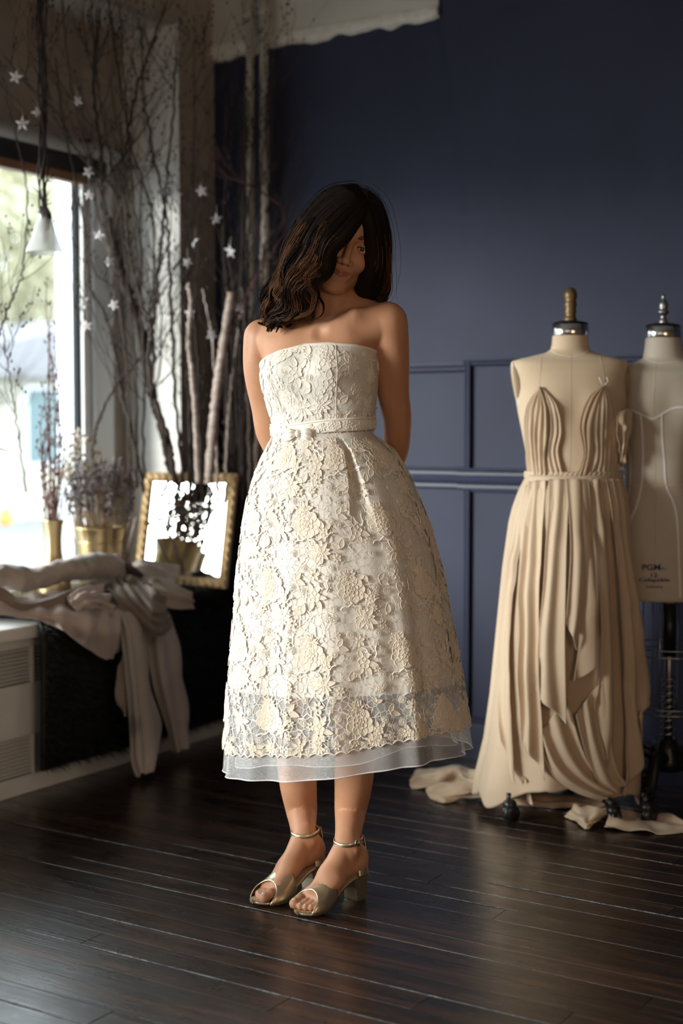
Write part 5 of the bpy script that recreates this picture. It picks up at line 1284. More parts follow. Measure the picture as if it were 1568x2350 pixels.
lock([(735, 560, 3.148), (722, 600, 3.150), (735, 625, 3.15), (725, 640, 3.155)], 40, 18, 0.0040, M['hair'])
lock([(650, 650, 3.20), (632, 672, 3.22), (650, 690, 3.215), (676, 690, 3.205), (690, 675, 3.20)], 46, 19, 0.0042, M['hair_hi'])

for k_, (x0_, y0_) in enumerate(((628, 668), (650, 690), (662, 700), (618, 690), (636, 706), (672, 706))):
    a_ = k_*1.1; lock([(x0_, y0_, 3.235), (x0_-8+4*math.sin(a_), y0_+18, 3.245), (x0_+8*math.cos(a_), y0_+34, 3.255), (x0_+10*math.sin(a_), y0_+48, 3.262), (x0_-4, y0_+58-4*k_, 3.27)], 20, 30+k_, 0.0026, M['hair_hi'] if k_ % 2 else M['hair'])
lock([(700, 600, 3.155), (712, 640, 3.16), (700, 672, 3.18), (716, 700, 3.20), (706, 720, 3.22)], 40, 41, 0.004, M['hair_hi'])
lock([(668, 560, 3.18), (650, 600, 3.19), (640, 640, 3.205), (622, 662, 3.225), (618, 690, 3.245)], 46, 42, 0.004, M['hair_hi'])

rq = random.Random(90)
for k_ in range(30):
    u_ = rq.uniform(0.1, 5.4); a_ = int(u_); w_ = u_-a_; g_ = spline(G[a_]*(1-w_)+G[a_+1]*w_, 34); s0 = int(34*rq.uniform(.25, .5)); g_ = spline(g_[s0:], 34)
    oc = g_-(HC+np.array([0, 0.01, 0])); oc[:, 2] *= 0.3; oc /= np.linalg.norm(oc, axis=1)[:, None]; T_ = np.gradient(g_, axis=0); T_ /= np.linalg.norm(T_, axis=1)[:, None]; s_1 = np.cross(T_, oc)
    k3 = np.linspace(0, 1, 34); am = rq.uniform(.007, .013); ph_ = rq.uniform(0, 6.28); fq = rq.uniform(1.3, 2.2)
    C_ = g_+oc*(0.010+0.006*k3+am*0.6*np.cos(2*math.pi*fq*k3+ph_))[:, None]+s_1*(am*k3**.5*np.sin(2*math.pi*fq*k3+ph_))[:, None]
    P_ = [(784+p[0]*0, 0, 0) for p in C_[:1]]
    r = np.random.RandomState(400+k_); mv = []; mf = []; cnt = 0
    for q in range(26):
        j = r.normal(0, 1, 3)*0.0036; Pq = C_+j*np.clip(1.1-0.8*np.abs(k3-.35)*1.6, .25, 1)[:, None]; R_ = 0.0010*(1-0.7*k3**2)
        T = np.gradient(Pq, axis=0); T /= np.linalg.norm(T, axis=1)[:, None]+1e-9; n1 = np.cross(T, [0.1, 1, 0]); n1 /= np.linalg.norm(n1, axis=1)[:, None]+1e-9; n2 = np.cross(T, n1)
        mv.append(np.stack([Pq+R_[:, None]*(math.cos(x)*n1+math.sin(x)*n2) for x in (0, 2.094, 4.189)], 1).reshape(-1, 3)); mf.append(grid_faces(3, 34, True)+cnt); cnt += 102
    mesh_obj('curled_lock', c2w(np.concatenate(mv)), np.concatenate(mf).astype(np.int32), M['hair_hi'] if k_ % 3 == 0 else M['hair'], hair)

# ---------------- the dress
def ring_uv(V, nu, nv, closed):
    G_ = V.reshape(nv, nu, 3); d = np.linalg.norm(np.diff(G_, axis=1), axis=2).mean(0); u = np.concatenate([[0], np.cumsum(d)])
    v = np.concatenate([[0], np.cumsum(np.linalg.norm(np.diff(G_, axis=0), axis=2).mean(1))])
    return np.stack(np.broadcast_arrays(u[None, :], -v[:, None]), -1).reshape(-1, 2)
TH = np.linspace(-math.pi, math.pi, 181)[:-1]
degs = np.degrees(TH)
def per(d, xs, ys): return np.interp(d, xs, ys, period=360)
def topz(th): 
    d = np.degrees(th)
    # angle in the torso frame: 180 image-left side, 0 image-right side, -90 front
    return per(d, [-180, -150, -120, -90, -60, -30, 0, 60, 90, 120], [1.238, 1.258, 1.279, 1.292, 1.294, 1.289, 1.278, 1.256, 1.248, 1.242])
def waistz(th):
    return per(np.degrees(th), [-180, -120, -90, -60, 0, 90], [1.083, 1.083, 1.088, 1.094, 1.100, 1.092])
nb_ = 44; v = np.linspace(0, 1, nb_)[:, None]
Zb = topz(TH)[None, :]*(1-v)+waistz(TH)[None, :]*v
BP = tor_p(np.broadcast_to(TH, Zb.shape), Zb, 0.0045)
# slight wrinkles near the waist on the image-right side
wr = 0.0025*np.sin(Zb*150+np.broadcast_to(TH, Zb.shape)*3)*np.exp(-((Zb-1.14)/0.03)**2)*np.exp(-((np.broadcast_to(TH, Zb.shape)+0.5)/0.7)**2)
nrm_ = BP.copy(); nrm_[..., 0] -= tor(Zb)[0]; nrm_[..., 1] -= tor(Zb)[1]; nrm_[..., 2] = 0; nrm_ /= np.linalg.norm(nrm_, axis=2)[..., None]
BP = BP+nrm_*wr[..., None]
dress = mesh_obj('dress', c2w(BP.reshape(-1, 3)), grid_faces(180, nb_, True), M['lining'], person, uv=ring_uv(BP.reshape(-1, 3), 180, nb_, True), solid=0.0016, label='strapless ivory lace dress with full midi skirt')
BPn = BP+nrm_*0.0018
mesh_obj('bodice_net', c2w(BPn.reshape(-1, 3)), grid_faces(180, nb_, True), M['net'], dress, uv=ring_uv(BP.reshape(-1, 3), 180, nb_, True))
def band(name, zf0, zf1, off, m, n=8, bulge=0.002, parent=None):
    v = np.linspace(0, 1, n)[:, None]; Z_ = zf0[None, :]*(1-v)+zf1[None, :]*v
    P = tor_p(np.broadcast_to(TH, Z_.shape), Z_, off); c = np.stack([tor(Z_)[0], tor(Z_)[1], Z_], -1); o = P-c; o /= np.linalg.norm(o, axis=2)[..., None]+1e-9
    P = P+o*(bulge*np.sin(math.pi*v))[..., None]
    return mesh_obj(name, c2w(P.reshape(-1, 3)), grid_faces(180, n, True), m, parent or dress, solid=0.001)
band('neckline_edge', topz(TH)+0.0015, topz(TH)-0.005, 0.0055, M['lace_bodice'])
band('belt', waistz(TH)+0.026, waistz(TH)-0.001, 0.0075, M['lace_bodice'], bulge=0.0025)
band('belt_piping', waistz(TH)+0.029, waistz(TH)+0.025, 0.0085, M['lace_cord'], bulge=0.0012)
# seam down the bodice
for dg in (-52, -128):
    q = math.radians(dg); zz_ = np.linspace(float(topz(np.array([q]))[0]), 1.10, 30); P = tor_p(np.full(30, q), zz_, 0.0072)
    MB().tube(c2w(P), 0.0009, 5).build('seam', M['lace_cord'], dress)
# bow on the belt
bc = tor_p(np.array([math.radians(-103)]), np.array([1.090]), 0.014)[0]
tv = np.array([tl[0], tl[1], 0.0])
for s in (-1, 1):
    V = []; nu, nv = 14, 9
    for i in range(nu):
        f = i/(nu-1); wdt = 0.004+0.011*math.sin(min(1, f*1.15)*math.pi*0.62)
        for j in range(nv):
            g = j/(nv-1)-0.5
            p = bc+tv*s*(0.004+0.030*f)+np.array([0, 0, g*2*wdt-0.004*f])+np.array([tf[0], tf[1], 0])*(0.004+0.008*math.sin(f*math.pi)+0.003*math.sin(j*2.2+i*.5))
            V.append(p)
    mesh_obj('bow_loop', c2w(np.array(V)), grid_faces(nv, nu), M['lace_bodice'], dress, solid=0.0015)
MB().ball(c2w(bc+np.array([tf[0], tf[1], 0])*0.008), (0.006, 0.006, 0.009)).build('bow_knot', M['lace_bodice'], dress)

# skirt silhouette: py, left px, right px
SK = np.array([(995, 627, 858), (1010, 622, 876), (1030, 611, 902), (1065, 594, 926), (1100, 580, 945), (1150, 565, 966), (1200, 556, 985), (1300, 543, 1013), (1450, 530, 1042), (1580, 518, 1064), (1680, 511, 1078), (1790, 504, 1094)], float)
SYC = 3.33
SZ = np.array([W(700, r[0], SYC)[2] for r in SK]); SL_ = np.array([W(r[1], r[0], SYC)[0] for r in SK]); SR_ = np.array([W(r[2], r[0], SYC)[0] for r in SK])
def sk_c(z): l = interp(z, SZ, SL_); r = interp(z, SZ, SR_); return (l+r)/2, (r-l)/2
hemO = lambda th: per(np.degrees(th), [-180, -150, -120, -90, -65, -40, -15, 0, 40, 90, 140], [.296, .305, .318, .338, .352, .358, .354, .350, .345, .330, .310])
hemL = lambda th: per(np.degrees(th), [-180, -150, -120, -90, -65, -40, -15, 0, 40, 90, 140], [.348, .356, .372, .388, .408, .414, .405, .400, .395, .380, .360])
def wrap(x): return (x+math.pi) % (2*math.pi)-math.pi
def fold(th, z):
    """relative radial displacement of the skirt cloth"""
    s = np.clip((1.09-z)/0.75, 0, 1)
    f = 0.020*np.sin(7*th+0.6)+0.013*np.sin(11*th+2.1)+0.010*np.sin(17*th+4.0)
    f = f*s**0.7
    # soft standing folds
    for t0, w, a in ((-2.05, 0.10, .050), (-1.02, 0.09, .060), (-0.42, 0.10, .045), (-2.65, 0.10, .035), (0.9, .15, .05), (1.7, .15, .05), (2.4, .15, .05)):
        f = f+a*np.exp(-(wrap(th-t0)/w)**2)*s**0.8
        f = f-a*0.75*np.exp(-(wrap(th-t0-w*2.1*(1 if t0 > -1.5 else -1))/(w*0.9))**2)*s**0.8
    # the open pleat beside the bow
    tp = -1.29+0.10*s; wz = 0.030+0.13*np.clip((1.09-z)/0.25, 0, 1); dep = 0.16*np.exp(-np.clip((1.02-z)/0.10, 0, 9)**2)
    x = wrap(th-tp)/wz; f = f-dep*np.clip(1.15-np.abs(x)**1.5, 0, 1)*np.clip((1.088-z)/0.035, 0, 1)
    return f
DR = 0.80
def skp(th, z, off=0.0, sc=1.0, k=1.0):
    """point on the skirt; th = 0 image right, -90 towards the camera"""
    cx_, a = sk_c(z); a = (a*sc); b = a*DR
    e = 1+fold(th, z)*k
    x = cx_+(a+off)*e*np.cos(th); yb_ = SYC-0.005; y_ = yb_+(b+off)*e*np.sin(th)
    P = np.stack(np.broadcast_arrays(x, y_, z), -1).astype(float)
    near = P[..., 2] > 1.0
    if near.any():      # never inside the body at the waist
        Q = P[near]; c0, c1, _, _ = tor(Q[:, 2]); rx = Q[:, 0]-c0; ry = Q[:, 1]-c1; r0 = np.hypot(rx, ry)+1e-9
        tt_ = np.arctan2(-(rx*tf[0]+ry*tf[1]), rx*tl[0]+ry*tl[1]); rm = tor_r(tt_, Q[:, 2], 0.0055)+np.maximum(np.broadcast_to(off, near.shape)[near], -0.004); s_ = np.maximum(1.0, rm/r0)
        Q[:, 0] = c0+rx*s_; Q[:, 1] = c1+ry*s_; P[near] = Q
    return P
def skirt_surface(name, ztop, hem, m, off, sc=1.0, k=1.0, nu=720, nv=90, par=None, scal=0.0, uvs=True, hfun=None, solid=0):
    t = np.linspace(-math.pi, math.pi, nu+1)[:-1]; v = np.linspace(0, 1, nv)[:, None]
    zh = hem(t); 
    if scal: zh = zh+scal*np.abs(np.sin(t*34+0.3*np.sin(t*9)))
    z0_ = ztop(t) if callable(ztop) else np.full(nu, ztop)
    Z_ = z0_[None, :]*(1-v)+zh[None, :]*v; T_ = np.broadcast_to(t, Z_.shape)
    P = skp(T_, Z_, off, sc, k).reshape(-1, 3)
    cx_, a = sk_c(Z_); uv = np.stack([T_*0.27, Z_], -1).reshape(-1, 2)
    # seam of the texture sits at the back
    return mesh_obj(name, c2w(P), grid_faces(nu, nv, True), m, par or dress, uv=uv, solid=solid), P.reshape(nv, nu, 3)
wz = lambda t: per(np.degrees(t), [-180, -90, 0, 90], [1.084, 1.090, 1.099, 1.092])
skirt_surface('skirt_lining', wz, lambda t: per(np.degrees(t), [-180, -120, -90, -60, 0, 90], [.50, .505, .51, .515, .52, .51]), M['lining'], -0.0030, 1.0, 1.0, nu=540, nv=70)
_, OP = skirt_surface('organza_layer', lambda t: wz(t)-0.56, hemO, M['organza'], -0.003, 1.0, 1.0, nu=720, nv=60)
skirt_surface('inner_organza_layer', lambda t: wz(t)-0.62, lambda t: hemO(t)+0.022+0.008*np.sin(5*t), M['organza_in'], -0.03, 0.97, -0.9, nu=480, nv=40)
_, LP_ = skirt_surface('lace_overskirt', lambda t: wz(t)+0.008, hemL, M['net'], 0.0, 1.0, 1.0, nu=900, nv=120, scal=0.006)
# hems: white braid on the organza, corded scallop on the lace
def hem_line(name, P, r, m, n=5):
    C = np.vstack([P, P[:1]]); MB().tube(c2w(C), r, n, cap=False).build(name, m, dress)
hem_line('organza_hem', OP[-1], 0.0016, M['horsehair']); hem_line('lace_hem_cord', LP_[-1], 0.0021, M['lace_thread'])
t = np.linspace(-math.pi, math.pi, 481)[:-1]; zh = hemO(t)+0.022+0.008*np.sin(5*t); hem_line('inner_hem', skp(t, zh, -0.03, 0.97, -0.9), 0.0014, M['horsehair'])
# vertical organza seam tapes near the hem
for th0 in (-2.86, -0.30, 0.55, 2.2):
    V = []; n = 14
    for i in range(n):
        z_ = 0.46*(1-i/(n-1))+(float(hemO(np.array([th0]))[0])-0.006)*i/(n-1)
        for dt in (-0.018, 0.018): V.append(skp(np.array([th0+dt]), np.array([z_]), -0.008)[0])
    mesh_obj('seam_tape', c2w(np.array(V)), grid_faces(2, n), M['organza_in'], dress)

# embroidered motifs
def petal_outline(kind, n=11):
    t = np.linspace(0, 1, n)
    if kind == 'slim': w = 0.20*np.sin(math.pi*t**0.8)**0.8
    elif kind == 'round': w = 0.42*np.sin(math.pi*np.clip(t, 0, 1)**1.2)**0.6
    elif kind == 'leaf': w = 0.26*np.sin(math.pi*t**0.75)**0.9
    else: w = 0.30*np.sin(math.pi*t)**0.7
    L = np.stack([t, w], 1); R = np.stack([t[::-1], -w[::-1]], 1)[1:-1]
    return np.vstack([L, R])
def motif_shapes(kind, R):
    """list of (outline points, height) in local units of metres"""
    out = []
    def pet(kind2, x, y, ang, L, h=1.0):
        o = petal_outline(kind2)*L; c, s = math.cos(ang), math.sin(ang)
        out.append((np.stack([x+o[:, 0]*c-o[:, 1]*s, y+o[:, 0]*s+o[:, 1]*c], 1), h))
    if kind == 'peony':
        for k in range(9): pet('round', 0.004*math.cos(k*.7), 0.004*math.sin(k*.7), k*2*math.pi/9+R.gauss(0, .08), 0.026*R.uniform(.9, 1.1), 1.0)
        for k in range(6): pet('round', 0, 0, k*math.pi/3+.4, 0.0165, 1.8)
        for k in range(4): pet('round', 0, 0, k*math.pi/2+.2, 0.0085, 2.6)
    elif kind == 'burst':
        for k in range(11): pet('slim', 0, 0, k*2*math.pi/11+R.gauss(0, .08), 0.026*R.uniform(.75, 1.15), 1.0+0.3*(k % 2))
        for k in range(5): pet('slim', 0, 0, k*2*math.pi/5, 0.012, 2.0)
    elif kind == 'small':
        for k in range(6): pet('mid', 0.002*math.cos(k*1.047), 0.002*math.sin(k*1.047), k*math.pi/3+R.gauss(0, .06), 0.0125, 1.0)
    elif kind == 'spray':
        for k, a in enumerate((1.9, 1.1, -0.2, -1.1, -2.0)): pet('leaf', 0.008*math.cos(a), 0.008*math.sin(a), a, 0.024*R.uniform(.8, 1.1), 1.0)
        for k in range(5): pet('round', 0.0, 0.0, k*2*math.pi/5+.3, 0.0135, 1.6)
    elif kind == 'leaf2':
        pet('leaf', 0, 0, 0.4, 0.024); pet('leaf', 0, 0, -0.9, 0.028)
    return out
def ringpts(r, n=12, x=0, y=0): a = np.linspace(0, 2*math.pi, n+1)[:-1]; return np.stack([x+r*np.cos(a), y+r*np.sin(a)], 1)
def add_relief(acc, shp, mapf, hk):
    hk = hk*0.62
    o, h = shp; n = len(o); c = o.mean(0)
    rings = [(1.0, 0.0), (0.97, 1.15*h+.2), (0.86, 1.25*h+.2), (0.76, 0.55*h+.1), (0.40, 0.62*h+.1)]
    P = []; Hh = []
    for s, hh in rings: P.append(c+(o-c)*s); Hh.append(np.full(n, hh*hk))
    P.append(c[None, :]); Hh.append(np.array([0.5*h*hk])); P = np.vstack(P); Hh = np.concatenate(Hh)
    V = mapf(P, Hh); b = acc['n']; acc['V'].append(V)
    for r_ in range(len(rings)-1):
        i = np.arange(n); acc['F'] += np.stack([b+r_*n+i, b+r_*n+(i+1) % n, b+(r_+1)*n+(i+1) % n, b+(r_+1)*n+i], 1).tolist()
    i = np.arange(n); m_ = b+(len(rings)-1)*n; acc['F'] += np.stack([m_+i, m_+(i+1) % n, np.full(n, b+len(rings)*n)], 1).tolist()
    acc['n'] += len(V)
def add_cord(acc, pts, r, mapf, closed=False):
    """raised cord: 3-point section ribbon"""
    P = np.array(pts, float)
    if closed: P = np.vstack([P, P[:1]])
    T = np.gradient(P, axis=0); T /= np.linalg.norm(T, axis=1)[:, None]+1e-9; Nn = np.stack([-T[:, 1], T[:, 0]], 1)
    m_ = len(P); V = np.concatenate([mapf(P-Nn*r, np.full(m_, 0.0002)), mapf(P, np.full(m_, r*1.3)), mapf(P+Nn*r, np.full(m_, 0.0002))])
    b = acc['n']; acc['V'].append(V); i = np.arange(m_-1)
    for k in (0, 1): acc['F'] += np.stack([b+k*m_+i, b+k*m_+i+1, b+(k+1)*m_+i+1, b+(k+1)*m_+i], 1).tolist()
    acc['n'] += len(V)
def new_acc(): return {'V': [], 'F': [], 'n': 0}
def flush(acc, name, m, par, **k):
    if acc['n']: return mesh_obj(name, c2w(np.vstack(acc['V'])), acc['F'], m, par, **k)
def skirt_map(th0, z0, rot, sc, ztop_=1.09):
    c, s = math.cos(rot), math.sin(rot)
    def f(P, Hh):
        x = (P[:, 0]*c-P[:, 1]*s)*sc; y_ = (P[:, 0]*s+P[:, 1]*c)*sc
        a = sk_c(np.array([z0]))[1][0]; loc_r = a*math.hypot(math.sin(th0), DR*math.cos(th0))
        th = th0+x/loc_r; z = np.minimum(z0+y_, 1.085)
        return skp(th, z, 0.0012+Hh)
    return f
def bod_map(th0, z0, rot, sc):
    c, s = math.cos(rot), math.sin(rot)
    def f(P, Hh):
        x = (P[:, 0]*c-P[:, 1]*s)*sc; y_ = (P[:, 0]*s+P[:, 1]*c)*sc
        r0 = tor_r(np.array([th0]), np.array([z0]))[0]; th = th0+x/r0; z = z0+y_
        z = np.clip(z, 1.10, topz(th)+0.001)
        r = tor_r(th, z, 0.0045)+0.0022+Hh; cx_, cyy_, _, _ = tor(z)
        return np.stack([cx_+r*(np.cos(th)*tl[0]-np.sin(th)*tf[0]), cyy_+r*(np.cos(th)*tl[1]-np.sin(th)*tf[1]), z], -1)
    return f
R = random.Random(11)
small_acc = new_acc(); cord_acc = new_acc()
def place(kind, mapf, name, m, hk=0.0011, acc=None):
    a = acc or new_acc()
    for s in motif_shapes(kind, R): add_relief(a, s, mapf, hk)
    if acc is None: flush(a, name, m, lace_par)
def rosette(mapf):
    for r_ in (0.0085, 0.0056): add_cord(cord_acc, ringpts(r_, 12), 0.0007, mapf, True)
    add_relief(small_acc, (ringpts(0.0036, 10), 1.2), mapf, 0.0011)
def curl(mapf, L=0.03, s=1):
    t = np.linspace(0, 1, 16); a = 2.4*math.pi*t**2; r_ = L*0.28*(1-t*0.7)
    x = L*np.minimum(t*1.3, 1)*0.6+r_*np.cos(a)*t; y_ = s*(L*0.7*t-r_*np.sin(a)*t)
    add_cord(cord_acc, np.stack([x, y_], 1), 0.0019, mapf)
lace_par = bpy.data.objects[[o.name for o in dress.children if o.name.startswith('lace_overskirt')][0]] if False else dress
ncol = 16
for ci in range(ncol):
    thc = -math.pi+(ci+0.5)*2*math.pi/ncol; shift = 0.145 if ci % 2 else 0.0
    for rep in range(-1, 4):
        z0 = 1.035-rep*0.29-shift
        for (kind, dx, dz, rot, sc) in (('peony', -.018, 0, 0, 1.0), ('spray', .016, -.018, 2.9, .75), ('burst', .004, -.062, .3, 1.05), ('small', -.010, -.112, .2, 1.0), ('spray', 0, -.160, 0, 1.0), ('burst', -.024, .030, 1.1, .8), ('leaf2', .040, .020, .5, .9), ('small', .038, -.075, .6, .8), ('leaf2', -.035, -.200, 2.2, .9)):
            z = z0+dz; 
            if z > 1.072 or z < 0.30: continue
            a = sk_c(np.array([z]))[1][0]; squeeze = min(1.0, a/0.22); th0 = thc+dx*squeeze/(a*0.9)+R.gauss(0, .012)
            if z-0.024 < float(hemL(np.array([th0]))[0]): continue
            mp__ = skirt_map(th0, z, rot+R.gauss(0, .15), sc*(0.72+0.28*squeeze)*1.08)
            front = math.sin(th0) < 0.35
            if front: place(kind, mp__, {'peony': 'lace_peony', 'burst': 'lace_blossom', 'small': 'lace_flower', 'spray': 'lace_spray', 'leaf2': 'lace_leaf'}[kind], M['lace_thread'])
            else: place(kind, mp__, '', None, acc=small_acc)
        for (dx, dz) in ((.030, .005), (.026, -.095), (.020, -.118), (-.030, -.098), (-.034, -.148), (.036, -.135), (.03, -.185), (0.03, -.21)):
            z = z0+dz
            if z > 1.075 or z < 0.30: continue
            a = sk_c(np.array([z]))[1][0]; squeeze = min(1.0, a/0.22); th0 = thc+dx*squeeze/(a*0.9)
            if z-0.012 < float(hemL(np.array([th0]))[0]): continue
            rosette(skirt_map(th0, z, 0, 0.9))
        for (dx, dz, rot, s) in ((-.022, -.026, -1.4, 1), (.012, -.030, -0.4, 1), (-.008, -.125, .1, -1), (.018, -.150, .6, 1), (-.020, -.03, -1.9, -1)):
            z = z0+dz
            if z > 1.06 or z < 0.40: continue
            a = sk_c(np.array([z]))[1][0]; th0 = thc+dx*min(1, a/.22)/(a*0.9)
            if z-0.03 < float(hemL(np.array([th0]))[0]): continue
            curl(skirt_map(th0, z, rot, 1.0), 0.03, s)
# scalloped border of blossoms just above the lace hem
nb2 = 44
for k in range(nb2):
    th0 = -math.pi+(k+.5)*2*math.pi/nb2; z = float(hemL(np.array([th0]))[0])+0.020
    front = math.sin(th0) < 0.35
    kd = ('burst', 'small', 'spray')[k % 3]; mp__ = skirt_map(th0, z, R.uniform(0, 6), .72)
    if front: place(kd, mp__, 'border_blossom', M['lace_thread'])
    else: place(kd, mp__, '', None, acc=small_acc)
    rosette(skirt_map(th0+0.07, z-0.006, 0, 0.85)); rosette(skirt_map(th0+0.045, z+0.02, 0, 0.75))
# scattered fill so that the net reads as densely worked as in the picture
for _ in range(300):
    z = R.uniform(0.40, 1.06); th0 = R.uniform(-math.pi, math.pi)
    if R.random() > sk_c(np.array([z]))[1][0]/0.29: continue
    if z-0.015 < float(hemL(np.array([th0]))[0]): continue
    place(R.choice(['small', 'leaf2', 'small']), skirt_map(th0, z, R.uniform(0, 6), R.uniform(.55, .8)), '', None, acc=small_acc, hk=0.0009)
flush(small_acc, 'small_embroidery', M['lace_thread'], lace_par, kind='stuff'); flush(cord_acc, 'corded_stems', M['lace_cord'], lace_par, kind='stuff')
small_acc = new_acc(); cord_acc = new_acc()
bm_ = [('peony', -118, 1.275, .9), ('burst', -98, 1.285, .7), ('small', -128, 1.235, 1.15), ('spray', -96, 1.228, 1.15), ('spray', -60, 1.20, 1.1), ('peony', -62, 1.262, 1.0), ('burst', -38, 1.245, 1.2), ('burst', -100, 1.150, 1.25), ('burst', -72, 1.155, 1.15), ('peony', -112, 1.165, .8),
       ('spray', -145, 1.26, .9), ('burst', -155, 1.21, .9), ('small', -140, 1.18, 1.0), ('peony', -158, 1.15, .8), ('leaf2', -48, 1.155, 1.0), ('small', -30, 1.19, 1.0), ('leaf2', -82, 1.265, 1.1), ('burst', -12, 1.22, .9), ('spray', -15, 1.15, .9), ('small', -58, 1.125, .9), ('small', -118, 1.205, .9), ('leaf2', -80, 1.192, 1.0), ('burst', -128, 1.125, .8), ('small', -36, 1.13, .9), ('peony', 10, 1.25, .8), ('burst', 40, 1.22, .9), ('peony', 90, 1.2, 1.0), ('burst', 130, 1.2, 1.0), ('spray', 165, 1.2, 1.0), ('burst', 70, 1.14, 1.0), ('peony', 150, 1.14, .9)]
for kind, dg, z, sc in bm_:
    place(kind, bod_map(math.radians(dg), z, R.uniform(0, 6), sc), {'peony': 'bodice_peony', 'burst': 'bodice_blossom', 'small': 'bodice_flower', 'spray': 'bodice_spray', 'leaf2': 'bodice_leaf'}[kind], M['lace_bodice'], hk=0.0012)
def belt_map(th0, z0, rot, sc):
    c, s = math.cos(rot), math.sin(rot)
    def f(P, Hh):
        x = (P[:, 0]*c-P[:, 1]*s)*sc; y_ = (P[:, 0]*s+P[:, 1]*c)*sc
        th = th0+x/0.11; z = np.clip(z0+y_, waistz(th)+0.001, waistz(th)+0.024)
        r = tor_r(th, z, 0.0075)+0.0031+Hh; cx_, cyy_, _, _ = tor(z)
        return np.stack([cx_+r*(np.cos(th)*tl[0]-np.sin(th)*tf[0]), cyy_+r*(np.cos(th)*tl[1]-np.sin(th)*tf[1]), z], -1)
    return f
for k in range(46):
    th0 = -math.pi+k*2*math.pi/46; z = float(waistz(np.array([th0]))[0])+0.0125
    if abs(math.degrees(th0)+103) < 14: continue
    place(('small', 'leaf2')[k % 2], belt_map(th0, z+R.uniform(-.003, .003), R.uniform(0, 6), R.uniform(.62, .8)), '', None, acc=small_acc, hk=0.0012)
for _ in range(60):
    dg = R.uniform(-180, 180); z = R.uniform(1.115, 1.27); rosette(bod_map(math.radians(dg), z, 0, R.uniform(.7, .95)))
for _ in range(34):
    curl(bod_map(math.radians(R.uniform(-180, 180)), R.uniform(1.12, 1.27), R.uniform(0, 6), .8), .026, R.choice((-1, 1)))
flush(small_acc, 'bodice_rosettes', M['lace_bodice'], lace_par, kind='stuff'); flush(cord_acc, 'bodice_cords', M['lace_bodice'], lace_par, kind='stuff')

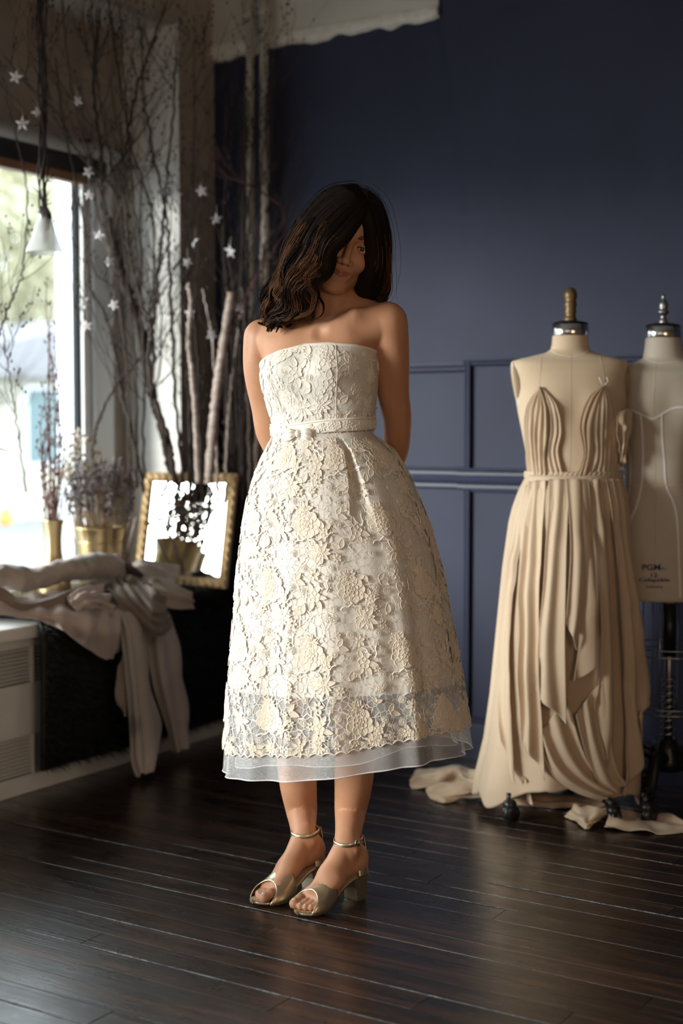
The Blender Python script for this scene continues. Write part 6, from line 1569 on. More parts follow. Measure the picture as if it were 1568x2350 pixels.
# ---------------- sandals
for (H0, big) in feet:
    f = lambda t, s, h: FTf(H0, t, s, h)
    tt = np.concatenate([np.linspace(-0.02, .1, 8), np.linspace(.13, .86, 22), np.linspace(.88, 1.012, 10)])
    V = []
    for t in tt:
        w = float(solew(t)); z = float(solez(t)); ctr = big*(0.004*math.sin(max(0, t)*math.pi)+(-0.003 if t > .8 else 0))
        V += [f(t, ctr-w, z-0.006), f(t, ctr-w, z), f(t, ctr-w*.5, z+.0006), f(t, ctr, z+.0006), f(t, ctr+w*.5, z+.0006), f(t, ctr+w, z), f(t, ctr+w, z-0.006), f(t, ctr, z-0.0065)]
    k = 8; n = len(tt); F = [(i*k+j, i*k+(j+1) % k, (i+1)*k+(j+1) % k, (i+1)*k+j) for i in range(n-1) for j in range(k)]+[tuple(range(k)), tuple((n-1)*k+j for j in range(k))[::-1]]
    sandal = mesh_obj('sandal', c2w(np.array(V)), F, M['gold_leather'], person, label='champagne gold leather block-heel sandal')
    # insole
    V = []
    for t in tt[2:-2]:
        w = float(solew(t))*0.9; z = float(solez(t))+0.0012; ctr = big*0.004*math.sin(max(0, t)*math.pi); V += [f(t, ctr-w, z), f(t, ctr+w, z)]
    mesh_obj('insole', c2w(np.array(V)), grid_faces(2, len(tt)-4), M['insole'], sandal)
    # block heel
    V = []
    for (h, tb, tf_, w) in ((0.0, .015, .175, .021), (0.004, .012, .178, .0215), (0.03, .002, .190, .0225), (0.058, -.008, .235, .0245)):
        hh = h
        V += [f(tb, -w*.72, hh), f(tb-.012, 0, hh), f(tb, w*.72, hh), f(tb+.03, w, hh), f(tf_, w, hh if h < .05 else float(solez(tf_))-.004), f(tf_, -w, hh if h < .05 else float(solez(tf_))-.004), f(tb+.03, -w, hh)]
    F = [(i*7+j, i*7+(j+1) % 7, (i+1)*7+(j+1) % 7, (i+1)*7+j) for i in range(3) for j in range(7)]+[tuple(range(7)), tuple(range(21, 28))[::-1]]
    mesh_obj('heel', c2w(np.array(V)), F, M['gold_leather'], sandal, smooth=False)
    # toe band
    nu, nv = 25, 12; V = []
    for i in range(nv):
        g = i/(nv-1)
        for j in range(nu):
            u = j/(nu-1)*2-1; au = abs(u)
            tback = .52+.06*math.cos(u*math.pi/2); tfr = .93-.165*max(0, math.cos(u*math.pi/2))**1.2
            t = tback*(1-g)+tfr*g; w = float(solew(t))+.0055; hmax = float(interp(t, [.45, .55, .65, .75, .85, .95], [.066, .062, .053, .044, .036, .030]))
            ang = u*math.pi/2
            s_ = w*math.sin(ang)**1 if True else 0; hz = float(solez(t))-.004+(hmax)*max(0, math.cos(ang))**0.72
            V.append(f(t, s_+big*0.004, hz))
    mesh_obj('toe_band', c2w(np.array(V)), grid_faces(nu, nv), M['gold_leather'], sandal, solid=0.0016)
    # heel cup rising to the ankle strap
    nu, nv = 29, 9; V = []
    for i in range(nv):
        g = i/(nv-1)
        for j in range(nu):
            u = j/(nu-1)*2-1; ph = u*2.0
            top = .030+.052*math.exp(-(u/.30)**2)-.012*abs(u)
            z = .060+g*top*1.0+g*.004; rr_ = .0335-.006*g; t = .118-math.cos(ph)*rr_*1.0/FL*1.02; s_ = math.sin(ph)*rr_*.94
            V.append(f(t, s_, min(z, .148)))
    mesh_obj('heel_cup', c2w(np.array(V)), grid_faces(nu, nv), M['gold_leather'], sandal, solid=0.0015)
    # ankle strap
    n = 44; V = []
    for hz in (-.0052, .0052):
        for j in range(n):
            a = 2*math.pi*j/n; rx, ry = .0345, .0320
            V.append(f(.222+math.cos(a)*rx/FL-.0, math.sin(a)*ry, .143-0.004*math.cos(a)+hz))
    mesh_obj('ankle_strap', c2w(np.array(V)), grid_faces(n, 2, True), M['gold_leather'], sandal, solid=0.0020)
    # buckle on the outer side
    outer = 1 if big < 0 else -1
    mb = MB(); c = f(.235, outer*.0335, .143)
    for (a0, a1) in (((-.006, -.007), (.006, -.007)), ((.006, -.007), (.006, .007)), ((.006, .007), (-.006, .007)), ((-.006, .007), (-.006, -.007))):
        mb.tube([c+ff*a0[0]+np.array([0, 0, a0[1]]), c+ff*a1[0]+np.array([0, 0, a1[1]])], 0.0012, 6)
    V = np.concatenate(mb.V); mesh_obj('buckle', c2w(V), mb.F, M['chrome'], sandal)
    mb = MB(); mb.tube([c-ff*.002, c-ff*.018+fs*outer*.002], 0.0032, 6, flat=.3); mesh_obj('strap_end', c2w(np.concatenate(mb.V)), mb.F, M['gold_leather'], sandal)
# ------------------------------------------------------------------ dress forms
class Form:
    def __init__(s, yc, tab):
        t = np.array(tab, float); s.yc = yc
        s.z = np.array([W(r[1], r[0], yc)[2] for r in t]); s.l = np.array([W(r[1], r[0], yc)[0] for r in t]); s.r = np.array([W(r[2], r[0], yc)[0] for r in t]); s.b = t[:, 3]; s.n = t[:, 4]; s.dy = t[:, 5]
    def at(s, z):
        l = interp(z, s.z, s.l); r = interp(z, s.z, s.r)
        return (l+r)/2, (r-l)/2, interp(z, s.z, s.b), interp(z, s.z, s.n), s.yc+interp(z, s.z, s.dy)
    def p(s, th, z, off=0.0):
        cx_, a, b, n, y0 = s.at(z); a = a+off; b = b+off
        r = (np.abs(np.cos(th)/a)**n+np.abs(np.sin(th)/b)**n)**(-1/n)
        # two bust points
        for sg in (-1, 1):
            d = (th+math.pi/2+sg*0.62+math.pi) % (2*math.pi)-math.pi
            r = r+s.bust[0]*np.exp(-(d/0.42)**2)*np.exp(-((z-s.bust[1])/0.055)**2)
        return np.stack(np.broadcast_arrays(cx_+r*np.cos(th), y0+r*np.sin(th), z), -1)
    def front(s, px, py, off=0.0):
        yc = s.yc-0.1
        for _ in range(6):
            q = W(px, py, yc); cx_, a, b, n, y0 = s.at(q[2]); c = np.clip((q[0]-cx_)/(a+off), -0.97, 0.97)
            th = -math.acos(c); 
            for __ in range(4):
                P = s.p(np.array([th]), np.array([q[2]]), off)[0]; th = th+(q[0]-P[0])/max(0.03, a*abs(math.sin(th)))*-1*-1; th = min(max(th, -3.0), -0.14)
            yc = P[1]
        return W(px, py, yc)
    def line(s, pts, off, n=40):
        return c2w(np.array([s.front(*q, off) for q in spline(np.array(pts, float), n)]))
def dress_form(yc, tab, bust, label, fabric, name='dress_form'):
    F = Form(yc, tab); F.bust = bust
    c0 = F.at(F.z[-1]); base = np.array([c0[0], c0[4], 0.0])
    r = thing(name, c2w(base), label, 'dress form', rz=YAW)
    th = np.linspace(-math.pi, math.pi, 97)[:-1]; zs_ = np.unique(np.concatenate([F.z, np.linspace(F.z.min(), F.z.max(), 90)]))[::-1]
    V = np.concatenate([F.p(th, np.full(96, z)) for z in zs_]); Fc = grid_faces(96, len(zs_), True).tolist()
    nb0 = len(V); ctr = F.p(np.array([0.0]), np.array([zs_[-1]]))[0]; Fc.append(list(range((len(zs_)-1)*96, len(zs_)*96)))
    body_ = mesh_obj('torso', c2w(V), Fc, fabric, r)
    return F, r, base, body_
def stand(F, r, base, hub_z, rot, cage=True, R0=0.24):
    b = c2w(base); zb_ = F.z.min()
    MB().tube([b+[0, 0, hub_z], b+[0, 0, zb_+0.12]], 0.013, 14).build('pole', M['chrome'], r)
    MB().tube([b+[0, 0, zb_-0.16], b+[0, 0, zb_-0.005]], 0.019, 14).build('sleeve', M['dark_metal'], r)
    mb = MB()
    n = 140; zz_ = np.linspace(hub_z+0.03, hub_z+0.21, n); a = np.linspace(0, 2*math.pi*9, n)
    mb.tube(np.stack([b[0]+.019*np.cos(a), b[1]+.019*np.sin(a), zz_], 1), 0.0035, 6); mb.build('spring', M['steel_dark'], r)
    MB().lathe(b, [(0.0, hub_z+0.03), (0.026, hub_z+0.03), (0.030, hub_z), (0.042, hub_z-0.03), (0.045, hub_z-0.06), (0.0, hub_z-0.06)], 24, cap=False).build('hub', M['dark_metal'], r)
    for k in range(5):
        a = rot+k*2*math.pi/5+YAW; d = np.array([math.cos(a), math.sin(a), 0]); s_ = np.array([-d[1], d[0], 0])
        P = spline([b+d*0.02+[0, 0, hub_z-0.03], b+d*0.10+[0, 0, hub_z-0.005], b+d*(R0-.05)+[0, 0, .078], b+d*R0+[0, 0, .068]], 14)
        o = MB().tube(P, np.linspace(0.017, 0.011, 14), 10).build('leg', M['dark_metal'], r)
        w = b+d*(R0+0.006)+s_*0.012
        mb = MB(); mb.lathe(w+[0, 0, .024], [(0.006, -.014), (.022, -.013), (.024, -.008), (.024, -.003), (.018, 0), (.024, .003), (.024, .008), (.022, .013), (.006, .014)], 20, ax=tuple(s_+d*0.4)); o2 = mb.build('caster', M['black_plastic'], r)
        mb = MB(); mb.tube([b+d*R0+[0, 0, .078], b+d*R0+[0, 0, .05]], 0.009, 10); mb.ball(b+d*(R0+.004)+s_*.006+[0, 0, .046], (.020, .020, .016), 12, 8); mb.build('caster_fork', M['black_plastic'], o2)
    if cage:
        mb = MB()
        for (zz, rr_) in ((zb_-0.13, 0.115), (zb_-0.15, 0.115), (zb_-0.30, 0.115), (zb_-0.315, 0.115)):
            a = np.linspace(0, 2*math.pi, 49); mb.tube(np.stack([b[0]+rr_*np.cos(a), b[1]+rr_*np.sin(a), np.full(49, zz)], 1), 0.0022, 5)
        for k in range(6):
            a = k*math.pi/3+0.5; mb.tube([b+[.075*math.cos(a), .075*math.sin(a), zb_], b+[.075*math.cos(a), .075*math.sin(a), zb_-0.30], b+[.02*math.cos(a), .02*math.sin(a), zb_-0.31]], 0.0022, 5)
        mb.build('wire_cage', M['steel_dark'], r)
def cap_and_finial(F, r, px, yc, top_py, prof, mtl):
    z1 = F.z.max(); cx_, a, b, n, y0 = F.at(z1); c = c2w(np.array([cx_, y0, z1]))
    def ring(rx, ry, z): 
        t = np.linspace(0, 2*math.pi, 49)[:-1]; return np.stack([cx_+rx*np.cos(t), y0+ry*np.sin(t), np.full(48, z)], 1)
    V = np.concatenate([ring(a+.0015, b+.0015, z1-.006), ring(a+.002, b+.002, z1-.005), ring(a+.002, b+.002, z1+.026), ring(a+.0005, b+.0005, z1+.027)])
    mesh_obj('neck_band', c2w(V), grid_faces(48, 4, True), M['chrome'], r)
    V = np.concatenate([ring(a+.0015, b+.0015, z1+.0265), ring(a+.001, b+.001, z1+.030), ring(a*.9, b*.9, z1+.033), ring(a*.4, b*.4, z1+.038), ring(a*.05, b*.05, z1+.039)])
    mesh_obj('neck_cap', c2w(V), grid_faces(48, 5, True), M['dark_metal'], r)
    MB().lathe(c+[0, 0, 0.036], prof, 28, cap=False).build('finial', mtl, r)
def arm_plate(F, r, side, pyc, hz, dz_, fab, depth):
    z0_ = W(1300, pyc, F.yc)[2]; V = []; n = 40
    for k, (s, o) in enumerate(((1.0, -0.006), (1.0, 0.004), (.93, 0.006), (0.0, 0.006))):
        for j in range(n):
            t = 2*math.pi*j/n; z = z0_+dz_*s*math.sin(t); cx_, a, b, nn, y0 = F.at(z)
            V.append((cx_+side*(a*0.93+o+0.004), y0+depth*s*math.cos(t), z))
    mesh_obj('arm_plate', c2w(np.array(V)), grid_faces(n, 4, True), fab, r)
arm_m = varied('tan arm plate', (0.30, 0.21, 0.12), (0.36, 0.26, 0.16), 8, 0.7)
# near form, wearing the champagne gown
T1 = [(766, 1269, 1349, .042, 2, 0), (790, 1267, 1351, .044, 2, 0), (802, 1264, 1353, .046, 2, 0), (810, 1252, 1364, .050, 2.2, 0), (817, 1222, 1394, .056, 2.3, .004), (823, 1196, 1421, .062, 2.4, .006), (829, 1176, 1440, .068, 2.4, .006), (836, 1173, 1442, .075, 2.4, .004), (855, 1174, 1441, .084, 2.3, 0), (880, 1178, 1440, .092, 2.2, 0), (915, 1184, 1438, .098, 2.1, 0), (950, 1190, 1434, .100, 2.1, 0),
      (990, 1198, 1430, .096, 2.1, 0), (1030, 1206, 1425, .088, 2.1, 0), (1090, 1215, 1419, .082, 2.1, 0), (1140, 1203, 1431, .098, 2.1, .01), (1210, 1190, 1446, .112, 2.1, .015), (1300, 1188, 1448, .112, 2.1, .015), (1390, 1196, 1440, .105, 2.1, .015)]
F1, r1, b1, torso1 = dress_form(4.10, T1, (0.016, W(1310, 945, 4.0)[2]), 'linen dress form with brass knob, wearing the champagne gown, left of the two forms', M['linen'])
b1 = np.array([W(1308, 985, 4.10)[0], 4.11, 0.0])
stand(F1, r1, b1, 0.16, math.radians(-140), cage=False)
cap_and_finial(F1, r1, 1312, 4.1, 677, [(0.018, 0), (0.020, .004), (0.017, .010), (0.0145, .016), (0.0165, .022), (0.0175, .028), (0.0155, .034), (0.0165, .040), (0.0185, .047), (.0175, .053), (.0150, .058), (.0185, .066), (.0195, .074), (.0180, .082), (.0135, .090), (.006, .095), (0, .096)], mat('dark worn brass', (0.20, 0.125, 0.06), 0.45, 0.6))
arm_plate(F1, r1, -1, 876, 0, 0.058, arm_m, 0.044); arm_plate(F1, r1, 1, 878, 0, 0.058, arm_m, 0.044)
for nm, pts in (('centre_seam', [(1310, 806), (1311, 870), (1311, 950), (1310, 1020), (1309, 1088)]), ('side_seam', [(1245, 812), (1240, 860), (1238, 900)]), ('side_seam', [(1375, 812), (1385, 850), (1386, 885)])):
    MB().tube(F1.line(pts, 0.0002), 0.0006, 4).build(nm, M['linen_grey'], r1)
MB().tube(F1.line([(1264, 805), (1285, 814), (1312, 818), (1338, 813), (1352, 804)], 0.0005), 0.0009, 4).build('neck_seam', M['tape'], r1)
MB().tube(F1.line([(1176, 832), (1183, 870), (1188, 905), (1192, 930)], 0.001, 20), 0.0022, 5).build('armhole_piping', M['tape'], r1)
# far form, bare, with style tape
T2 = [(771, 1483, 1561, .042, 2, 0), (800, 1480, 1565, .044, 2, 0), (822, 1476, 1571, .048, 2, 0), (828, 1464, 1582, .052, 2.2, 0), (834, 1440, 1606, .058, 2.3, .004), (840, 1420, 1624, .064, 2.4, .006), (847, 1402, 1640, .072, 2.4, .006), (856, 1400, 1642, .08, 2.4, .003), (880, 1403, 1640, .09, 2.2, 0), (915, 1412, 1630, .100, 2.1, 0), (950, 1418, 1618, .104, 2.1, 0),
      (1000, 1425, 1606, .096, 2.1, 0), (1050, 1432, 1596, .088, 2.1, 0), (1113, 1436, 1590, .084, 2.1, 0), (1150, 1427, 1600, .094, 2.1, .008), (1210, 1414, 1616, .108, 2.1, .014), (1280, 1410, 1622, .112, 2.1, .015), (1374, 1420, 1612, .104, 2.1, .015)]
F2, r2, b2, torso2 = dress_form(4.16, T2, (0.018, W(1505, 935, 4.0)[2]), 'bare linen dress form with white style tapes and printed mark, at the right edge', M['linen_grey'])
b2 = np.array([W(1532, 985, 4.16)[0], 4.15, 0.0])
b2[1] = 4.10
stand(F2, r2, b2, 0.17, math.radians(-120), cage=True, R0=0.20)
cap_and_finial(F2, r2, 1517, 4.16, 690, [(0.012, 0), (.013, .004), (.010, .012), (.008, .018), (.009, .024), (.0165, .030), (.017, .035), (.011, .040), (.0125, .046), (.0135, .054), (.010, .064), (.0045, .072), (.006, .077), (.005, .081), (0, .083)], M['steel_dark'])
arm_plate(F2, r2, -1, 892, 0, 0.058, arm_m, 0.044); arm_plate(F2, r2, 1, 892, 0, 0.058, arm_m, 0.044)
def ribbon(F, pts, w, off, m, name, par, n=50, horiz=False):
    C = spline(np.array(pts, float), n); T = np.gradient(C, axis=0); T /= np.linalg.norm(T, axis=1)[:, None]; N = np.stack([-T[:, 1], T[:, 0]], 1)*w/2
    V = np.concatenate([np.array([F.front(*q, off) for q in C+N]), np.array([F.front(*q, off+.0004) for q in C]), np.array([F.front(*q, off) for q in C-N])])
    return mesh_obj(name, c2w(V), grid_faces(n, 3), m, par)
tapes = [[(1428, 937), (1450, 942), (1475, 952), (1499, 961), (1520, 950), (1545, 937), (1568, 934)], [(1471, 950), (1475, 1000), (1476, 1055), (1473, 1112), (1462, 1160), (1448, 1195), (1443, 1250), (1440, 1300), (1440, 1372)], [(1519, 951), (1520, 1000), (1525, 1060), (1529, 1112), (1545, 1150), (1554, 1188), (1558, 1260), (1562, 1372)], [(1436, 1005), (1444, 1040), (1447, 1090), (1442, 1140), (1434, 1165)]]
for t in tapes: ribbon(F2, t, 5, 0.0012, M['tape'], 'style_tape', r2)
ribbon(F2, [(1440, 1116), (1500, 1114), (1584, 1112)], 6, 0.0012, M['linen'], 'waist_tape', r2)
MB().tube(F2.line([(1506, 828), (1502, 900), (1500, 960), (1503, 1040), (1505, 1115), (1504, 1250), (1503, 1372)], 0.0003, 60), 0.0007, 4).build('centre_seam', M['linen'], r2)
MB().tube(F2.line([(1478, 822), (1500, 831), (1525, 833), (1560, 829)], 0.0005), 0.0009, 4).build('neck_seam', M['tape'], r2)
ink = mat('navy ink', (0.03, 0.02, 0.09), 0.7)
def text_on(F, par, s, px, py, hpx, wpx, bold=0.0, name='printed_text'):
    cu = bpy.data.curves.new('t', 'FONT'); cu.body = s; cu.align_x = 'CENTER'; cu.align_y = 'CENTER'; cu.size = 1; cu.offset = bold; cu.resolution_u = 3
    o = bpy.data.objects.new('t', cu); COL.objects.link(o)
    me = bpy.data.meshes.new_from_object(o.evaluated_get(bpy.context.evaluated_depsgraph_get())); V = np.array([v.co[:] for v in me.vertices]); Fc = [list(p.vertices) for p in me.polygons]
    bpy.data.objects.remove(o); bpy.data.meshes.remove(me)
    x = V[:, 0]; y_ = V[:, 1]; x = (x-(x.max()+x.min())/2)/(x.max()-x.min())*wpx; y_ = (y_-(y_.max()+y_.min())/2)/(y_.max()-y_.min())*hpx
    P = np.array([F.front(px+a, py-b, 0.0012) for a, b in zip(x, y_)])
    return mesh_obj(name, c2w(P), Fc, ink, par, smooth=False, label='"'+s+'" in navy ink')
text_on(F2, r2, 'PGM', 1495, 1302, 14, 42, 0.02); text_on(F2, r2, '-Pro', 1523, 1305, 6, 14, 0.01); text_on(F2, r2, '12', 1502, 1320, 10, 15, 0.02); text_on(F2, r2, 'Collapsible', 1502, 1332, 11, 72, 0.02); text_on(F2, r2, 'Industry', 1503, 1347, 8, 38, 0.01)

# ------------------------------------------------------------------ the champagne gown
gown = thing('chiffon_gown', c2w(b1), 'champagne chiffon gown with two gathered bodice cups and cascading skirt, on the near form', 'gown', rz=YAW)
def panel(name, rails, off, m=None, nu=50, nv=70, **k):
    R3 = []
    for rl_ in rails: R3.append([F1.front(px, py, off+0.0012*i/len(rails)) for i, (px, py) in enumerate(rl_)])
    return cloth(name, R3, m or M['champagne'], gown, nu=nu, nv=nv, **k)
cupL = [[(1238, 890), (1214, 922), (1204, 970), (1208, 1035), (1214, 1092)], [(1239, 888), (1224, 928), (1219, 980), (1222, 1040), (1228, 1094)], [(1240, 887), (1243, 935), (1243, 990), (1243, 1040), (1247, 1095)], [(1242, 888), (1264, 928), (1271, 985), (1264, 1040), (1273, 1093)], [(1246, 890), (1280, 935), (1291, 990), (1284, 1035), (1293, 1090)]]
cupR = [[(1381, 886), (1352, 922), (1336, 975), (1345, 1025), (1338, 1065), (1316, 1090)], [(1383, 884), (1368, 928), (1360, 985), (1364, 1030), (1358, 1065), (1345, 1091)], [(1386, 882), (1390, 930), (1390, 985), (1388, 1040), (1386, 1070), (1382, 1091)], [(1388, 884), (1410, 925), (1414, 980), (1410, 1030), (1408, 1065), (1404, 1091)], [(1391, 886), (1424, 925), (1432, 975), (1428, 1030), (1424, 1065), (1419, 1091)]]
panel('bodice_cup', cupL, 0.007, amp=0.0028, nf=8, namp=0.003, nfreq=18, nu=110, nv=90, seed=31, ramp_v=(0.6, 1.1))
panel('bodice_cup', [cupL[1], [(1238, 889), (1240, 940), (1238, 1000), (1240, 1045), (1242, 1093)], [(1240, 889), (1256, 935), (1258, 1000), (1252, 1045), (1256, 1093)]], 0.013, amp=0.005, nf=3, namp=0.003, nfreq=20, nu=50, nv=60, seed=33)
panel('bodice_cup', cupR, 0.007, amp=0.0024, nf=9, namp=0.003, nfreq=18, nu=110, nv=90, seed=35, ramp_v=(0.3, 1.2))
panel('tulle_edge', [[(1384, 884), (1350, 915), (1330, 975), (1340, 1040), (1326, 1090)], [(1386, 882), (1372, 925), (1358, 975), (1354, 1040), (1344, 1090)]], 0.011, m=M['champagne_sheer'], amp=0.002, nf=2, nu=20, nv=40, seed=37)
for i, a in enumerate(((1375, 866), (1392, 865))):
    MB().tube(c2w(np.array([F1.front(1385, 886, .012), F1.front(a[0]+4, 875, .014), F1.front(a[0], a[1], .016)])), 0.0012, 5).build('thread_tie', M['tape'], gown)
# side ruffle
rr_ = [[F1.front(1420, 945, .014), F1.front(1416, 990, .02), F1.front(1420, 1030, .018), F1.front(1424, 1060, .012)], [W(1438, 940, 4.04), W(1446, 985, 4.03), W(1436, 1022, 4.03), W(1432, 1060, 4.04)], [W(1432, 950, 4.10), W(1440, 1000, 4.10), W(1434, 1045, 4.09), W(1426, 1075, 4.08)]]
cloth('side_ruffle', rr_, M['champagne'], gown, nu=40, nv=50, amp=0.008, nf=3, namp=0.010, nfreq=26, seed=39)
# gathered waist
t = np.linspace(-math.pi, math.pi, 241)[:-1]; V = []
zw = W(1315, 1091, 4.02)[2]
for k in range(9):
    z = zw+0.010-k*0.0025; V.append(F1.p(t, np.full(240, z), 0.010+0.003*math.sin(k/8*math.pi)+0.0016*np.sin(t*46+k)))
mesh_obj('waist_gather', c2w(np.concatenate(V)), grid_faces(240, 9, True), M['champagne'], gown, solid=0.001)
# underskirt: full ring of deep flutes
GS = np.array([(1092, 1211, 1423), (1102, 1204, 1431), (1125, 1193, 1440), (1160, 1182, 1447), (1200, 1172, 1450), (1300, 1158, 1457), (1400, 1148, 1466), (1500, 1138, 1474), (1600, 1128, 1478), (1700, 1114, 1476), (1790, 1092, 1472), (1850, 1085, 1468)], float)
gz = np.array([W(1300, q[0], 4.08)[2] for q in GS]); gl2 = np.array([W(q[1], q[0], 4.08)[0] for q in GS]); gr2 = np.array([W(q[2], q[0], 4.08)[0] for q in GS])
nu, nv = 560, 120; th = np.linspace(-math.pi, math.pi, nu+1)[:-1]; v = np.linspace(0, 1, nv)[:, None]
hemz = per(np.degrees(th), [-180, -150, -125, -105, -90, -70, -50, -20, 0, 60, 120], [.045, .035, .060, .105, .10, .085, .075, .03, .03, .02, .02])+0.012*np.sin(th*8)
Zg = zw*(1-v)+hemz[None, :]*v; Tg = np.broadcast_to(th, Zg.shape)
l = interp(Zg, gz, gl2); r_ = interp(Zg, gz, gr2); a = (r_-l)/2; cx_ = (r_+l)/2
s = np.clip((zw-Zg)/0.9, 0, 1); fl = np.clip((zw-Zg)/0.10, 0, 1)
wv = vnoise(np.stack([np.cos(Tg)*2.2, np.sin(Tg)*2.2, Zg*1.2], -1), 61)*0.9
f = (0.034*np.sin(9*Tg+wv*3.0)+0.010*np.sin(17*Tg+1.3+wv*4)*(1-.6*s)+0.012*np.sin(37*Tg+wv*2)*(1-s)**2)*(0.45+0.8*s)*fl*(0.9+0.0*s)-0.02*s
e = 1+f*(0.20/np.maximum(a, .1))*1.15
P = np.stack([cx_+a*e*np.cos(Tg), 4.09+a*0.80*e*np.sin(Tg), Zg], -1)
mesh_obj('underskirt', c2w(P.reshape(-1, 3)), grid_faces(nu, nv, True), M['champagne'], gown, solid=0.0012)
def fr(px, py, off=0.0):
    """point on the outside of the skirt seen at this pixel"""
    yc = 3.95
    for _ in range(5):
        q = W(px, py, yc); l = interp(q[2], gz, gl2); r_ = interp(q[2], gz, gr2); a = (r_-l)/2; cx_ = (l+r_)/2
        c = np.clip((q[0]-cx_)/(a*1.04), -0.985, 0.985); yc = 4.09-(a*0.80*1.04+off)*math.sqrt(1-c*c)
    return W(px, py, yc)
def sp(name, rails, off, **k):
    n = len(rails[0]); R3 = [[fr(px, py, off*min(1, (i+0.4)/1.5)) for i, (px, py) in enumerate(rl_)] for rl_ in rails]
    return cloth(name, R3, M['champagne'], gown, nu=k.pop('nu', 40), nv=k.pop('nv', 80), **k)
sp('skirt_panel', [[(1262, 1100), (1250, 1300), (1234, 1480), (1226, 1585)], [(1276, 1100), (1262, 1300), (1250, 1480), (1246, 1612)], [(1290, 1100), (1278, 1300), (1272, 1480), (1272, 1632)], [(1306, 1100), (1300, 1300), (1298, 1480), (1300, 1664)]], 0.030, amp=0.008, nf=1.30, seed=51, ramp_v=(0.4, 1.3))
sp('skirt_panel', [[(1300, 1100), (1310, 1250), (1303, 1380), (1298, 1432)], [(1314, 1100), (1322, 1250), (1318, 1390), (1313, 1458)], [(1332, 1100), (1342, 1270), (1338, 1400), (1324, 1494)]], 0.040, amp=0.006, nf=0.98, seed=53, ramp_v=(0.4, 1.2))
sp('skirt_panel', [[(1318, 1100), (1338, 1300), (1330, 1470), (1318, 1562)], [(1335, 1100), (1352, 1300), (1350, 1460), (1342, 1552)], [(1352, 1100), (1366, 1300), (1366, 1440), (1366, 1532)]], 0.030, amp=0.006, nf=0.98, seed=55, ramp_v=(0.4, 1.2))
sp('skirt_panel', [[(1356, 1100), (1380, 1350), (1378, 1560), (1366, 1612)], [(1366, 1100), (1388, 1350), (1392, 1620), (1384, 1700)], [(1378, 1100), (1402, 1350), (1412, 1640), (1398, 1770)]], 0.020, amp=0.008, nf=1.30, seed=57, ramp_v=(0.4, 1.3))
sp('skirt_panel', [[(1390, 1100), (1416, 1300), (1430, 1500), (1440, 1680), (1430, 1830)], [(1402, 1100), (1432, 1300), (1448, 1500), (1456, 1660), (1468, 1760)], [(1414, 1100), (1444, 1300), (1464, 1480), (1476, 1580), (1466, 1645)], [(1420, 1102), (1452, 1300), (1474, 1450), (1488, 1560), (1490, 1602)]], 0.016, amp=0.009, nf=1.95, seed=59, nu=60, ramp_v=(0.4, 1.4))
sp('skirt_panel', [[(1216, 1106), (1196, 1300), (1192, 1500), (1192, 1702)], [(1226, 1104), (1208, 1300), (1204, 1500), (1210, 1722)], [(1240, 1102), (1224, 1300), (1218, 1500), (1226, 1745)], [(1254, 1102), (1242, 1300), (1238, 1520), (1252, 1790)]], 0.016, amp=0.009, nf=1.62, seed=63, nu=56, ramp_v=(0.4, 1.4))
sp('skirt_panel', [[(1208, 1112), (1168, 1300), (1150, 1450), (1142, 1600), (1150, 1700)], [(1212, 1110), (1176, 1300), (1162, 1450), (1158, 1620), (1164, 1760)], [(1218, 1108), (1186, 1300), (1174, 1450), (1174, 1640), (1182, 1800)]], 0.012, amp=0.007, nf=0.98, seed=65, ramp_v=(0.4, 1.3))
sp('swag', [[(1232, 1690), (1256, 1760), (1290, 1800), (1340, 1826), (1384, 1838)], [(1256, 1660), (1286, 1740), (1322, 1785), (1362, 1812), (1396, 1828)], [(1302, 1600), (1330, 1700), (1356, 1760), (1388, 1796), (1412, 1812)]], 0.012, amp=0.010, nf=2.5, seed=67, nu=50, nv=60)
sp('swag', [[(1322, 1640), (1342, 1720), (1372, 1790), (1400, 1830)], [(1350, 1600), (1368, 1700), (1396, 1780), (1420, 1815)], [(1384, 1560), (1398, 1680), (1420, 1760), (1440, 1800)]], 0.020, amp=0.008, nf=2, seed=69, nu=40, nv=60)
sp('inner_panel', [[(1196, 1780), (1210, 1830), (1214, 1845)], [(1210, 1790), (1220, 1830), (1224, 1848)]], -0.05, amp=0.002, nf=1, nu=14, nv=20, seed=70)
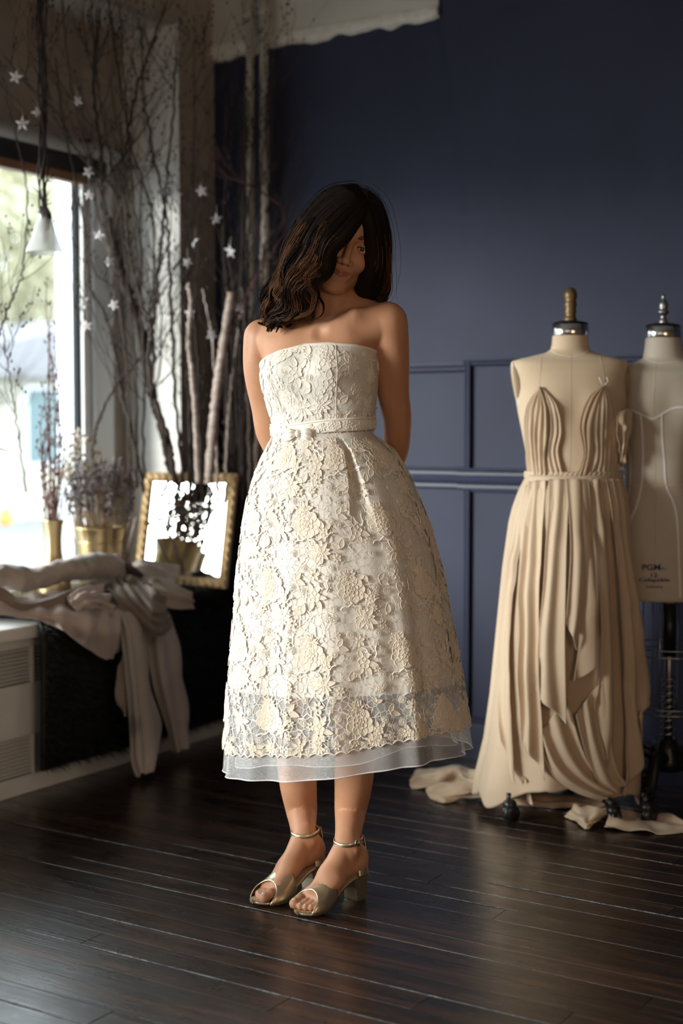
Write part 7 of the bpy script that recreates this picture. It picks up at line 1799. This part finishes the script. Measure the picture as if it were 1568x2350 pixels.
# trains spread over the floor
def fp(px, py, h):
    d = on_z(px, py, h); return np.array([d[0]*cy+d[1]*sy, -d[0]*sy+d[1]*cy, h])
def train(rails, seed, amp=0.008, nf=4, **k):
    o = cloth('train', [[fp(*q) for q in rl_] for rl_ in rails], M['champagne'], gown, nu=60, nv=80, amp=amp, nf=nf, namp=0.007, nfreq=16, seed=seed, drift=4, **k)
    me = o.data; z = np.empty(len(me.vertices)*3); me.vertices.foreach_get('co', z); z = z.reshape(-1, 3); z[:, 2] = np.maximum(z[:, 2], 0.003); me.vertices.foreach_set('co', z.ravel()); return o
train([[(1130, 1772, .10), (1090, 1765, .065), (1052, 1755, .05), (1005, 1763, .035), (960, 1769, .018), (946, 1782, .010)], [(1130, 1785, .10), (1088, 1778, .05), (1050, 1766, .06), (1010, 1774, .045), (970, 1782, .022), (943, 1794, .010)], [(1135, 1800, .07), (1088, 1796, .05), (1048, 1786, .03), (1010, 1792, .02), (975, 1796, .012), (941, 1803, .006)], [(1140, 1812, .03), (1088, 1812, .02), (1050, 1806, .014), (1012, 1806, .010), (978, 1808, .008), (945, 1808, .005)]], 71, amp=0.005, nf=3)
train([[(1150, 1792, .06), (1095, 1794, .045), (1055, 1797, .034), (1020, 1801, .024), (988, 1808, .014), (976, 1811, .006)], [(1155, 1812, .045), (1105, 1813, .034), (1062, 1816, .03), (1032, 1822, .020), (1006, 1827, .012), (986, 1830, .006)], [(1165, 1828, .014), (1112, 1830, .012), (1078, 1831, .010), (1048, 1837, .007), (1022, 1842, .005), (1004, 1839, .004)]], 73, amp=0.007, nf=4)
train([[(1110, 1805, .03), (1180, 1812, .025), (1240, 1815, .03), (1320, 1820, .03), (1390, 1822, .03)], [(1110, 1822, .02), (1180, 1832, .018), (1240, 1836, .02), (1320, 1840, .02), (1390, 1838, .02)], [(1115, 1833, .006), (1180, 1845, .005), (1240, 1851, .005), (1320, 1855, .005), (1390, 1852, .005)]], 75, amp=0.004, nf=2)
train([[(1318, 1845, .05), (1345, 1850, .045), (1380, 1855, .05), (1405, 1852, .05)], [(1310, 1862, .03), (1332, 1875, .025), (1350, 1885, .02), (1375, 1880, .02)], [(1297, 1872, .006), (1318, 1880, .006), (1340, 1900, .005), (1352, 1902, .004)]], 77, amp=0.004, nf=2)
train([[(1400, 1850, .05), (1440, 1862, .02), (1490, 1866, .014), (1530, 1870, .012), (1575, 1888, .01)], [(1395, 1875, .03), (1440, 1882, .018), (1490, 1884, .012), (1530, 1888, .01), (1590, 1895, .008)], [(1388, 1900, .005), (1440, 1906, .005), (1490, 1911, .005), (1530, 1914, .004), (1600, 1905, .004)]], 79, amp=0.0045, nf=2)
